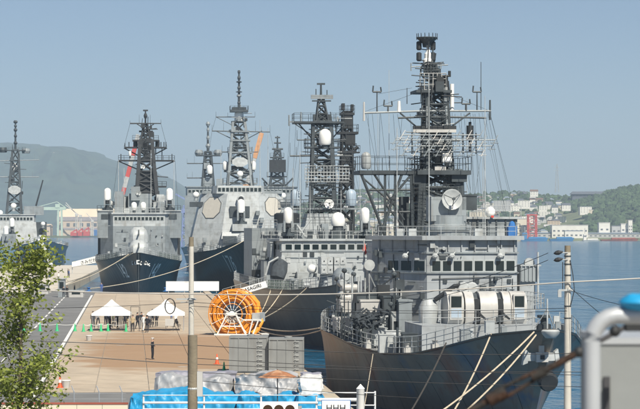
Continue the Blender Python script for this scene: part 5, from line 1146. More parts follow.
MB().tube(rq(137,124),rq(145,129),.1).tube(rq(154,124),rq(146,129),.1).build('yard_brace', M['black'], ma)
capsule(ma, rq(130,156,-1), 1.4*U, 5*U); dish(ma, rq(143,167,-2), 2*U, M['white'])
for (px,p0,p1) in ((118.5,212,160),(124,212,168),(151,205,150),(123,205,186),(174,212,160)): MB().tube(g(px,p0,4),g(px,p1,4),.08,.05,5).build('whip_antenna', M['steel'], rt)

for k in range(60):
    px_ = random.uniform(132,162); py_ = random.uniform(126,212); px_ = 147.0+(px_-147.0)*(0.4+(1-0.4)*(py_-126)/(212-126)); p = rq(px_, py_, random.uniform(-1.8,.5)); m_ = random.choice([M['black'],M['black'],M['greydk']]); kk = random.random(); e_ = 1
    if kk < .4: MB().tube(p, p+V3((random.uniform(-.3,.3),0,random.uniform(1,3.5))), random.uniform(.06,.12), n=5).build('mast_pipe', m_, ma)
    elif kk < .75: MB().tube(p-V3((random.uniform(.5,2.2),0,0)), p+V3((random.uniform(.5,2.2),0,random.uniform(-.3,.3))), .09, n=5).build('mast_arm', m_, ma)
    else: s_ = random.uniform(.2,.55); MB().box(p.x-s_,p.x+s_,p.y-.4,p.y+.4,p.z-s_*1.2,p.z+s_*1.2).build('mast_box', m_, ma)
rigging(S, [(rq(118,161),g(112,205)),(rq(175,161),g(178,210)),(rq(130,124),rq(124,147)),(rq(161,124),rq(167,147))], .03)
MB().box(-7,7,by+30,by+80,5.8,13).build('hangar', M['grey'], rt)
# ================================================================== ship 5: far left
S = Ship('warship', 'pale grey warship at the left edge behind the leafy tree', -83, 660, 8, 120,
         [(0,9.4),(10,8.2),(30,7.2),(120,6)], [(0,.35),(5,2.4),(12,4.6),(24,7.2),(40,8.6),(120,8)], [(0,.12),(12,1.5),(30,4.8),(55,7.6),(120,7)], 8, M['hullL'], .75)
SL = S; rt = S.root; S.rail(2,80,1,2.4,1.1,.05,2); S.rail(2,80,-1,2.4,1.1,.05,2)
by = 44.0; g = lambda px, py, dy=0: S.q(px, py, by+dy)
MB().loft([[V3((g(-14,0).x,by,6.8)),V3((g(38,0).x,by,6.8)),V3((g(38,0).x,by+40,6.8)),V3((g(-14,0).x,by+40,6.8))],[V3((g(-10,0).x,by+1.5,g(0,222).z)),V3((g(36,0).x,by+1.5,g(0,222).z)),V3((g(36,0).x,by+40,g(0,222).z)),V3((g(-10,0).x,by+40,g(0,222).z))]]).build('superstructure', M['greylt'], rt)
br = bridge(rt, [(g(-8,0).x,by+2),(g(34,0).x,by+2),(g(36,0).x,by+6),(g(36,0).x,by+14),(g(-10,0).x,by+14),(g(-10,0).x,by+6)], g(0,222).z, g(0,215).z, M['greylt'], .3, .3)
panes(br, (g(-7,0).x,by+2,0), (g(33,0).x,by+2,0), 12, g(0,220).z, g(0,217.4).z, .3, .12)
MB().box(g(24,0).x,g(44,0).x,by+5,by+12,g(0,215).z,g(0,206).z).build('wing_house', M['grey'], rt); MB().box(g(36,0).x,g(47,0).x,by+6,by+16,5,g(0,222).z).build('side_house', M['greydk'], rt)
ciws(rt, V3((g(12,0,-2).x,by-2,g(0,234).z)), 1.4); ciws(rt, V3((g(6,0,-8).x,by-8,g(0,242).z)), 1.4); MB().box(g(2,0).x,g(16,0).x,by-9,by,6.8,g(0,234).z).build('gun_platform', M['grey'], rt); ball(rt, g(43,224,4), 2.3/S.sc(by)); ball(rt, g(0,213,4), 3/S.sc(by))
gun127(rt, (0,22,7.8), 1.1, M['greylt']); lockers(rt, -5, 7, 14, 42, S.zd, 18, .6, 1.6, seed=51)
my = 58.0; U = 1/S.sc(my); rq = lambda px, py, dy=0: S.q(px, py, my+dy)
ma = MB().lattice(rq(14,214), 15*U, 4, rq(15.5,150), 6*U, 2, 6, .24, 2).build('mast', M['greydk'], rt)
for sx in (-1,1): MB().bar(rq(14+sx*7,214,-2), rq(15.5+sx*3,150,-1), .7,.6).build('mast_leg', M['greydk'], ma)
for k in range(12):
    p = rq(random.uniform(10,19), random.uniform(155,205), -1.2); s_ = random.uniform(.4,.9); MB().box(p.x-s_,p.x+s_,p.y-.5,p.y+.5,p.z-s_,p.z+s_).build('mast_box', M['greydk'], ma)
c = rq(14.5,190,-2.5); MB().loft([[c+V3((math.cos(t)*6.6*U,d,math.sin(t)*4.6*U)) for t in [math.pi*2*(k+.5)/8 for k in range(8)]] for d in (0,.5)]).build('antenna_panel', M['steel'], ma)
capsule(ma, rq(15,171), 3.2*U, 8*U); ball(ma, rq(13.5,206,-3), 3*U)
yard(ma, rq(-6,161), rq(39,160), .16, M['grey'], ((.3,1.5),(.9,2),(1,1.5))); yard(ma, rq(-6,177), rq(39,177), .16, M['grey'], ((0,1),(1,1.5),(.85,2)))
platform(ma, rq(15.5,150), 20*U, 3, True, M['greydk'], .3, .9); MB().lathe(rq(3,150),[(1.2,-.8),(1.4,0),(1.2,.8)],10).build('jammer_pod', M['greydk'], ma); MB().lathe(rq(26,151),[(1.2,-.8),(1.4,0),(1.2,.8)],10).build('jammer_pod', M['grey'], ma)
MB().tube(rq(15.5,150),rq(15.5,122),.4,.2).build('topmast', M['greydk'], ma)
for py, w_ in ((143,4),(136,3.4),(130,4),(126,3),(122,4.5)): MB().lathe(rq(15.5,py),[(w_*U*.3,-.5),(w_*U*.5,0),(w_*U*.3,.5)],8).build('top_sensor', M['greydk'], ma)

for k in range(26):
    px_ = random.uniform(6,24); py_ = random.uniform(152,212); px_ = 15.0+(px_-15.0)*(0.5+(1-0.5)*(py_-152)/(212-152)); p = rq(px_, py_, random.uniform(-1.8,.5)); m_ = random.choice([M['greydk'],M['black'],M['grey']]); kk = random.random(); e_ = 1
    if kk < .4: MB().tube(p, p+V3((random.uniform(-.3,.3),0,random.uniform(1,3.5))), random.uniform(.06,.12), n=5).build('mast_pipe', m_, ma)
    elif kk < .75: MB().tube(p-V3((random.uniform(.5,2.2),0,0)), p+V3((random.uniform(.5,2.2),0,random.uniform(-.3,.3))), .09, n=5).build('mast_arm', m_, ma)
    else: s_ = random.uniform(.2,.55); MB().box(p.x-s_,p.x+s_,p.y-.4,p.y+.4,p.z-s_*1.2,p.z+s_*1.2).build('mast_box', m_, ma)
MB().tube(g(36,206,6),g(43,180,6),.3,.2).build('boom', M['black'], rt)
# ---- two ships further back: their masts show above
def back_ship(px, label, D0, kind):
    X = (px-320)/FPX*(D0+50); S = Ship('warship', label, X, D0, 0, 110, [(0,9),(20,7),(110,6)], [(0,.3),(12,4),(30,7),(110,7)], [(0,.12),(30,4.5),(50,6.4),(110,6)], 7, M['hullL'])
    rt = S.root; my = 50.0; U = 1/S.sc(my); rq = lambda px, py, dy=0: S.q(px, py, my+dy)
    MB().box(-6.2,6.2,38,80,6.5,rq(0,196).z).build('superstructure', M['grey'], rt); br = bridge(rt, [(-5.6,40),(5.6,40),(6.2,43),(6.2,52),(-6.2,52),(-6.2,43)], rq(0,196).z, rq(0,188).z, M['grey'], .3, .3)
    panes(br, (-5.4,40,0), (5.4,40,0), 9, rq(0,193).z, rq(0,190.5).z, .3, .1)
    gun127(rt, (0,22,7.8), 1.1, M['grey'])
    return S, rt, rq, U
S, rt, rq, U = back_ship(207, 'distant warship whose slim mast shows left of the tall pale destroyer mast', 640, 0)
ma = MB().lattice(rq(208,192), 12*U, 4, rq(208,152), 6*U, 2, 5, .26, 2).build('mast', M['greydk'], rt); MB().bar(rq(203,192),rq(205.5,152),.8).bar(rq(213,192),rq(210.5,152),.8).build('mast_leg', M['grey'], ma)
MB().tube(rq(208,152),rq(208,124),.45,.25).build('topmast', M['greydk'], ma)
for py, w_ in ((146,5),(138,3.5),(130,3),(124,4.5)): MB().lathe(rq(208,py),[(w_*U*.3,-.7),(w_*U*.5,0),(w_*U*.3,.7)],8).build('top_sensor', M['grey'], ma)
capsule(ma, rq(209.5,174,-3), 3*U, 9*U); platform(ma, rq(208,155), 24*U, 3, True, M['greydk'], .4, 1.2); yard(ma, rq(187,163.5), rq(224,163.5), .2, M['greydk'], ((0,1.5),(.2,3),(1,1.5))); yard(ma, rq(187,178), rq(214,178), .2, M['greydk'], ((0,1.5),(.2,2)))
for px in (199,218): MB().lathe(rq(px,153),[(1,-1),(1.4,0),(1,1)],10).build('jammer_pod', M['grey'], ma)
for px,py,w_,h_ in ((208,183,9,10),(207,166,6,6),(220,185,7,12)): p = rq(px,py,-1); MB().box(p.x-w_*U/2,p.x+w_*U/2,p.y-1,p.y+1,p.z-h_*U/2,p.z+h_*U/2).build('mast_house', M['grey'], ma)
ball(rt, rq(196.5,196,-6), 3.2*U)
S, rt, rq, U = back_ship(277, 'distant warship with a dark square radar on its mast, right of the pale destroyer', 640, 1)
ma = MB().lattice(rq(277,192), 16*U, 4, rq(277.5,150), 5*U, 2, 6, .26, 2).build('mast', M['greydk'], rt); MB().box(rq(269.5,0).x,rq(286,0).x,46.9,47.6,rq(0,172.5).z,rq(0,160).z).build('square_radar', M['black'], ma)
platform(ma, rq(277,176), 20*U, 3, True, M['greydk'], .4, 1.2); platform(ma, rq(277,157), 14*U, 3, True, M['greydk'], .4, 1.2); platform(ma, rq(277,186), 22*U, 3, True, M['greydk'], .4, 1.2)
MB().tube(rq(277.5,152),rq(277.5,136),.4,.2).build('topmast', M['greydk'], ma); MB().tube(rq(272,149),rq(283,149),.3).tube(rq(274,143),rq(281,143),.25).tube(rq(275,137.5),rq(280,137.5),.25).build('yard', M['greydk'], ma)
yard(ma, rq(266,190), rq(264,182), .3, M['greydk']); MB().tube(rq(285,186),rq(293,178),.25).tube(rq(269,186),rq(262,178),.25).build('yard_brace', M['greydk'], ma)
# ------------------------------------------------------------------ ropes
def rope(p, q, sag, label, cat='rope', r=.045, m=None, n=14, name='mooring_rope', group=None):
    p = V3(p); q = V3(q); pts = []
    for i in range(n+1):
        t = i/n; a = p.lerp(q, t); a.z -= sag*4*t*(1-t); pts.append(a)
    return tag(MB().path(pts, r, 6).build(name, m or M['rope'], None, True), label, cat, group)
def wpt(S, v): return S.root.matrix_basis @ V3(v)
def shipw(S, v):
    c, sn = math.cos(S.th), math.sin(S.th); return V3((S.O.x+v[0]*c-v[1]*sn, S.O.y+v[0]*sn+v[1]*c, v[2]))
M['iron'] = mat('bollard iron', (.09,.085,.08), .6, 0, .3, 2)
def bollard(p, label, m=None):
    o = empty('bollard', p, 0, label, 'bollard', 'bollards along the quay'); MB().lathe((0,0,0),[(.35,0),(.35,.06),(.2,.1),(.17,.42),(.3,.5),(.32,.58),(.2,.66)],12).build('post', m or M['iron'], o, True)
    MB().box(-.45,.45,-.45,.45,-.03,.05).build('base_plate', m or M['iron'], o); return o
b1 = V3((4.6,112.6,1.96)); b2 = V3((6.2,112.8,1.96))
bollard(b1, 'iron bollard at the foot of the nearest warship bow lines, left one'); bollard(b2, 'iron bollard at the foot of the nearest warship bow lines, right one')
bq = Q(70,.5,2.16); bollard(bq, 'iron bollard on the quay edge right of the orange reel'); bq2 = Q(20,.5,2.16); bollard(bq2, 'iron bollard on the quay edge beside the grey steel tanks')
for k, (px, py, bb, lab) in enumerate(((534,332,b1,'pale mooring rope from the bow tip running left, upper one'),(536,335,b2,'pale mooring rope from the bow tip running left, lower one'),(491,334,b2,'pale mooring rope from the side of the nearest bow'))):
    rope(shipw(SR, SR.q(px,py,.3 if k < 2 else 4.2)), bb+V3((0,0,.4)), .35, lab, r=.05)
rope(shipw(SR, SR.q(446,343,9.5)), V3((3.9,112.4,2.3)), .3, 'dark mooring rope dropping down the nearest hull', r=.05, m=M['ropedk'])
rope(shipw(SR, SR.q(373,354,17)), V3((2.0,113.5,2.0)), .1, 'thin pale line hanging down the nearest hull', r=.025)
for k, y in enumerate((10,18,24)): rope(shipw(SM, SM.edge(y,-1,0)), bq+V3((0,0,.4)), .5+.2*k, ['pale mooring rope to the quay from the second warship, longest one','pale mooring rope to the quay from the second warship, middle one','pale mooring rope to the quay from the second warship, steepest one'][k], r=.055)
rope(shipw(SR, SR.edge(44,-1,0)), bq+V3((0,0,.45)), .5, 'pale rope from the nearest warship waist to the quay bollard, upper one', r=.055); rope(shipw(SR, SR.edge(41,-1,0)), bq+V3((0,0,.35)), .8, 'pale rope from the nearest warship waist to the quay bollard, lower one', r=.05)
bh = V3((-48.6,415,2.0)); bollard(bh, 'bollard on the pier left of the dark bow'); bk = V3((-39,371,2.16)); bollard(bk, 'blue bollard left on the quay end under the dark bow', M['blue']); bollard(V3((-26,370.6,2.16)), 'blue bollard right on the quay end beside the white board', M['blue'])
rope(shipw(SH4, SH4.edge(1.5,-1,0)), bh+V3((0,0,.4)), .6, 'pale rope from the dark bow down to the pier', r=.075)
rope(shipw(SK, SK.edge(3,-1,0)), bk+V3((0,0,.4)), 1.6, 'long pale rope from the numbered 176 bow across to the quay', r=.08, n=24)
rope(shipw(SH4, SH4.edge(3,-1,0)), V3((-46.6,385,2.3)), .8, 'second pale rope from the dark bow down to the pier', r=.06); rope(shipw(SL, SL.edge(5,1,0)), V3((-79,600,2.2)), .8, 'pale rope from the far left warship to the pier', r=.08)
# ------------------------------------------------------------------ gangway with the ship name
M['ink'] = mat('black sign paint', (.02,.02,.025), .7)
gy = 243.0
ga = W(222,300.5,gy); gb = W(267.5,287.0,gy)
gw_ = empty('gangway', (ga.x,ga.y,2.0), 0, 'white gangway with ship-name board leading up to the second warship', 'gangway')
A = V3((0,0,ga.z-2.0)); B = gb-V3((ga.x,ga.y,2.0)); B.y = 0
A0 = A.copy(); dirv = (B-A).normalized(); nv = V3((-dirv.z,0,dirv.x))
hb = 6.8/FPX*gy
MB().loft([[A0+V3((0,y,0)),B+V3((0,y,0)),B+V3((0,y,0))+nv*hb*.95,A0+V3((0,y,0))+nv*hb*.95] for y in (-.04,.0)]).build('name_board', M['white'], gw_)
MB().bar(A0+V3((0,.6,.1)), B+V3((0,.6,.1)), .9,.12).build('walkway', M['steel'], gw_); MB().rail([A0+V3((0,1.0,.1)),B+V3((0,1.0,.1))],1.1,1.0,.03,2).build('railing', M['steel'], gw_)
MB().box(-.5,.3,-.1,1.2,0,A.z+.1).build('landing', M['steel'], gw_)
me = text_mesh('JS-ASAGIRI', hb*.72, .01); me.materials.append(M['ink'])
o = bpy.data.objects.new('lettering', me); COL.objects.link(o); o.parent = gw_
o.location = A0.lerp(B,.645)+nv*hb*.5+V3((0,-.07,0)); o.rotation_euler = (R(90), -math.atan2(dirv.z, dirv.x), 0)
# white name board on the far pier
p = W(86,262,520); nb = empty('pier_gangway', (p.x,p.y,2.0), 0, 'white gangway board with dark script on the far pier', 'gangway')
s_ = 520/FPX; dv = V3((28*s_,0,-( -5)*s_)); a = V3((-14*s_,0,p.z-2-5*s_)); b = V3((14*s_,0,p.z-2+0*s_)); 
MB().loft([[V3((a.x,y,a.z)),V3((b.x,y,b.z)),V3((b.x,y,b.z+7*s_)),V3((a.x,y,a.z+5*s_))] for y in (-.1,.1)]).build('name_board', M['white'], nb)
MB().tube((a.x,.5,0),(a.x,.5,a.z+.3),.1).tube((b.x,.5,0),(b.x,.5,b.z+.3),.1).bar((a.x,.6,a.z),(b.x,.6,b.z),1.0,.2).build('frame', M['steel'], nb)
me = text_mesh('さみだれ', 4.2*s_, .01); me.materials.append(M['ink']); o = bpy.data.objects.new('lettering', me); COL.objects.link(o); o.parent = nb; o.location = ((a.x+b.x)/2+.6,-.14,(a.z+b.z)/2+3*s_); o.rotation_euler = (R(90),-math.atan2(b.z-a.z+1*s_,b.x-a.x),0)
# brow (white stairs) beside the far-left ship, tan pier blocks
br_ = empty('boarding_stairs', (-81.5,645,2), 0, 'white boarding stairs beside the far left warship bow', 'stairs')
MB().bar((-1.5,6,7.5),(3.0,-3,0),1.2,.3).build('flight', M['white'], br_); MB().rail([V3((-1.5,5.4,7.6)),V3((3.0,-3.6,.1))],1.1,1.2,.06,2).rail([V3((-1.5,6.6,7.6)),V3((3,-2.4,.1))],1.1,1.2,.06,2).build('railing', M['white'], br_)
# ------------------------------------------------------------------ white board at the quay end
p0 = G(166,296.5,2.0); p0.y = 366; s_ = 366/FPX
wb = empty('white_board', ((192.5-320)*s_,366,2.0), 0, 'long white blank board standing at the quay end behind the tents', 'board')
ht = 9.5*s_; MB().box(-26.5*s_,26.5*s_,-.05,.05,.35,.35+ht).build('board_panel', M['white'], wb)
for x in (-24,-8,8,24): MB().box(x*s_-.05,x*s_+.05,.05,.15,0,ht).build('post', M['steel'], wb)
# ------------------------------------------------------------------ grey steel tanks
M['tank'] = mat('grey tank paint', (.215,.225,.225), .6, 0, .10, .8, .08, 3, .4, (.13,.11,.09))
def tank(px0, px1, pyb, pyt, label):
    g0 = G(px0,pyb); s_ = g0.y/FPX; wd = (px1-px0)*s_; h = (pyb-pyt)*s_*.97
    t = empty('steel_tank', (g0.x+wd/2,g0.y+1.3,2.0), 0, label, 'tank')
    MB().box(-wd/2+.04,wd/2-.04,-1.26,1.4,.12,h-.05).build('body', M['tank'], t)
    for x0, x1 in ((-wd/2,-wd/2+.1),(wd/2-.1,wd/2)): MB().box(x0,x1,-1.3,1.44,0,h).build('corner_post', M['tank'], t)
    for k in range(1,4): x = -wd/2+wd*k/4; MB().box(x-.03,x+.03,-1.31,-1.2,.12,h-.06).build('rib', M['tank'], t)
    MB().box(-wd/2,wd/2,-1.32,1.44,h-.07,h+.03).build('top_plate', M['tank'], t)
    MB().box(-wd/2,wd/2,-1.31,1.44,.0,.13).build('skid', M['greydk'], t)
    for k in range(7): MB().tube((wd*.22,-1.36,.35+k*.34),(wd*.36,-1.36,.35+k*.34),.02).build('rung', M['steel'], t)
    MB().lathe((wd*.05,.1,h),[(.3,0),(.3,.12),(.22,.16)],12).build('hatch', M['tank'], t)
tank(229,268,373,336,'left one of two grey steel tanks on the quay'); tank(268.6,304,373.5,338,'right one of two grey steel tanks, next to the nearest hull')
# ------------------------------------------------------------------ orange boom reel
M['orange'] = mat('orange hose', (.78,.30,.02), .6, 0, .2, 2, .2, 6); M['orange2'] = mat('orange paint', (.72,.26,.02), .5, 0, .1, 2)
rc = W(235,313.5,222); s_ = 222/FPX; rl = empty('boom_reel', (rc.x,rc.y,2.0), R(-14), 'large orange boom reel with white spokes on the quay', 'reel')
cz = rc.z-2.0; Ro = 26*s_*.94
for yy in (-1.0,1.0):
    rg = MB()
    for rr_, tr in ((Ro,.06),(Ro*.78,.04),(Ro*.42,.05)):
        pts = [(math.cos(2*math.pi*k/32)*rr_, yy, cz+math.sin(2*math.pi*k/32)*rr_) for k in range(33)]; rg.path(pts, tr, 6)
    f = rg.build('rim', M['orange2'], rl)
    for k in range(14):
        t = 2*math.pi*k/14; MB().tube((math.cos(t)*.25,yy*1.02,cz+math.sin(t)*.25),(math.cos(t)*Ro,yy,cz+math.sin(t)*Ro),.035,n=5).build('spoke', M['white'], f)
rr3 = random.Random(5)
for k in range(46):
    r0 = Ro*rr3.uniform(.55,.96); y0 = -.9+1.8*(k%12)/11; pts = [(math.cos(t)*(r0+.05*math.sin(3*t+k)), y0+.06*math.sin(2*t+k), cz+math.sin(t)*(r0+.05*math.cos(2*t+k))) for t in [2*math.pi*j/20 for j in range(21)]]
    MB().path(pts, .10, 6).build('hose_turn', M['orange'], rl, True)
MB().lathe((0,0,cz),[(.4,-1.1),(.4,1.1)],16,'y').build('drum', M['greydk'], rl); MB().lathe((0,-1.15,cz),[(.12,-.1),(.3,-.05),(.3,.1)],12,'y').build('hub', M['white'], rl)
for yy in (-1.25,1.25):
    MB().bar((-1.5,yy,.1),(-.45,yy,cz),.14,.12).bar((1.5,yy,.1),(.45,yy,cz),.14,.12).bar((-.55,yy,cz),(.55,yy,cz),.14,.3).bar((-1.8,yy,.1),(3.2,yy,.1),.16,.16).bar((-1,yy,.95),(1,yy,.95),.1,.1).build('stand', M['white'], rl)
MB().box(2.1,2.9,-1.1,.9,1.4,2.3).build('drive_unit', M['steel'], rl); MB().bar((1.2,-1.2,1.6),(3.1,-1.2,1.6),.12).bar((2.2,-1.2,1.6),(1.8,-1.2,.1),.12).bar((2.8,-1.2,1.6),(2.2,-1.2,.1),.12).build('side_frame', M['white'], rl)
MB().path([(Ro*.6,0,cz+Ro*.8),(Ro*.95,.1,cz+Ro*.42),(2.3,0,cz+.1),(2.8,-.2,1.4),(2.6,-.6,.7),(2.1,-1.0,.2)],.28,8).build('hose_lead', M['orange'], rl, True)
# ------------------------------------------------------------------ tents
M['canvasw'] = mat('white tent canvas', (.82,.82,.80), .7, 0, .03, 1, .05, 3); M['alu'] = mat('aluminium', (.55,.56,.57), .35, .6, .05, 2)
M['table'] = mat('folding table', (.50,.44,.34), .6); M['foldst'] = mat('dark steel', (.06,.06,.065), .5)
def tent(pxc, wpx, label):
    g0 = G(pxc,331); s_ = g0.y/FPX; hw = wpx*s_/2; ze = (331-313.5)*s_; za = (331-300)*s_; t = empty('tent', (g0.x,g0.y+hw,2.0), R(3), label, 'tent')
    lp = []
    for fr, z in ((1.04,ze-.22),(1.03,ze),(.72,ze+(za-ze)*.23),(.42,ze+(za-ze)*.50),(.18,ze+(za-ze)*.77),(.02,za)):
        e = hw*fr; lp.append([(-e,-e,z),(0,-e*.985,z-.02),(e,-e,z),(e*.985,0,z-.02),(e,e,z),(0,e*.985,z-.02),(-e,e,z),(-e*.985,0,z-.02)])
    MB().loft(lp, False).build('canopy', M['canvasw'], t)
    for sx in (-1,1):
        for sy in (-1,1): MB().tube((sx*hw*.97,sy*hw*.97,0),(sx*hw*.97,sy*hw*.97,ze),.03,n=6).box(sx*hw*.97-.09,sx*hw*.97+.09,sy*hw*.97-.09,sy*hw*.97+.09,0,.02).build('leg', M['alu'], t)
    return g0, s_
tent(110,37.5,'left white tent on the quay above the standing group'); tent(164.8,36.5,'right white tent on the quay near the utility pole')
def ftable(p, w_, rz, label):
    t = empty('folding_table', p, rz, label, 'table'); MB().box(-w_/2,w_/2,-.3,.3,.68,.72).build('tabletop', M['table'], t)
    for sx in (-1,1):
        for sy in (-1,1): MB().tube((sx*(w_/2-.1),sy*.24,0),(sx*(w_/2-.1),sy*.24,.68),.02,n=5).build('leg', M['foldst'], t)
ftable(G(120,328),1.8,0,'folding table under the left tent'); ftable(G(160,327.5),1.8,0,'folding table under the right tent')
sg = G(169.5,331); sb = empty('notice_board', sg, 0, 'small pale notice board on legs under the right tent', 'board'); MB().box(-.45,.45,-.03,.03,.55,1.3).build('panel', M['offw'], sb)
for x in (-.38,.38): MB().tube((x,.04,0),(x,.04,1.3),.025).build('leg', M['foldst'], sb)
fr = G(135,331.5); f_ = empty('gate_frame', fr, 0, 'dark pole frame standing between the two tents', 'frame')
for x in (-.45,.45): MB().tube((x,0,0),(x,0,2.6),.03).build('post', M['foldst'], f_)
MB().tube((-.45,0,2.6),(.45,0,2.6),.03).build('crossbar', M['foldst'], f_)
ch = G(178.5,329); c_ = empty('folding_chair', ch, R(60), 'folding chair under the right tent', 'chair'); MB().box(-.2,.2,-.2,.2,.42,.46).build('seat', M['foldst'], c_); MB().box(-.2,.2,.18,.22,.55,.85).build('backrest', M['foldst'], c_)
for sx in (-1,1): MB().tube((sx*.18,-.2,0),(sx*.18,.2,.85),.015,n=5).build('leg', M['foldst'], c_); MB().tube((sx*.18,.2,0),(sx*.18,-.18,.44),.015,n=5).build('leg', M['foldst'], c_)
# ------------------------------------------------------------------ cones, buckets, chain
M['cgreen'] = mat('green cone', (.02,.42,.16), .5, 0, .05, 3); M['cred'] = mat('orange red cone', (.70,.09,.02), .5, 0, .05, 3)
def cone(p, m, label, group, sc=1.0, band=False):
    o = empty('traffic_cone', p, random.uniform(0,1), label, 'cone', group); MB().lathe((0,0,.03),[(.15*sc,0),(.13*sc,.05*sc),(.035*sc,.66*sc),(.02*sc,.68*sc)],12).build('cone_body', m, o, True); MB().box(-.19*sc,.19*sc,-.19*sc,.19*sc,0,.035).build('base', m, o)
    if band: MB().lathe((0,0,.03),[(.098*sc,.27*sc),(.068*sc,.45*sc)],12).build('white_band', M['white'], o)
gc = [(75,331),(83.5,331.5),(91,331.3),(101,331.2),(108,331),(126,331.5)]
for i, (x, y) in enumerate(gc): cone(G(x,y), M['cgreen'], f"green cone in the row before the left tent, {['first','second','third','fourth','fifth','sixth'][i]} from the road", 'green cones by the left tent', 1.15)
for i, x in enumerate((24,40,57)): cone(G(x,331), M['cgreen'], f"green cone on the asphalt, {['nearest the tree','between its two neighbours','nearest the white road line'][i]}", 'green cones on the asphalt', 1.2)
mb = MB()
for (a, b) in zip([(24,331),(40,331),(57,331)]+gc, [(40,331),(57,331)]+gc):
    p = G(*a)+V3((0,0,.74)); q_ = G(*b)+V3((0,0,.74)); 
    for i in range(6): u = p.lerp(q_,i/6); v = p.lerp(q_,(i+1)/6); u.z -= .12*4*(i/6)*(1-i/6); v.z -= .12*4*((i+1)/6)*(1-(i+1)/6); mb.tube(u,v,.022,n=5)
tag(mb.build('barrier_chain', M['white']), 'white plastic chain strung between the green cones', 'chain')
def bucket(p, label, r=.3): 
    o = empty('bucket', p, 0, label, 'bucket'); MB().lathe((0,0,0),[(r*.75,0),(r,r*1.6),(r*.93,r*1.6),(r*.7,.04)],14).build('pail', M['offw'], o, True); MB().lathe((0,0,0),[(r*1.0,r*1.5),(r*1.08,r*1.55),(r*1.08,r*1.68),(r*.95,r*1.7)],14).build('rim', M['white'], o)
bucket(G(89,340.5),'white bucket on the soil in front of the left tent',.3); bucket(G(100,328.5),'white bucket beside the left tent leg',.3); bucket(G(66,387.5),'white bucket next to the orange cone by the road',.3)
cone(G(60,387.5), M['cred'], 'orange-red cone beside the white bucket by the road', 'orange cones', 1.15, True); cone(G(217,364), M['cred'], 'orange-red cone left of the grey steel tanks', 'orange cones', 1.15, True); cone(G(224,371), M['cgreen'], 'green cone at the left foot of the grey steel tanks', 'green cones by the tanks', 1.0); cone(G(216.5,335), M['cgreen'], 'green cone at the foot of the orange reel', 'green cones by the tanks', 1.0)
# ------------------------------------------------------------------ people
def person_mesh(pose):
    J = [(0,0,.95,.15,.11),(0,.0,1.12,.145,.10),(0,.0,1.32,.165,.11),(0,.0,1.44,.10,.08),(0,-.01,1.52,.055,.055),(0,-.02,1.60,.085,.10),(0,-.015,1.70,.082,.095),(0,0,1.755,.05,.06)]
    E = [(i,i+1) for i in range(7)]
    def add(par, pts):
        k = par
        for p in pts: J.append(p); E.append((k, len(J)-1)); k = len(J)-1
    for sx in (-1,1):
        st = pose.get('stride',0)*sx
        add(0, [(sx*.095,0,.88,.095,.095),(sx*.105,-.02-st*.4,.50,.066,.07),(sx*.105,.02-st,.10,.045,.05),(sx*.115,-.13-st,.04,.042,.035)])
        a = pose['armL'] if sx < 0 else pose['armR']
        add(3, [(sx*.17,0,1.43,.065,.065),(sx*a[0][0],a[0][1],a[0][2],.048,.05),(sx*a[1][0],a[1][1],a[1][2],.036,.038),(sx*a[2][0],a[2][1],a[2][2],.04,.025)])
    me = bpy.data.meshes.new('person'); me.from_pydata([j[:3] for j in J], E, []); o = bpy.data.objects.new('tmp', me); COL.objects.link(o)
    md = o.modifiers.new('s','SKIN'); sb_ = o.modifiers.new('d','SUBSURF'); sb_.levels = 1; sb_.render_levels = 1
    for i, j in enumerate(J): me.skin_vertices[0].data[i].radius = (j[3], j[4])
    me.skin_vertices[0].data[0].use_root = True
    dg = bpy.context.evaluated_depsgraph_get(); out = bpy.data.meshes.new_from_object(o.evaluated_get(dg)); bpy.data.objects.remove(o)
    out.materials.clear()
    for k in range(4): out.materials.append(M['black'])
    for p in out.polygons:
        c = p.center; hand = any((c-V3((s*a[2][0],a[2][1],a[2][2]))).length < .075 for s, a in ((-1,pose['armL']),(1,pose['armR'])))
        p.material_index = 3 if (hand or c.z > 1.475) else (0 if c.z < .085 else (1 if c.z < .93 and abs(c.x) < .21 else 2)); p.use_smooth = True
    out.name = 'body'; return out
down = [(.235,.02,1.16),(.245,-.03,.93),(.24,-.07,.83)]; front = [(.22,.02,1.16),(.16,-.20,1.10),(.06,-.26,1.12)]; up_ = [(.24,-.06,1.2),(.18,-.24,1.34),(.12,-.25,1.44)]
POSE = [person_mesh({'armL':down,'armR':down}), person_mesh({'armL':front,'armR':front}), person_mesh({'armL':down,'armR':up_,'stride':.12}), person_mesh({'armL':down,'armR':front,'stride':.2})]
hairm = MB().lathe((0,.005,1.66),[(.094,-.03),(.1,.02),(.095,.08),(.06,.12),(.01,.13)],12).mesh('hair'); capm = MB().lathe((0,0,1.70),[(.098,-.02),(.1,.03),(.135,.075),(.13,.1),(.02,.11)],14).mesh('cap'); brim = MB().loft([[(-.08,-.07,1.70),(.08,-.07,1.70),(.06,-.17,1.685),(-.06,-.17,1.685)],[(-.08,-.07,1.715),(.08,-.07,1.715),(.06,-.17,1.695),(-.06,-.17,1.695)]]).mesh('cap_brim')
facem = MB().sphere((0,-.105,1.62),.016,6,4).mesh('nose')
for m_ in (hairm,capm,brim,facem): m_.materials.append(M['black'])
CL = {n: mat('cloth '+n, c, .85, 0, .12, 6) for n, c in (('navy',(.012,.014,.022)),('white',(.72,.72,.70)),('tan',(.42,.33,.20)),('blue',(.05,.10,.28)),('grey',(.22,.22,.23)),('red',(.4,.05,.04)),('olive',(.10,.12,.06)))}
M['skin'] = mat('skin', (.50,.31,.22), .6, 0, .05, 8); M['hairb'] = mat('dark hair', (.018,.014,.012), .6)
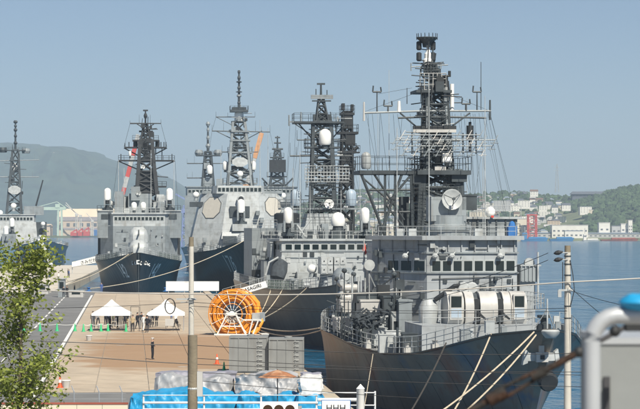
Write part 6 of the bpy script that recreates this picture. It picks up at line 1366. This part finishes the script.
def person(p, rz, pose, top, leg, label, cap=None, group=None, sc=1.0):
    o = bpy.data.objects.new('person', None); COL.objects.link(o); o.location = p; o.rotation_euler = (0,0,rz); o.scale = (sc,)*3; tag(o, label, 'person', group)
    b = bpy.data.objects.new('body', POSE[pose]); COL.objects.link(b); b.parent = o
    for k, m_ in enumerate((M['black'], CL[leg], CL[top], M['skin'])): b.material_slots[k].link = 'OBJECT'; b.material_slots[k].material = m_
    for me_, nm, m_ in (((capm,'cap',CL[cap]),(brim,'cap_brim',M['black']),(facem,'nose',M['skin'])) if cap else ((hairm,'hair',M['hairb']),(facem,'nose',M['skin']))):
        h = bpy.data.objects.new(nm, me_); COL.objects.link(h); h.parent = o; h.material_slots[0].link = 'OBJECT'; h.material_slots[0].material = m_
    return o
person(G(152.5,359.5), R(70), 1, 'navy', 'navy', 'person in dark uniform and white cap standing alone on the open quay', 'white', None, 1.0)
for (px,py,rz,po,tp_,lg,lab,cp) in ((93,327.5,.2,0,'navy','navy','person in dark clothes at the left leg of the left tent',None),(105.5,325,2.6,1,'navy','navy','person in dark clothes inside the left tent, left of the group',None),(110,329,1.2,0,'navy','navy','person in dark uniform under the left tent centre','navy'),(115.5,326,-1,1,'navy','grey','person in dark top behind the table of the left tent',None),(117.5,329,2,2,'navy','navy','person in dark clothes at the middle of the left group',None),(121,330,.5,0,'white','white','person dressed all in white in the left tent','white'),(124.8,328.5,3,0,'navy','navy','person in dark clothes at the right leg of the left tent',None),
        (132.8,331.8,.1,1,'tan','navy','person in tan top between the two tents',None),(141.5,328.5,.4,0,'navy','grey','person in dark top at the left leg of the right tent',None),(143.3,331,2.6,3,'white','white','person in white walking at the left side of the right tent','white'),(147,332.5,-.4,0,'navy','navy','person in dark uniform in front of the right tent','navy'),(152.5,325,0,1,'navy','navy','person in dark clothes behind the notice board',None),(171.5,325.2,1.3,3,'blue','grey','person in blue top at the right end of the right tent',None),
        (63.5,297.5,.4,0,'navy','navy','person in dark clothes on the road near the pier entrance',None),(67,297.0,-.4,0,'navy','navy','second person in dark clothes on the road near the pier entrance',None),(101.5,293.2,0,0,'blue','blue','person in blue at the quay end under the dark bow',None)):
    person(G(px,py), rz, po, tp_, lg, lab, cp)
for (px,py,rz,po,tp_,lg,lab) in ((98,326,.8,3,'grey','navy','person in grey top at the back left of the left tent'),(108,324.5,-.6,1,'blue','navy','person in blue top deep inside the left tent'),(113,327,1.9,3,'olive','navy','person in olive top in the left tent crowd'),(119.2,325.5,.3,0,'grey','grey','person in all grey at the back of the left tent'),(127.5,327,2.2,1,'navy','tan','person with tan trousers right of the left tent'),(137.5,329,.9,3,'navy','navy','person in dark clothes passing the pole frame'),(149.5,327.5,2.4,0,'grey','navy','person in grey top inside the right tent'),(156.5,326.5,-.5,0,'navy','navy','person in dark clothes at the folding table of the right tent'),(176,327,1.0,3,'white','navy','person in white top at the right end of the right tent')):
    person(G(px,py), rz, po, tp_, lg, lab)
rr4 = random.Random(8); tops = ['navy','white','blue','red','grey','olive','tan']
for k in range(26):
    D = rr4.uniform(400, 628); t = (D-372.5)/267.5; x = rr4.uniform(-87, -64+5*(1-t)) if D > 500 else rr4.uniform(-70,-53)
    tp_ = rr4.choice(tops); lg = rr4.choice(['navy','grey','navy','white'])
    person(V3((x,D,2.0)), rr4.uniform(0,6), rr4.choice((0,3,0,1)), tp_, lg, f'far figure in {tp_} top and {lg} trousers ' + ('near on the pale pier' if D < 470 else ('midway on the pale pier' if D < 560 else 'far out on the pale pier')), None, 'visitors on the far pier')
# guard hut and tan crates by the pier entrance
def crate(px, py, w_, h_, m, label, name='guard_hut', cat='hut'):
    p = G(px,py); s_ = p.y/FPX; o = empty(name, p, 0, label, cat); W_ = w_*s_; H_ = h_*s_
    MB().box(-W_/2,W_/2,0,W_*.8,0,H_).build('wall', m, o); MB().box(-W_/2-.15,W_/2+.15,-.15,W_*.8+.15,H_,H_+.15).build('roof', M['greylt'], o); MB().box(-W_*.3,W_*.3,-.04,.0,H_*.5,H_*.85).build('window', M['glass'], o)
crate(61.5,297.2,7,18,M['grey'],'small grey guard hut beside the road at the pier entrance'); crate(76,297.2,14,6,M['offw'],'low pale cabin right of the guard hut','site_cabin','cabin'); crate(41,294,14,9,M['offw'],'low pale cabin behind the tree on the road','site_cabin','cabin')
# ------------------------------------------------------------------ tarpaulin piles by the shore fence
def tarp(px0, px1, pyt, pyb, D, depth, m, label, seed, rough=.18, taper=.9):
    s_ = D/FPX; a = W(px0,pyt,D); b = W(px1,pyb,D); wd = b.x-a.x; z0 = max(1.99, b.z); z1 = a.z; rr = random.Random(seed); nx, nz = 70, 40; vs = []; fs = []
    zb = 1.99 if b.z < 2.6 else b.z; off = seed*3.7
    # profile over front, top, back
    prof = []
    for k in range(nz+1):
        t = k/nz
        if t < .4: prof.append((-depth/2+.25*(t/.4), t/.4))
        elif t < .6: prof.append((-depth/2+.25+(depth-.5)*(t-.4)/.2, 1.0))
        else: prof.append((depth/2-.25+.25*(t-.6)/.4, 1-(t-.6)/.4))
    for i in range(nx+1):
        u = i/nx; e = min(1, min(u,1-u)*9); 
        for (y, h) in prof:
            fold = (fbm(u*wd*1.2+off, h*1.6+y*.8, 3)+.55*(1-abs(2*vnoise(u*wd*2.2+h*2.4+off, h*1.3-u*wd*.8)-1))+.3*(1-abs(2*vnoise(u*wd*4.5-h*3+off, h*2.2+u*wd*1.4)-1)))*rough*.9+abs(math.sin(u*wd*3.1+2*fbm(u*4+off,h*3)))*rough*.35*(1-h)
            x = a.x+wd*u+(fbm(h*3+off,u*3)*.15); top = (z1-zb)*(.90+.16*fbm(u*wd*.6+off, y*.7)+.06*math.sin(u*9+off))
            vs.append((x, D+depth/2+y*(.75+.25*e)+(-fold if y < 0 else fold), zb+top*h*(taper+(1-taper)*e)+(fold*.5 if h > .6 else 0)))
    for i in range(nx):
        for k in range(nz): p = i*(nz+1)+k; fs.append((p,p+nz+1,p+nz+2,p+1))
    return tag(MB().add(vs, fs).build('tarpaulin', m, None, True), label, 'tarp')
M['tblue'] = mat('blue tarpaulin', (.015,.27,.52), .5, 0, .12, 1.2, .3, 3); M['tsilver'] = mat('silver tarpaulin', (.33,.335,.345), .5, 0, .25, 1.5, .3, 3); M['twhite'] = mat('white sack cloth', (.58,.58,.57), .7, 0, .12, 2, .3, 4); M['tgrey'] = mat('grey tarpaulin', (.26,.26,.31), .6, 0, .12, 2, .3, 3)
tarp(132,242,391,427,122,3.0,M['tblue'],'long blue tarpaulin-covered pile behind the white rail fence, left',1,.34)
tarp(126,158,395,430,119,2.4,M['tblue'],'low loose blue tarpaulin heap at the left end',2,.35,.5)
tarp(153,194,375,402,125.6,2.8,M['tsilver'],'silver tarpaulin over the pile left of the utility pole',3,.22); tarp(195,233,376,402,125.6,2.8,M['tsilver'],'silver tarpaulin over the pile right of the utility pole',4,.25)
tarp(155,236,372.5,381,129.5,2.2,M['tgrey'],'grey tarpaulin on top of the back of the pile',5,.12)
tarp(236,298,374,397,124,3.0,M['tsilver'],'crumpled silver tarpaulin pile behind the rusty parasol',6,.4); tarp(238,302,394,428,120.5,2.6,M['tblue'],'blue tarpaulin-covered pile below the rusty parasol',7,.34)
tarp(298,323,376,394,121.5,2.0,M['twhite'],'white cloth-wrapped bale right of the rusty parasol',8,.16); tarp(294,325,393,428,120,2.4,M['tblue'],'blue tarpaulin-covered base under the white bale',9,.18)
tarp(300,322,373.5,378,125,1.6,M['tgrey'],'grey cover behind the white bale',10,.1)
for i, (px0,px1,py,D) in enumerate(((322,344,402,121),(318,338,398,124))):
    a = W(px0,py-12,D); b = W(px1,py,D); tag(MB().bar(a,b,.3,.12).build('timber_plank', M['table'], None), ['brown timber plank leaning beside the white bale, front','brown timber plank leaning beside the white bale, back'][i], 'plank')
# rusty parasol
M['rustu'] = mat('faded brown parasol cloth', (.30,.13,.06), .85, 0, .3, 2.0, .15, 4, patches=(((.52,.34,.22), 1.1, .55, .7),))
p = W(277.5,377,117); s_ = 117/FPX; um = empty('parasol', (p.x,117,2.0), 0, 'faded rust-brown parasol among the tarpaulin piles', 'parasol'); zc = p.z-2.0
n = 8; rim = [(math.cos(2*math.pi*(k+.3)/n)*20*s_,math.sin(2*math.pi*(k+.3)/n)*20*s_) for k in range(n)]
MB().add([(x,y,zc) for x, y in rim]+[(x*.5,y*.5,zc+4.6*s_) for x, y in rim]+[(0,0,zc+7.5*s_)], [(k,(k+1)%n,n+(k+1)%n,n+k) for k in range(n)]+[(n+k,n+(k+1)%n,2*n) for k in range(n)]).build('canopy', M['rustu'], um)
for k in range(n): MB().tube((rim[k][0]*.98,rim[k][1]*.98,zc-.02),(0,0,zc+7.2*s_),.012,n=4).build('rib', M['foldst'], um)
MB().tube((0,0,0),(0,0,zc+8*s_),.03).build('pole', M['foldst'], um); MB().lathe((0,0,0),[(.3,0),(.3,.1),(.06,.14)],12).build('base', M['greydk'], um)
# white pipe fence
M['pipe'] = mat('white pipe paint', (.66,.68,.68), .5, 0, .06, 2)
fe = empty('pipe_fence', W(259,409,112).xy.to_3d()+V3((0,0,1.96)), 0, 'white pipe rail fence in front of the tarpaulin piles', 'fence'); F0 = fe.location
for i, px in enumerate((143.5,204,261,316.5,375)): x = W(px,0,112).x-F0.x; MB().tube((x,0,0),(x,0,W(0,395 if px < 350 else 391,112).z-F0.z),.05,n=8).build('post', M['pipe'], fe)
for py, x0, x1, rr in ((402.5,143,318,.06),(395,143,318,.022),(409,143,318,.045),(399.5,318,358,.09),(392.5,322,375,.03),(405,318,375,.03)): 
    MB().tube((W(x0,0,112).x-F0.x,-.07,W(0,py,112).z-F0.z),(W(x1,0,112).x-F0.x,-.07,W(0,py,112).z-F0.z),rr,n=8).build('rail', M['pipe'], fe)
p = W(360.5,384,108); wp = empty('white_post', (p.x,108,1.96), 0, 'white pointed marker post at the end of the pipe fence', 'post'); s_ = 108/FPX; h = p.z-1.96; MB().lathe((0,0,0),[(4*s_,0),(4*s_,h-5*s_),(4.4*s_,h-4.5*s_),(.3*s_,h)],14).build('shaft', M['white'], wp, True); MB().lathe((0,0,0),[(6*s_,0),(6*s_,.12)],14).build('base', M['concw'], wp)
# left wire fence and low wall
wf = empty('wire_fence', (W(60,0,118).x,118,1.96), 0, 'thin wire fence along the shore road at lower left', 'fence')
for i, px in enumerate((-20,28,74,99,122)):
    x = W(px,0,118).x-wf.location.x; zt_ = W(0,386,118).z-1.96; MB().tube((x,0,0),(x,0,zt_-.3),.035,n=6).tube((x,0,zt_-.3),(x-.15,.2,zt_),.03,n=6).build('post', M['alu'], wf)
for py in (393.5,399,404,409): MB().tube((W(-20,0,118).x-wf.location.x,0,W(0,py,118).z-1.96),(W(126,0,118).x-wf.location.x,0,W(0,py,118).z-1.96),.012,n=4).build('wire', M['alu'], wf)
lw = empty('low_wall', (W(40,0,112).x,112,1.95), 0, 'low beige wall with rusty coping at the bottom left', 'wall'); x0 = W(-25,0,112).x-lw.location.x; x1 = W(128,0,112).x-lw.location.x; zt_ = W(0,404,112).z-1.95
for k in range(6): MB().box(x0+(x1-x0)*k/6+.01,x0+(x1-x0)*(k+1)/6-.01,-.1,.1,0,zt_).build('panel', M['cream'], lw)
MB().box(x0,x1,-.13,.13,zt_,zt_+.08).build('coping', M['rust'], lw)
cone(V3((W(2,0,121).x,121,1.99)), M['cred'], 'orange-red cone at the left end of the tarpaulin piles', 'orange cones', 1.3, True)
# ------------------------------------------------------------------ utility poles
M['cpole'] = mat('concrete pole', (.50,.48,.43), .85, 0, .12, 1.2, .15, 10, .35, (.25,.22,.17)); M['wpole'] = mat('weathered timber pole', (.20,.17,.12), .9, 0, .3, 1.5, .3, 14, .5, (.08,.065,.05)); M['cablek'] = mat('black cable', (.015,.015,.016), .5); M['cablew'] = mat('pale sheathed cable', (.52,.49,.44), .6)
p = W(191.3,237,105); s_ = 105/FPX; po = empty('utility_pole', (p.x,105,1.99), 0, 'tall pale concrete utility pole left of the orange reel', 'utility pole'); h = p.z-1.99
MB().lathe((0,0,0),[(.15,0),(.115,h-.45)],14).build('shaft', M['cpole'], po, True); MB().lathe((0,0,0),[(.118,h-.45),(.112,h)],14).build('top_cap', M['wpole'], po)
z_ = lambda py: W(0,py,105).z-1.99
MB().bar((-.7,-.16,z_(299)),(.25,-.16,z_(299)),.06,.08).bar((-.5,-.16,z_(302)),(.1,-.16,z_(302)),.04,.05).build('crossarm', M['steel'], po); MB().lathe((0,0,0),[(.19,z_(300)),(.19,z_(298))],12).build('clamp', M['steel'], po)
for k in range(5): zz = z_(246+9*k); MB().tube((-.14,0,zz),(-.32,0,zz),.012,n=4).build('step_bolt', M['steel'], po)
pts = [(-1.0+math.cos(2*math.pi*k/24)*.24,-.2,z_(306)+math.sin(2*math.pi*k/24)*.36) for k in range(25)]; tag(MB().path([V3(q_)+po.location for q_ in pts],.03,6).build('cable_coil', M['cablek'], None, True), 'coiled loop of black cable hanging beside the concrete pole', 'cable')
p = W(192.6,335,72); wo_ = empty('timber_pole', (p.x,72,1.99), 0, 'shorter brown timber pole in front of the concrete pole', 'utility pole'); h = p.z-1.99
MB().lathe((0,0,0),[(.18,0),(.155,h)],14).build('shaft', M['wpole'], wo_, True); MB().lathe((0,0,h-1.75),[(.16,-.04),(.175,0),(.16,.04)],12).build('band', M['steel'], wo_); MB().box(.15,.33,-.1,.1,h-2.0,h-1.2).build('meter_box', M['offw'], wo_); MB().box(-.16,.16,-.185,-.15,h-2.9,h-2.5).build('number_plate', M['steel'], wo_)
p = W(567.6,245.5,98); pr = empty('utility_pole', (p.x,98,1.99), 0, 'tall pale utility pole on the right in front of the water', 'utility pole'); h = p.z-1.99; z_ = lambda py: W(0,py,98).z-1.99
MB().lathe((0,0,0),[(.18,0),(.135,h-.3)],14).build('shaft', M['cpole'], pr, True); MB().lathe((0,0,0),[(.137,h-.3),(.13,h)],14).build('top_cap', M['wpole'], pr)
for py in (252.5,259.5): 
    MB().bar((0,-.14,z_(py)),(-.42,-.14,z_(py)),.04).build('bracket', M['steel'], pr); MB().lathe((-.42,-.14,z_(py)),[(.02,-.22),(.09,-.12),(.11,0),(.07,.1),(.03,.2)],10,(1,0,.2)).build('insulator', M['black'], pr)
MB().bar((-.42,-.16,z_(290)),(.22,-.16,z_(290)),.07,.08).box(-.45,-.3,-.24,-.1,z_(297),z_(290)).build('crossarm', M['steel'], pr)
for py in (256,264,275,290,306,318): MB().lathe((0,0,z_(py)),[(.155,-.03),(.165,0),(.155,.03)],12).build('band', M['greydk'], pr)
MB().tube((-.23,-.1,z_(262)),(-.23,-.1,z_(289)),.02).path([(.1,-.14,z_(260)),(.22,-.16,z_(275)),(.28,-.2,z_(290)),(.12,-.16,z_(305))],.018).build('down_lead', M['cablek'], pr)
# ------------------------------------------------------------------ overhead cables
def cable(a, b, sag, r, m, label): return rope(W(*a), W(*b), sag, label, 'cable', r, m, 30, 'overhead_cable')
cable((-40,287,84),(191,294,104.7),.05,.032,M['cablew'],'pale thick cable from the left edge to the concrete pole'); cable((191,294,104.7),(567,282,97.8),.22,.032,M['cablew'],'pale thick cable between the two tall poles'); cable((567,282,97.8),(690,275,97),.02,.032,M['cablew'],'pale thick cable from the right pole to the right edge')
cable((548,253,97.8),(398,297,120),.3,.014,M['cablek'],'black cable from the upper insulator down to the left'); cable((548,260,97.8),(392,305,118),.3,.014,M['cablek'],'black cable from the lower insulator down to the left')
for k, (a, b, sg, r_) in enumerate((((-30,308,84),(191,302,104.7),.1,.012),((191,302,104.7),(567,308,97.8),.25,.013),((191,306,104.7),(567,311,97.8),.2,.013),((-30,337,70),(193,345,72),.05,.016),((193,345,72),(680,349,80),.25,.013),((-30,345,70),(193,364,72),.06,.016),((193,364,72),(680,371,80),.12,.012),((193,358,72),(680,377,80),.10,.012),((193,372,72),(680,388,80),.10,.011),((569,286,97.8),(660,356,80),.15,.014),((569,290,97.8),(660,312,92),.1,.012),((193,380,72),(420,398,76),.05,.011))):
    cable(a, b, sg, r_, M['cablek'], ['thin black cable from the left edge to the concrete pole','upper of two thin black cables between the tall poles','lower of two thin black cables between the tall poles','upper black cable crossing the open quay to the timber pole','upper black cable from the timber pole to the right','lower black cable crossing the open quay to the timber pole','middle black cable from the timber pole across the nearest hull','second black cable from the timber pole across the nearest hull','lowest long black cable across the nearest hull','steep black cable from the right pole toward the pipe','flatter black cable from the right pole toward the right edge','short black cable over the grey steel tanks'][k])
# ------------------------------------------------------------------ traffic signal and sign below the tarps
p = W(279,403,88); s_ = 88/FPX; ts = empty('traffic_signal', (p.x,88,1.99), 0, 'white horizontal traffic signal cut off by the bottom edge', 'traffic signal'); zc = p.z-1.99-6*s_
MB().box(-19*s_,19*s_,-.05,.25,zc-6*s_,zc+6*s_).build('housing', M['white'], ts)
M['ambl'] = mat('unlit amber lens', (.28,.13,.05), .3)
for k, x in enumerate((-11,0,11)):
    ln = MB().lathe((x*s_,-.06,zc),[(4.6*s_,-.02),(4.6*s_,.02)],16,'y').build('lens', M['ambl'], ts)
    vs = []; fs = []
    for j in range(17):
        t = math.pi*j/16; 
        for yy, r_ in ((-.05,5.2),(-.32,5.2),(-.32,4.9),(-.05,4.9)): vs.append((x*s_+math.cos(t)*r_*s_,yy,zc+math.sin(t)*r_*s_))
    for j in range(16):
        for q_ in range(4): fs.append((4*j+q_,4*j+(q_+1)%4,4*j+4+(q_+1)%4,4*j+4+q_))
    MB().add(vs, fs).build('visor', M['white'], ln)
MB().tube((21*s_,.1,0),(21*s_,.1,zc+3*s_),.08).tube((21*s_,.1,zc),(-15*s_,.15,zc),.04).build('pole', M['alu'], ts)
p = W(336,400.5,88); sg = empty('road_sign', (p.x,88,1.99), 0, 'white sign with black letters cut off by the bottom edge', 'sign'); zt_ = p.z-1.99
MB().box(-14*s_,14*s_,-.02,.02,zt_-13*s_,zt_).build('panel', M['white'], sg); MB().box(-14.7*s_,14.7*s_,0,.03,zt_-13.7*s_,zt_+.7*s_).build('border', M['blue'], sg)
me = text_mesh('HHH', 9.2*s_, .005); me.materials.append(M['ink']); o = bpy.data.objects.new('lettering', me); COL.objects.link(o); o.parent = sg; o.location = (0,-.03,zt_-7.6*s_); o.rotation_euler = (R(90),0,0)
MB().tube((0,.05,0),(0,.05,zt_-1*s_),.04).build('pole', M['alu'], sg)
# ------------------------------------------------------------------ foreground: rooftop deck under the camera, pipe, box, turnbuckle
M['gpipe'] = mat('galvanised pipe', (.42,.44,.46), .4, .2, .1, 3); M['gbox'] = mat('grey painted box', (.23,.245,.245), .6, 0, .1, 2, .05, 10); M['rustm'] = mat('rusted steel', (.05,.022,.011), .8, .1, .5, 14, .4, 30, patches=(((.02,.018,.016), 16, .40, .52),))
tag(MB().box(-4,6,-4,9,10.9,11.2).box(-3.6,-3.0,-3.4,-2.8,1.97,10.9).box(5,5.6,-3.4,-2.8,1.97,10.9).box(-3.6,-3.0,7.6,8.2,1.97,10.9).box(5,5.6,7.6,8.2,1.97,10.9).build('viewing_deck', M['concw']), kind='structure')
D = 6.4; s_ = D/FPX; a = W(598,409,D); r_ = 17*s_/1.0*.95; c = W(592,0,D).x; zt_ = W(0,315.5,D).z
pts = [V3((c,D,11.2)),V3((c,D,W(0,341,D).z))]+[V3((c+26*s_*(1-math.cos(t)),D,W(0,341,D).z+(zt_-W(0,341,D).z)*math.sin(t))) for t in (.3,.6,.9,1.2,1.5)]+[V3((c+60*s_,D,zt_)),V3((c+1.2,D,zt_))]
pg = empty('bent_pipe', (c,D,11.2), 0, 'large bent pale pipe in the right foreground, out of focus', 'pipe'); MB().path([q_-pg.location for q_ in pts], 8.6*s_, 20).build('tube', M['gpipe'], pg, True); MB().lathe((0,0,0),[(.11,0),(.11,.02)],14).build('flange', M['gpipe'], pg); MB().tube((1.2,0,0),(1.2,0,zt_-11.2),.04).build('support', M['gpipe'], pg)
D = 6.8; a = W(600,344,D); b = W(700,420,D); bx_ = empty('equipment_box', ((a.x+b.x)/2,D+.25,11.2), 0, 'grey metal equipment box behind the bent pipe at the right edge', 'box'); hw = (b.x-a.x)/2
MB().box(-hw,hw,-.25,.25,0,a.z-11.2).build('body', M['gbox'], bx_); MB().box(-hw-.004,hw+.01,-.256,.26,a.z-11.2,a.z-11.2+.02).build('lid', M['gpipe'], bx_); MB().box(-hw+.01,-hw+.03,-.26,-.24,.3,a.z-11.3).build('hinge', M['foldst'], bx_)
p = W(640,301,6.4); bl = tag(MB().sphere((p.x,6.4,p.z-.004),.062,14,8,.42).sphere((p.x+.03,6.41,p.z+.012),.035,12,8,.5).sphere((p.x-.02,6.39,p.z+.006),.028,12,8,.6).build('blue_cloth', M['tblue'], None, True), 'crumpled bright blue cloth on top of the foreground pipe', 'cloth')
D = 6.6; tb = empty('turnbuckle_rod', W(592,368,D)*1.0, 0, 'rusty steel turnbuckle rod slanting across the right foreground', 'turnbuckle'); o0 = tb.location.copy(); tb.location = (o0.x,o0.y,o0.z)
w_ = lambda px, py: W(px,py,D)-o0
dirv = (w_(497,396)-w_(579,352)).normalized()
end = w_(497,396)+dirv*((W(497,396,D).z-11.2)/-dirv.z)
MB().tube(w_(640,319),w_(570,357),.008,n=10).build('rod', M['foldst'], tb); MB().tube(w_(577,353),w_(537,374.5),.011,n=10).build('thread', M['rustm'], tb, True)
up = V3((0,0,1)); n_ = V3((dirv.z,0,-dirv.x)); n_ = n_ if n_.z > 0 else -n_
A = w_(539,373.5); B = w_(497,396); 
for sg_ in (-1,1): MB().tube(A+n_*sg_*.010,B+n_*sg_*.016,.006,n=8).build('side_bar', M['rustm'], tb, True)
MB().tube(A-dirv*.02,A+dirv*.025,.017,n=10).build('end_nut', M['rustm'], tb, True); MB().tube(B-dirv*.03,B+dirv*.03,.02,n=10).build('end_nut', M['rustm'], tb, True); MB().tube(B,end,.010,n=8).build('lower_rod', M['rustm'], tb, True); MB().lathe(end,[(.06,0),(.05,.03)],10).build('anchor_plate', M['rustm'], tb)
MB().sphere(w_(579,352),.017,10,6).build('rubber_boot', M['black'], tb, True); MB().sphere(w_(615,331),.018,10,6).box(*(lambda c_: (c_.x-.02,c_.x+.04,-.02,.02,c_.z-.015,c_.z+.02))(w_(632,326))).build('shackle', M['black'], tb)
# ------------------------------------------------------------------ leafy tree at the left
M['bark'] = mat('tree bark', (.10,.085,.06), .95, 0, .3, 5, .4, 20)
def leaf_mat():
    m = bpy.data.materials.new('young leaves'); m.use_nodes = True; n = m.node_tree; b = n.nodes['Principled BSDF']; b.inputs['Roughness'].default_value = .55
    g_ = n.nodes.new('ShaderNodeNewGeometry'); r = n.nodes.new('ShaderNodeValToRGB'); r.color_ramp.elements[0].color = (.11,.15,.024,1); r.color_ramp.elements[1].color = (.36,.41,.085,1)
    n.links.new(g_.outputs['Random Per Island'], r.inputs[0]); n.links.new(r.outputs[0], b.inputs['Base Color'])
    t = n.nodes.new('ShaderNodeBsdfTranslucent'); n.links.new(r.outputs[0], t.inputs[0]); mx = n.nodes.new('ShaderNodeMixShader'); mx.inputs[0].default_value = .35; o = n.nodes['Material Output']
    n.links.new(b.outputs[0], mx.inputs[1]); n.links.new(t.outputs[0], mx.inputs[2]); n.links.new(mx.outputs[0], o.inputs[0]); return m
TD = 64; tp = W(19,409,TD); tr = empty('leafy_tree', (tp.x,TD,1.99), 0, 'young leafy green tree at the left edge', 'tree'); H_ = W(0,244,TD).z-1.99
rr = random.Random(17); tk = MB(); tips = []
trunk = [V3((.04*math.sin(k*1.1)+.02*k/9,.03*math.cos(k),H_*k/10)) for k in range(11)]; tk.path(trunk, .1, 8, [.125*(1-.085*k) for k in range(11)])
MB().add(tk.v, tk.f).build('trunk', M['bark'], tr, True)
for k in range(46):
    t = rr.uniform(.18,.97); b0 = trunk[int(t*10)].lerp(trunk[min(10,int(t*10)+1)], t*10-int(t*10)); az = k*2.4+rr.uniform(-.4,.4); L = (1.75-.8*abs(t-.5)*1.6)*rr.uniform(.75,1.2)*.84; el = rr.uniform(.25,.9)
    pts = [b0]; d = V3((math.cos(az)*math.cos(el),math.sin(az)*math.cos(el),math.sin(el)))
    for j in range(5): d = (d+V3((rr.uniform(-.25,.25),rr.uniform(-.25,.25),rr.uniform(-.12,.2)))).normalized(); pts.append(pts[-1]+d*L/5)
    MB().path(pts, .03, 5, [.038*(1-t*.5)*(1-j*.15) for j in range(6)]).build('limb', M['bark'], tr, True)
    for j in range(1,6):
        tips.append((pts[j], .20+.05*j))
        for q_ in range(2):
            e = pts[j]+V3((rr.gauss(0,.28),rr.gauss(0,.28),rr.gauss(.03,.22))); tips.append((e,.2))
lv = []; lf = []
for (c, sp) in tips:
    for k in range(rr.randint(7,17)):
        p = c+V3((rr.gauss(0,sp*.62),rr.gauss(0,sp*.62),rr.gauss(0,sp*.5))); s_ = rr.uniform(.05,.095); a = V3((rr.uniform(-1,1),rr.uniform(-1,1),rr.uniform(-.6,.6))).normalized(); b = a.cross(V3((rr.uniform(-1,1),rr.uniform(-1,1),rr.uniform(-1,1)))).normalized(); i = len(lv)
        lv += [p-a*s_, p+b*s_*.5, p+a*s_, p-b*s_*.5]; lf.append((i,i+1,i+2,i+3))
cr_o = MB().add(lv, lf).build('crown', leaf_mat(), tr)
# ------------------------------------------------------------------ haze
hz = MB().box(-7000,7000,-400,9200,-4,330).build('haze', None); hz.data.materials.clear()
hm = bpy.data.materials.new('sea haze'); hm.use_nodes = True; n = hm.node_tree; n.nodes.remove(n.nodes['Principled BSDF']); v = n.nodes.new('ShaderNodeVolumePrincipled'); v.inputs['Color'].default_value = (.63,.81,1,1); v.inputs['Density'].default_value = HAZE = 1.7e-4; v.inputs['Anisotropy'].default_value = 0
n.links.new(v.outputs[0], n.nodes['Material Output'].inputs['Volume']); hz.data.materials.append(hm); tag(hz, kind='stuff')
bpy.context.view_layer.update()
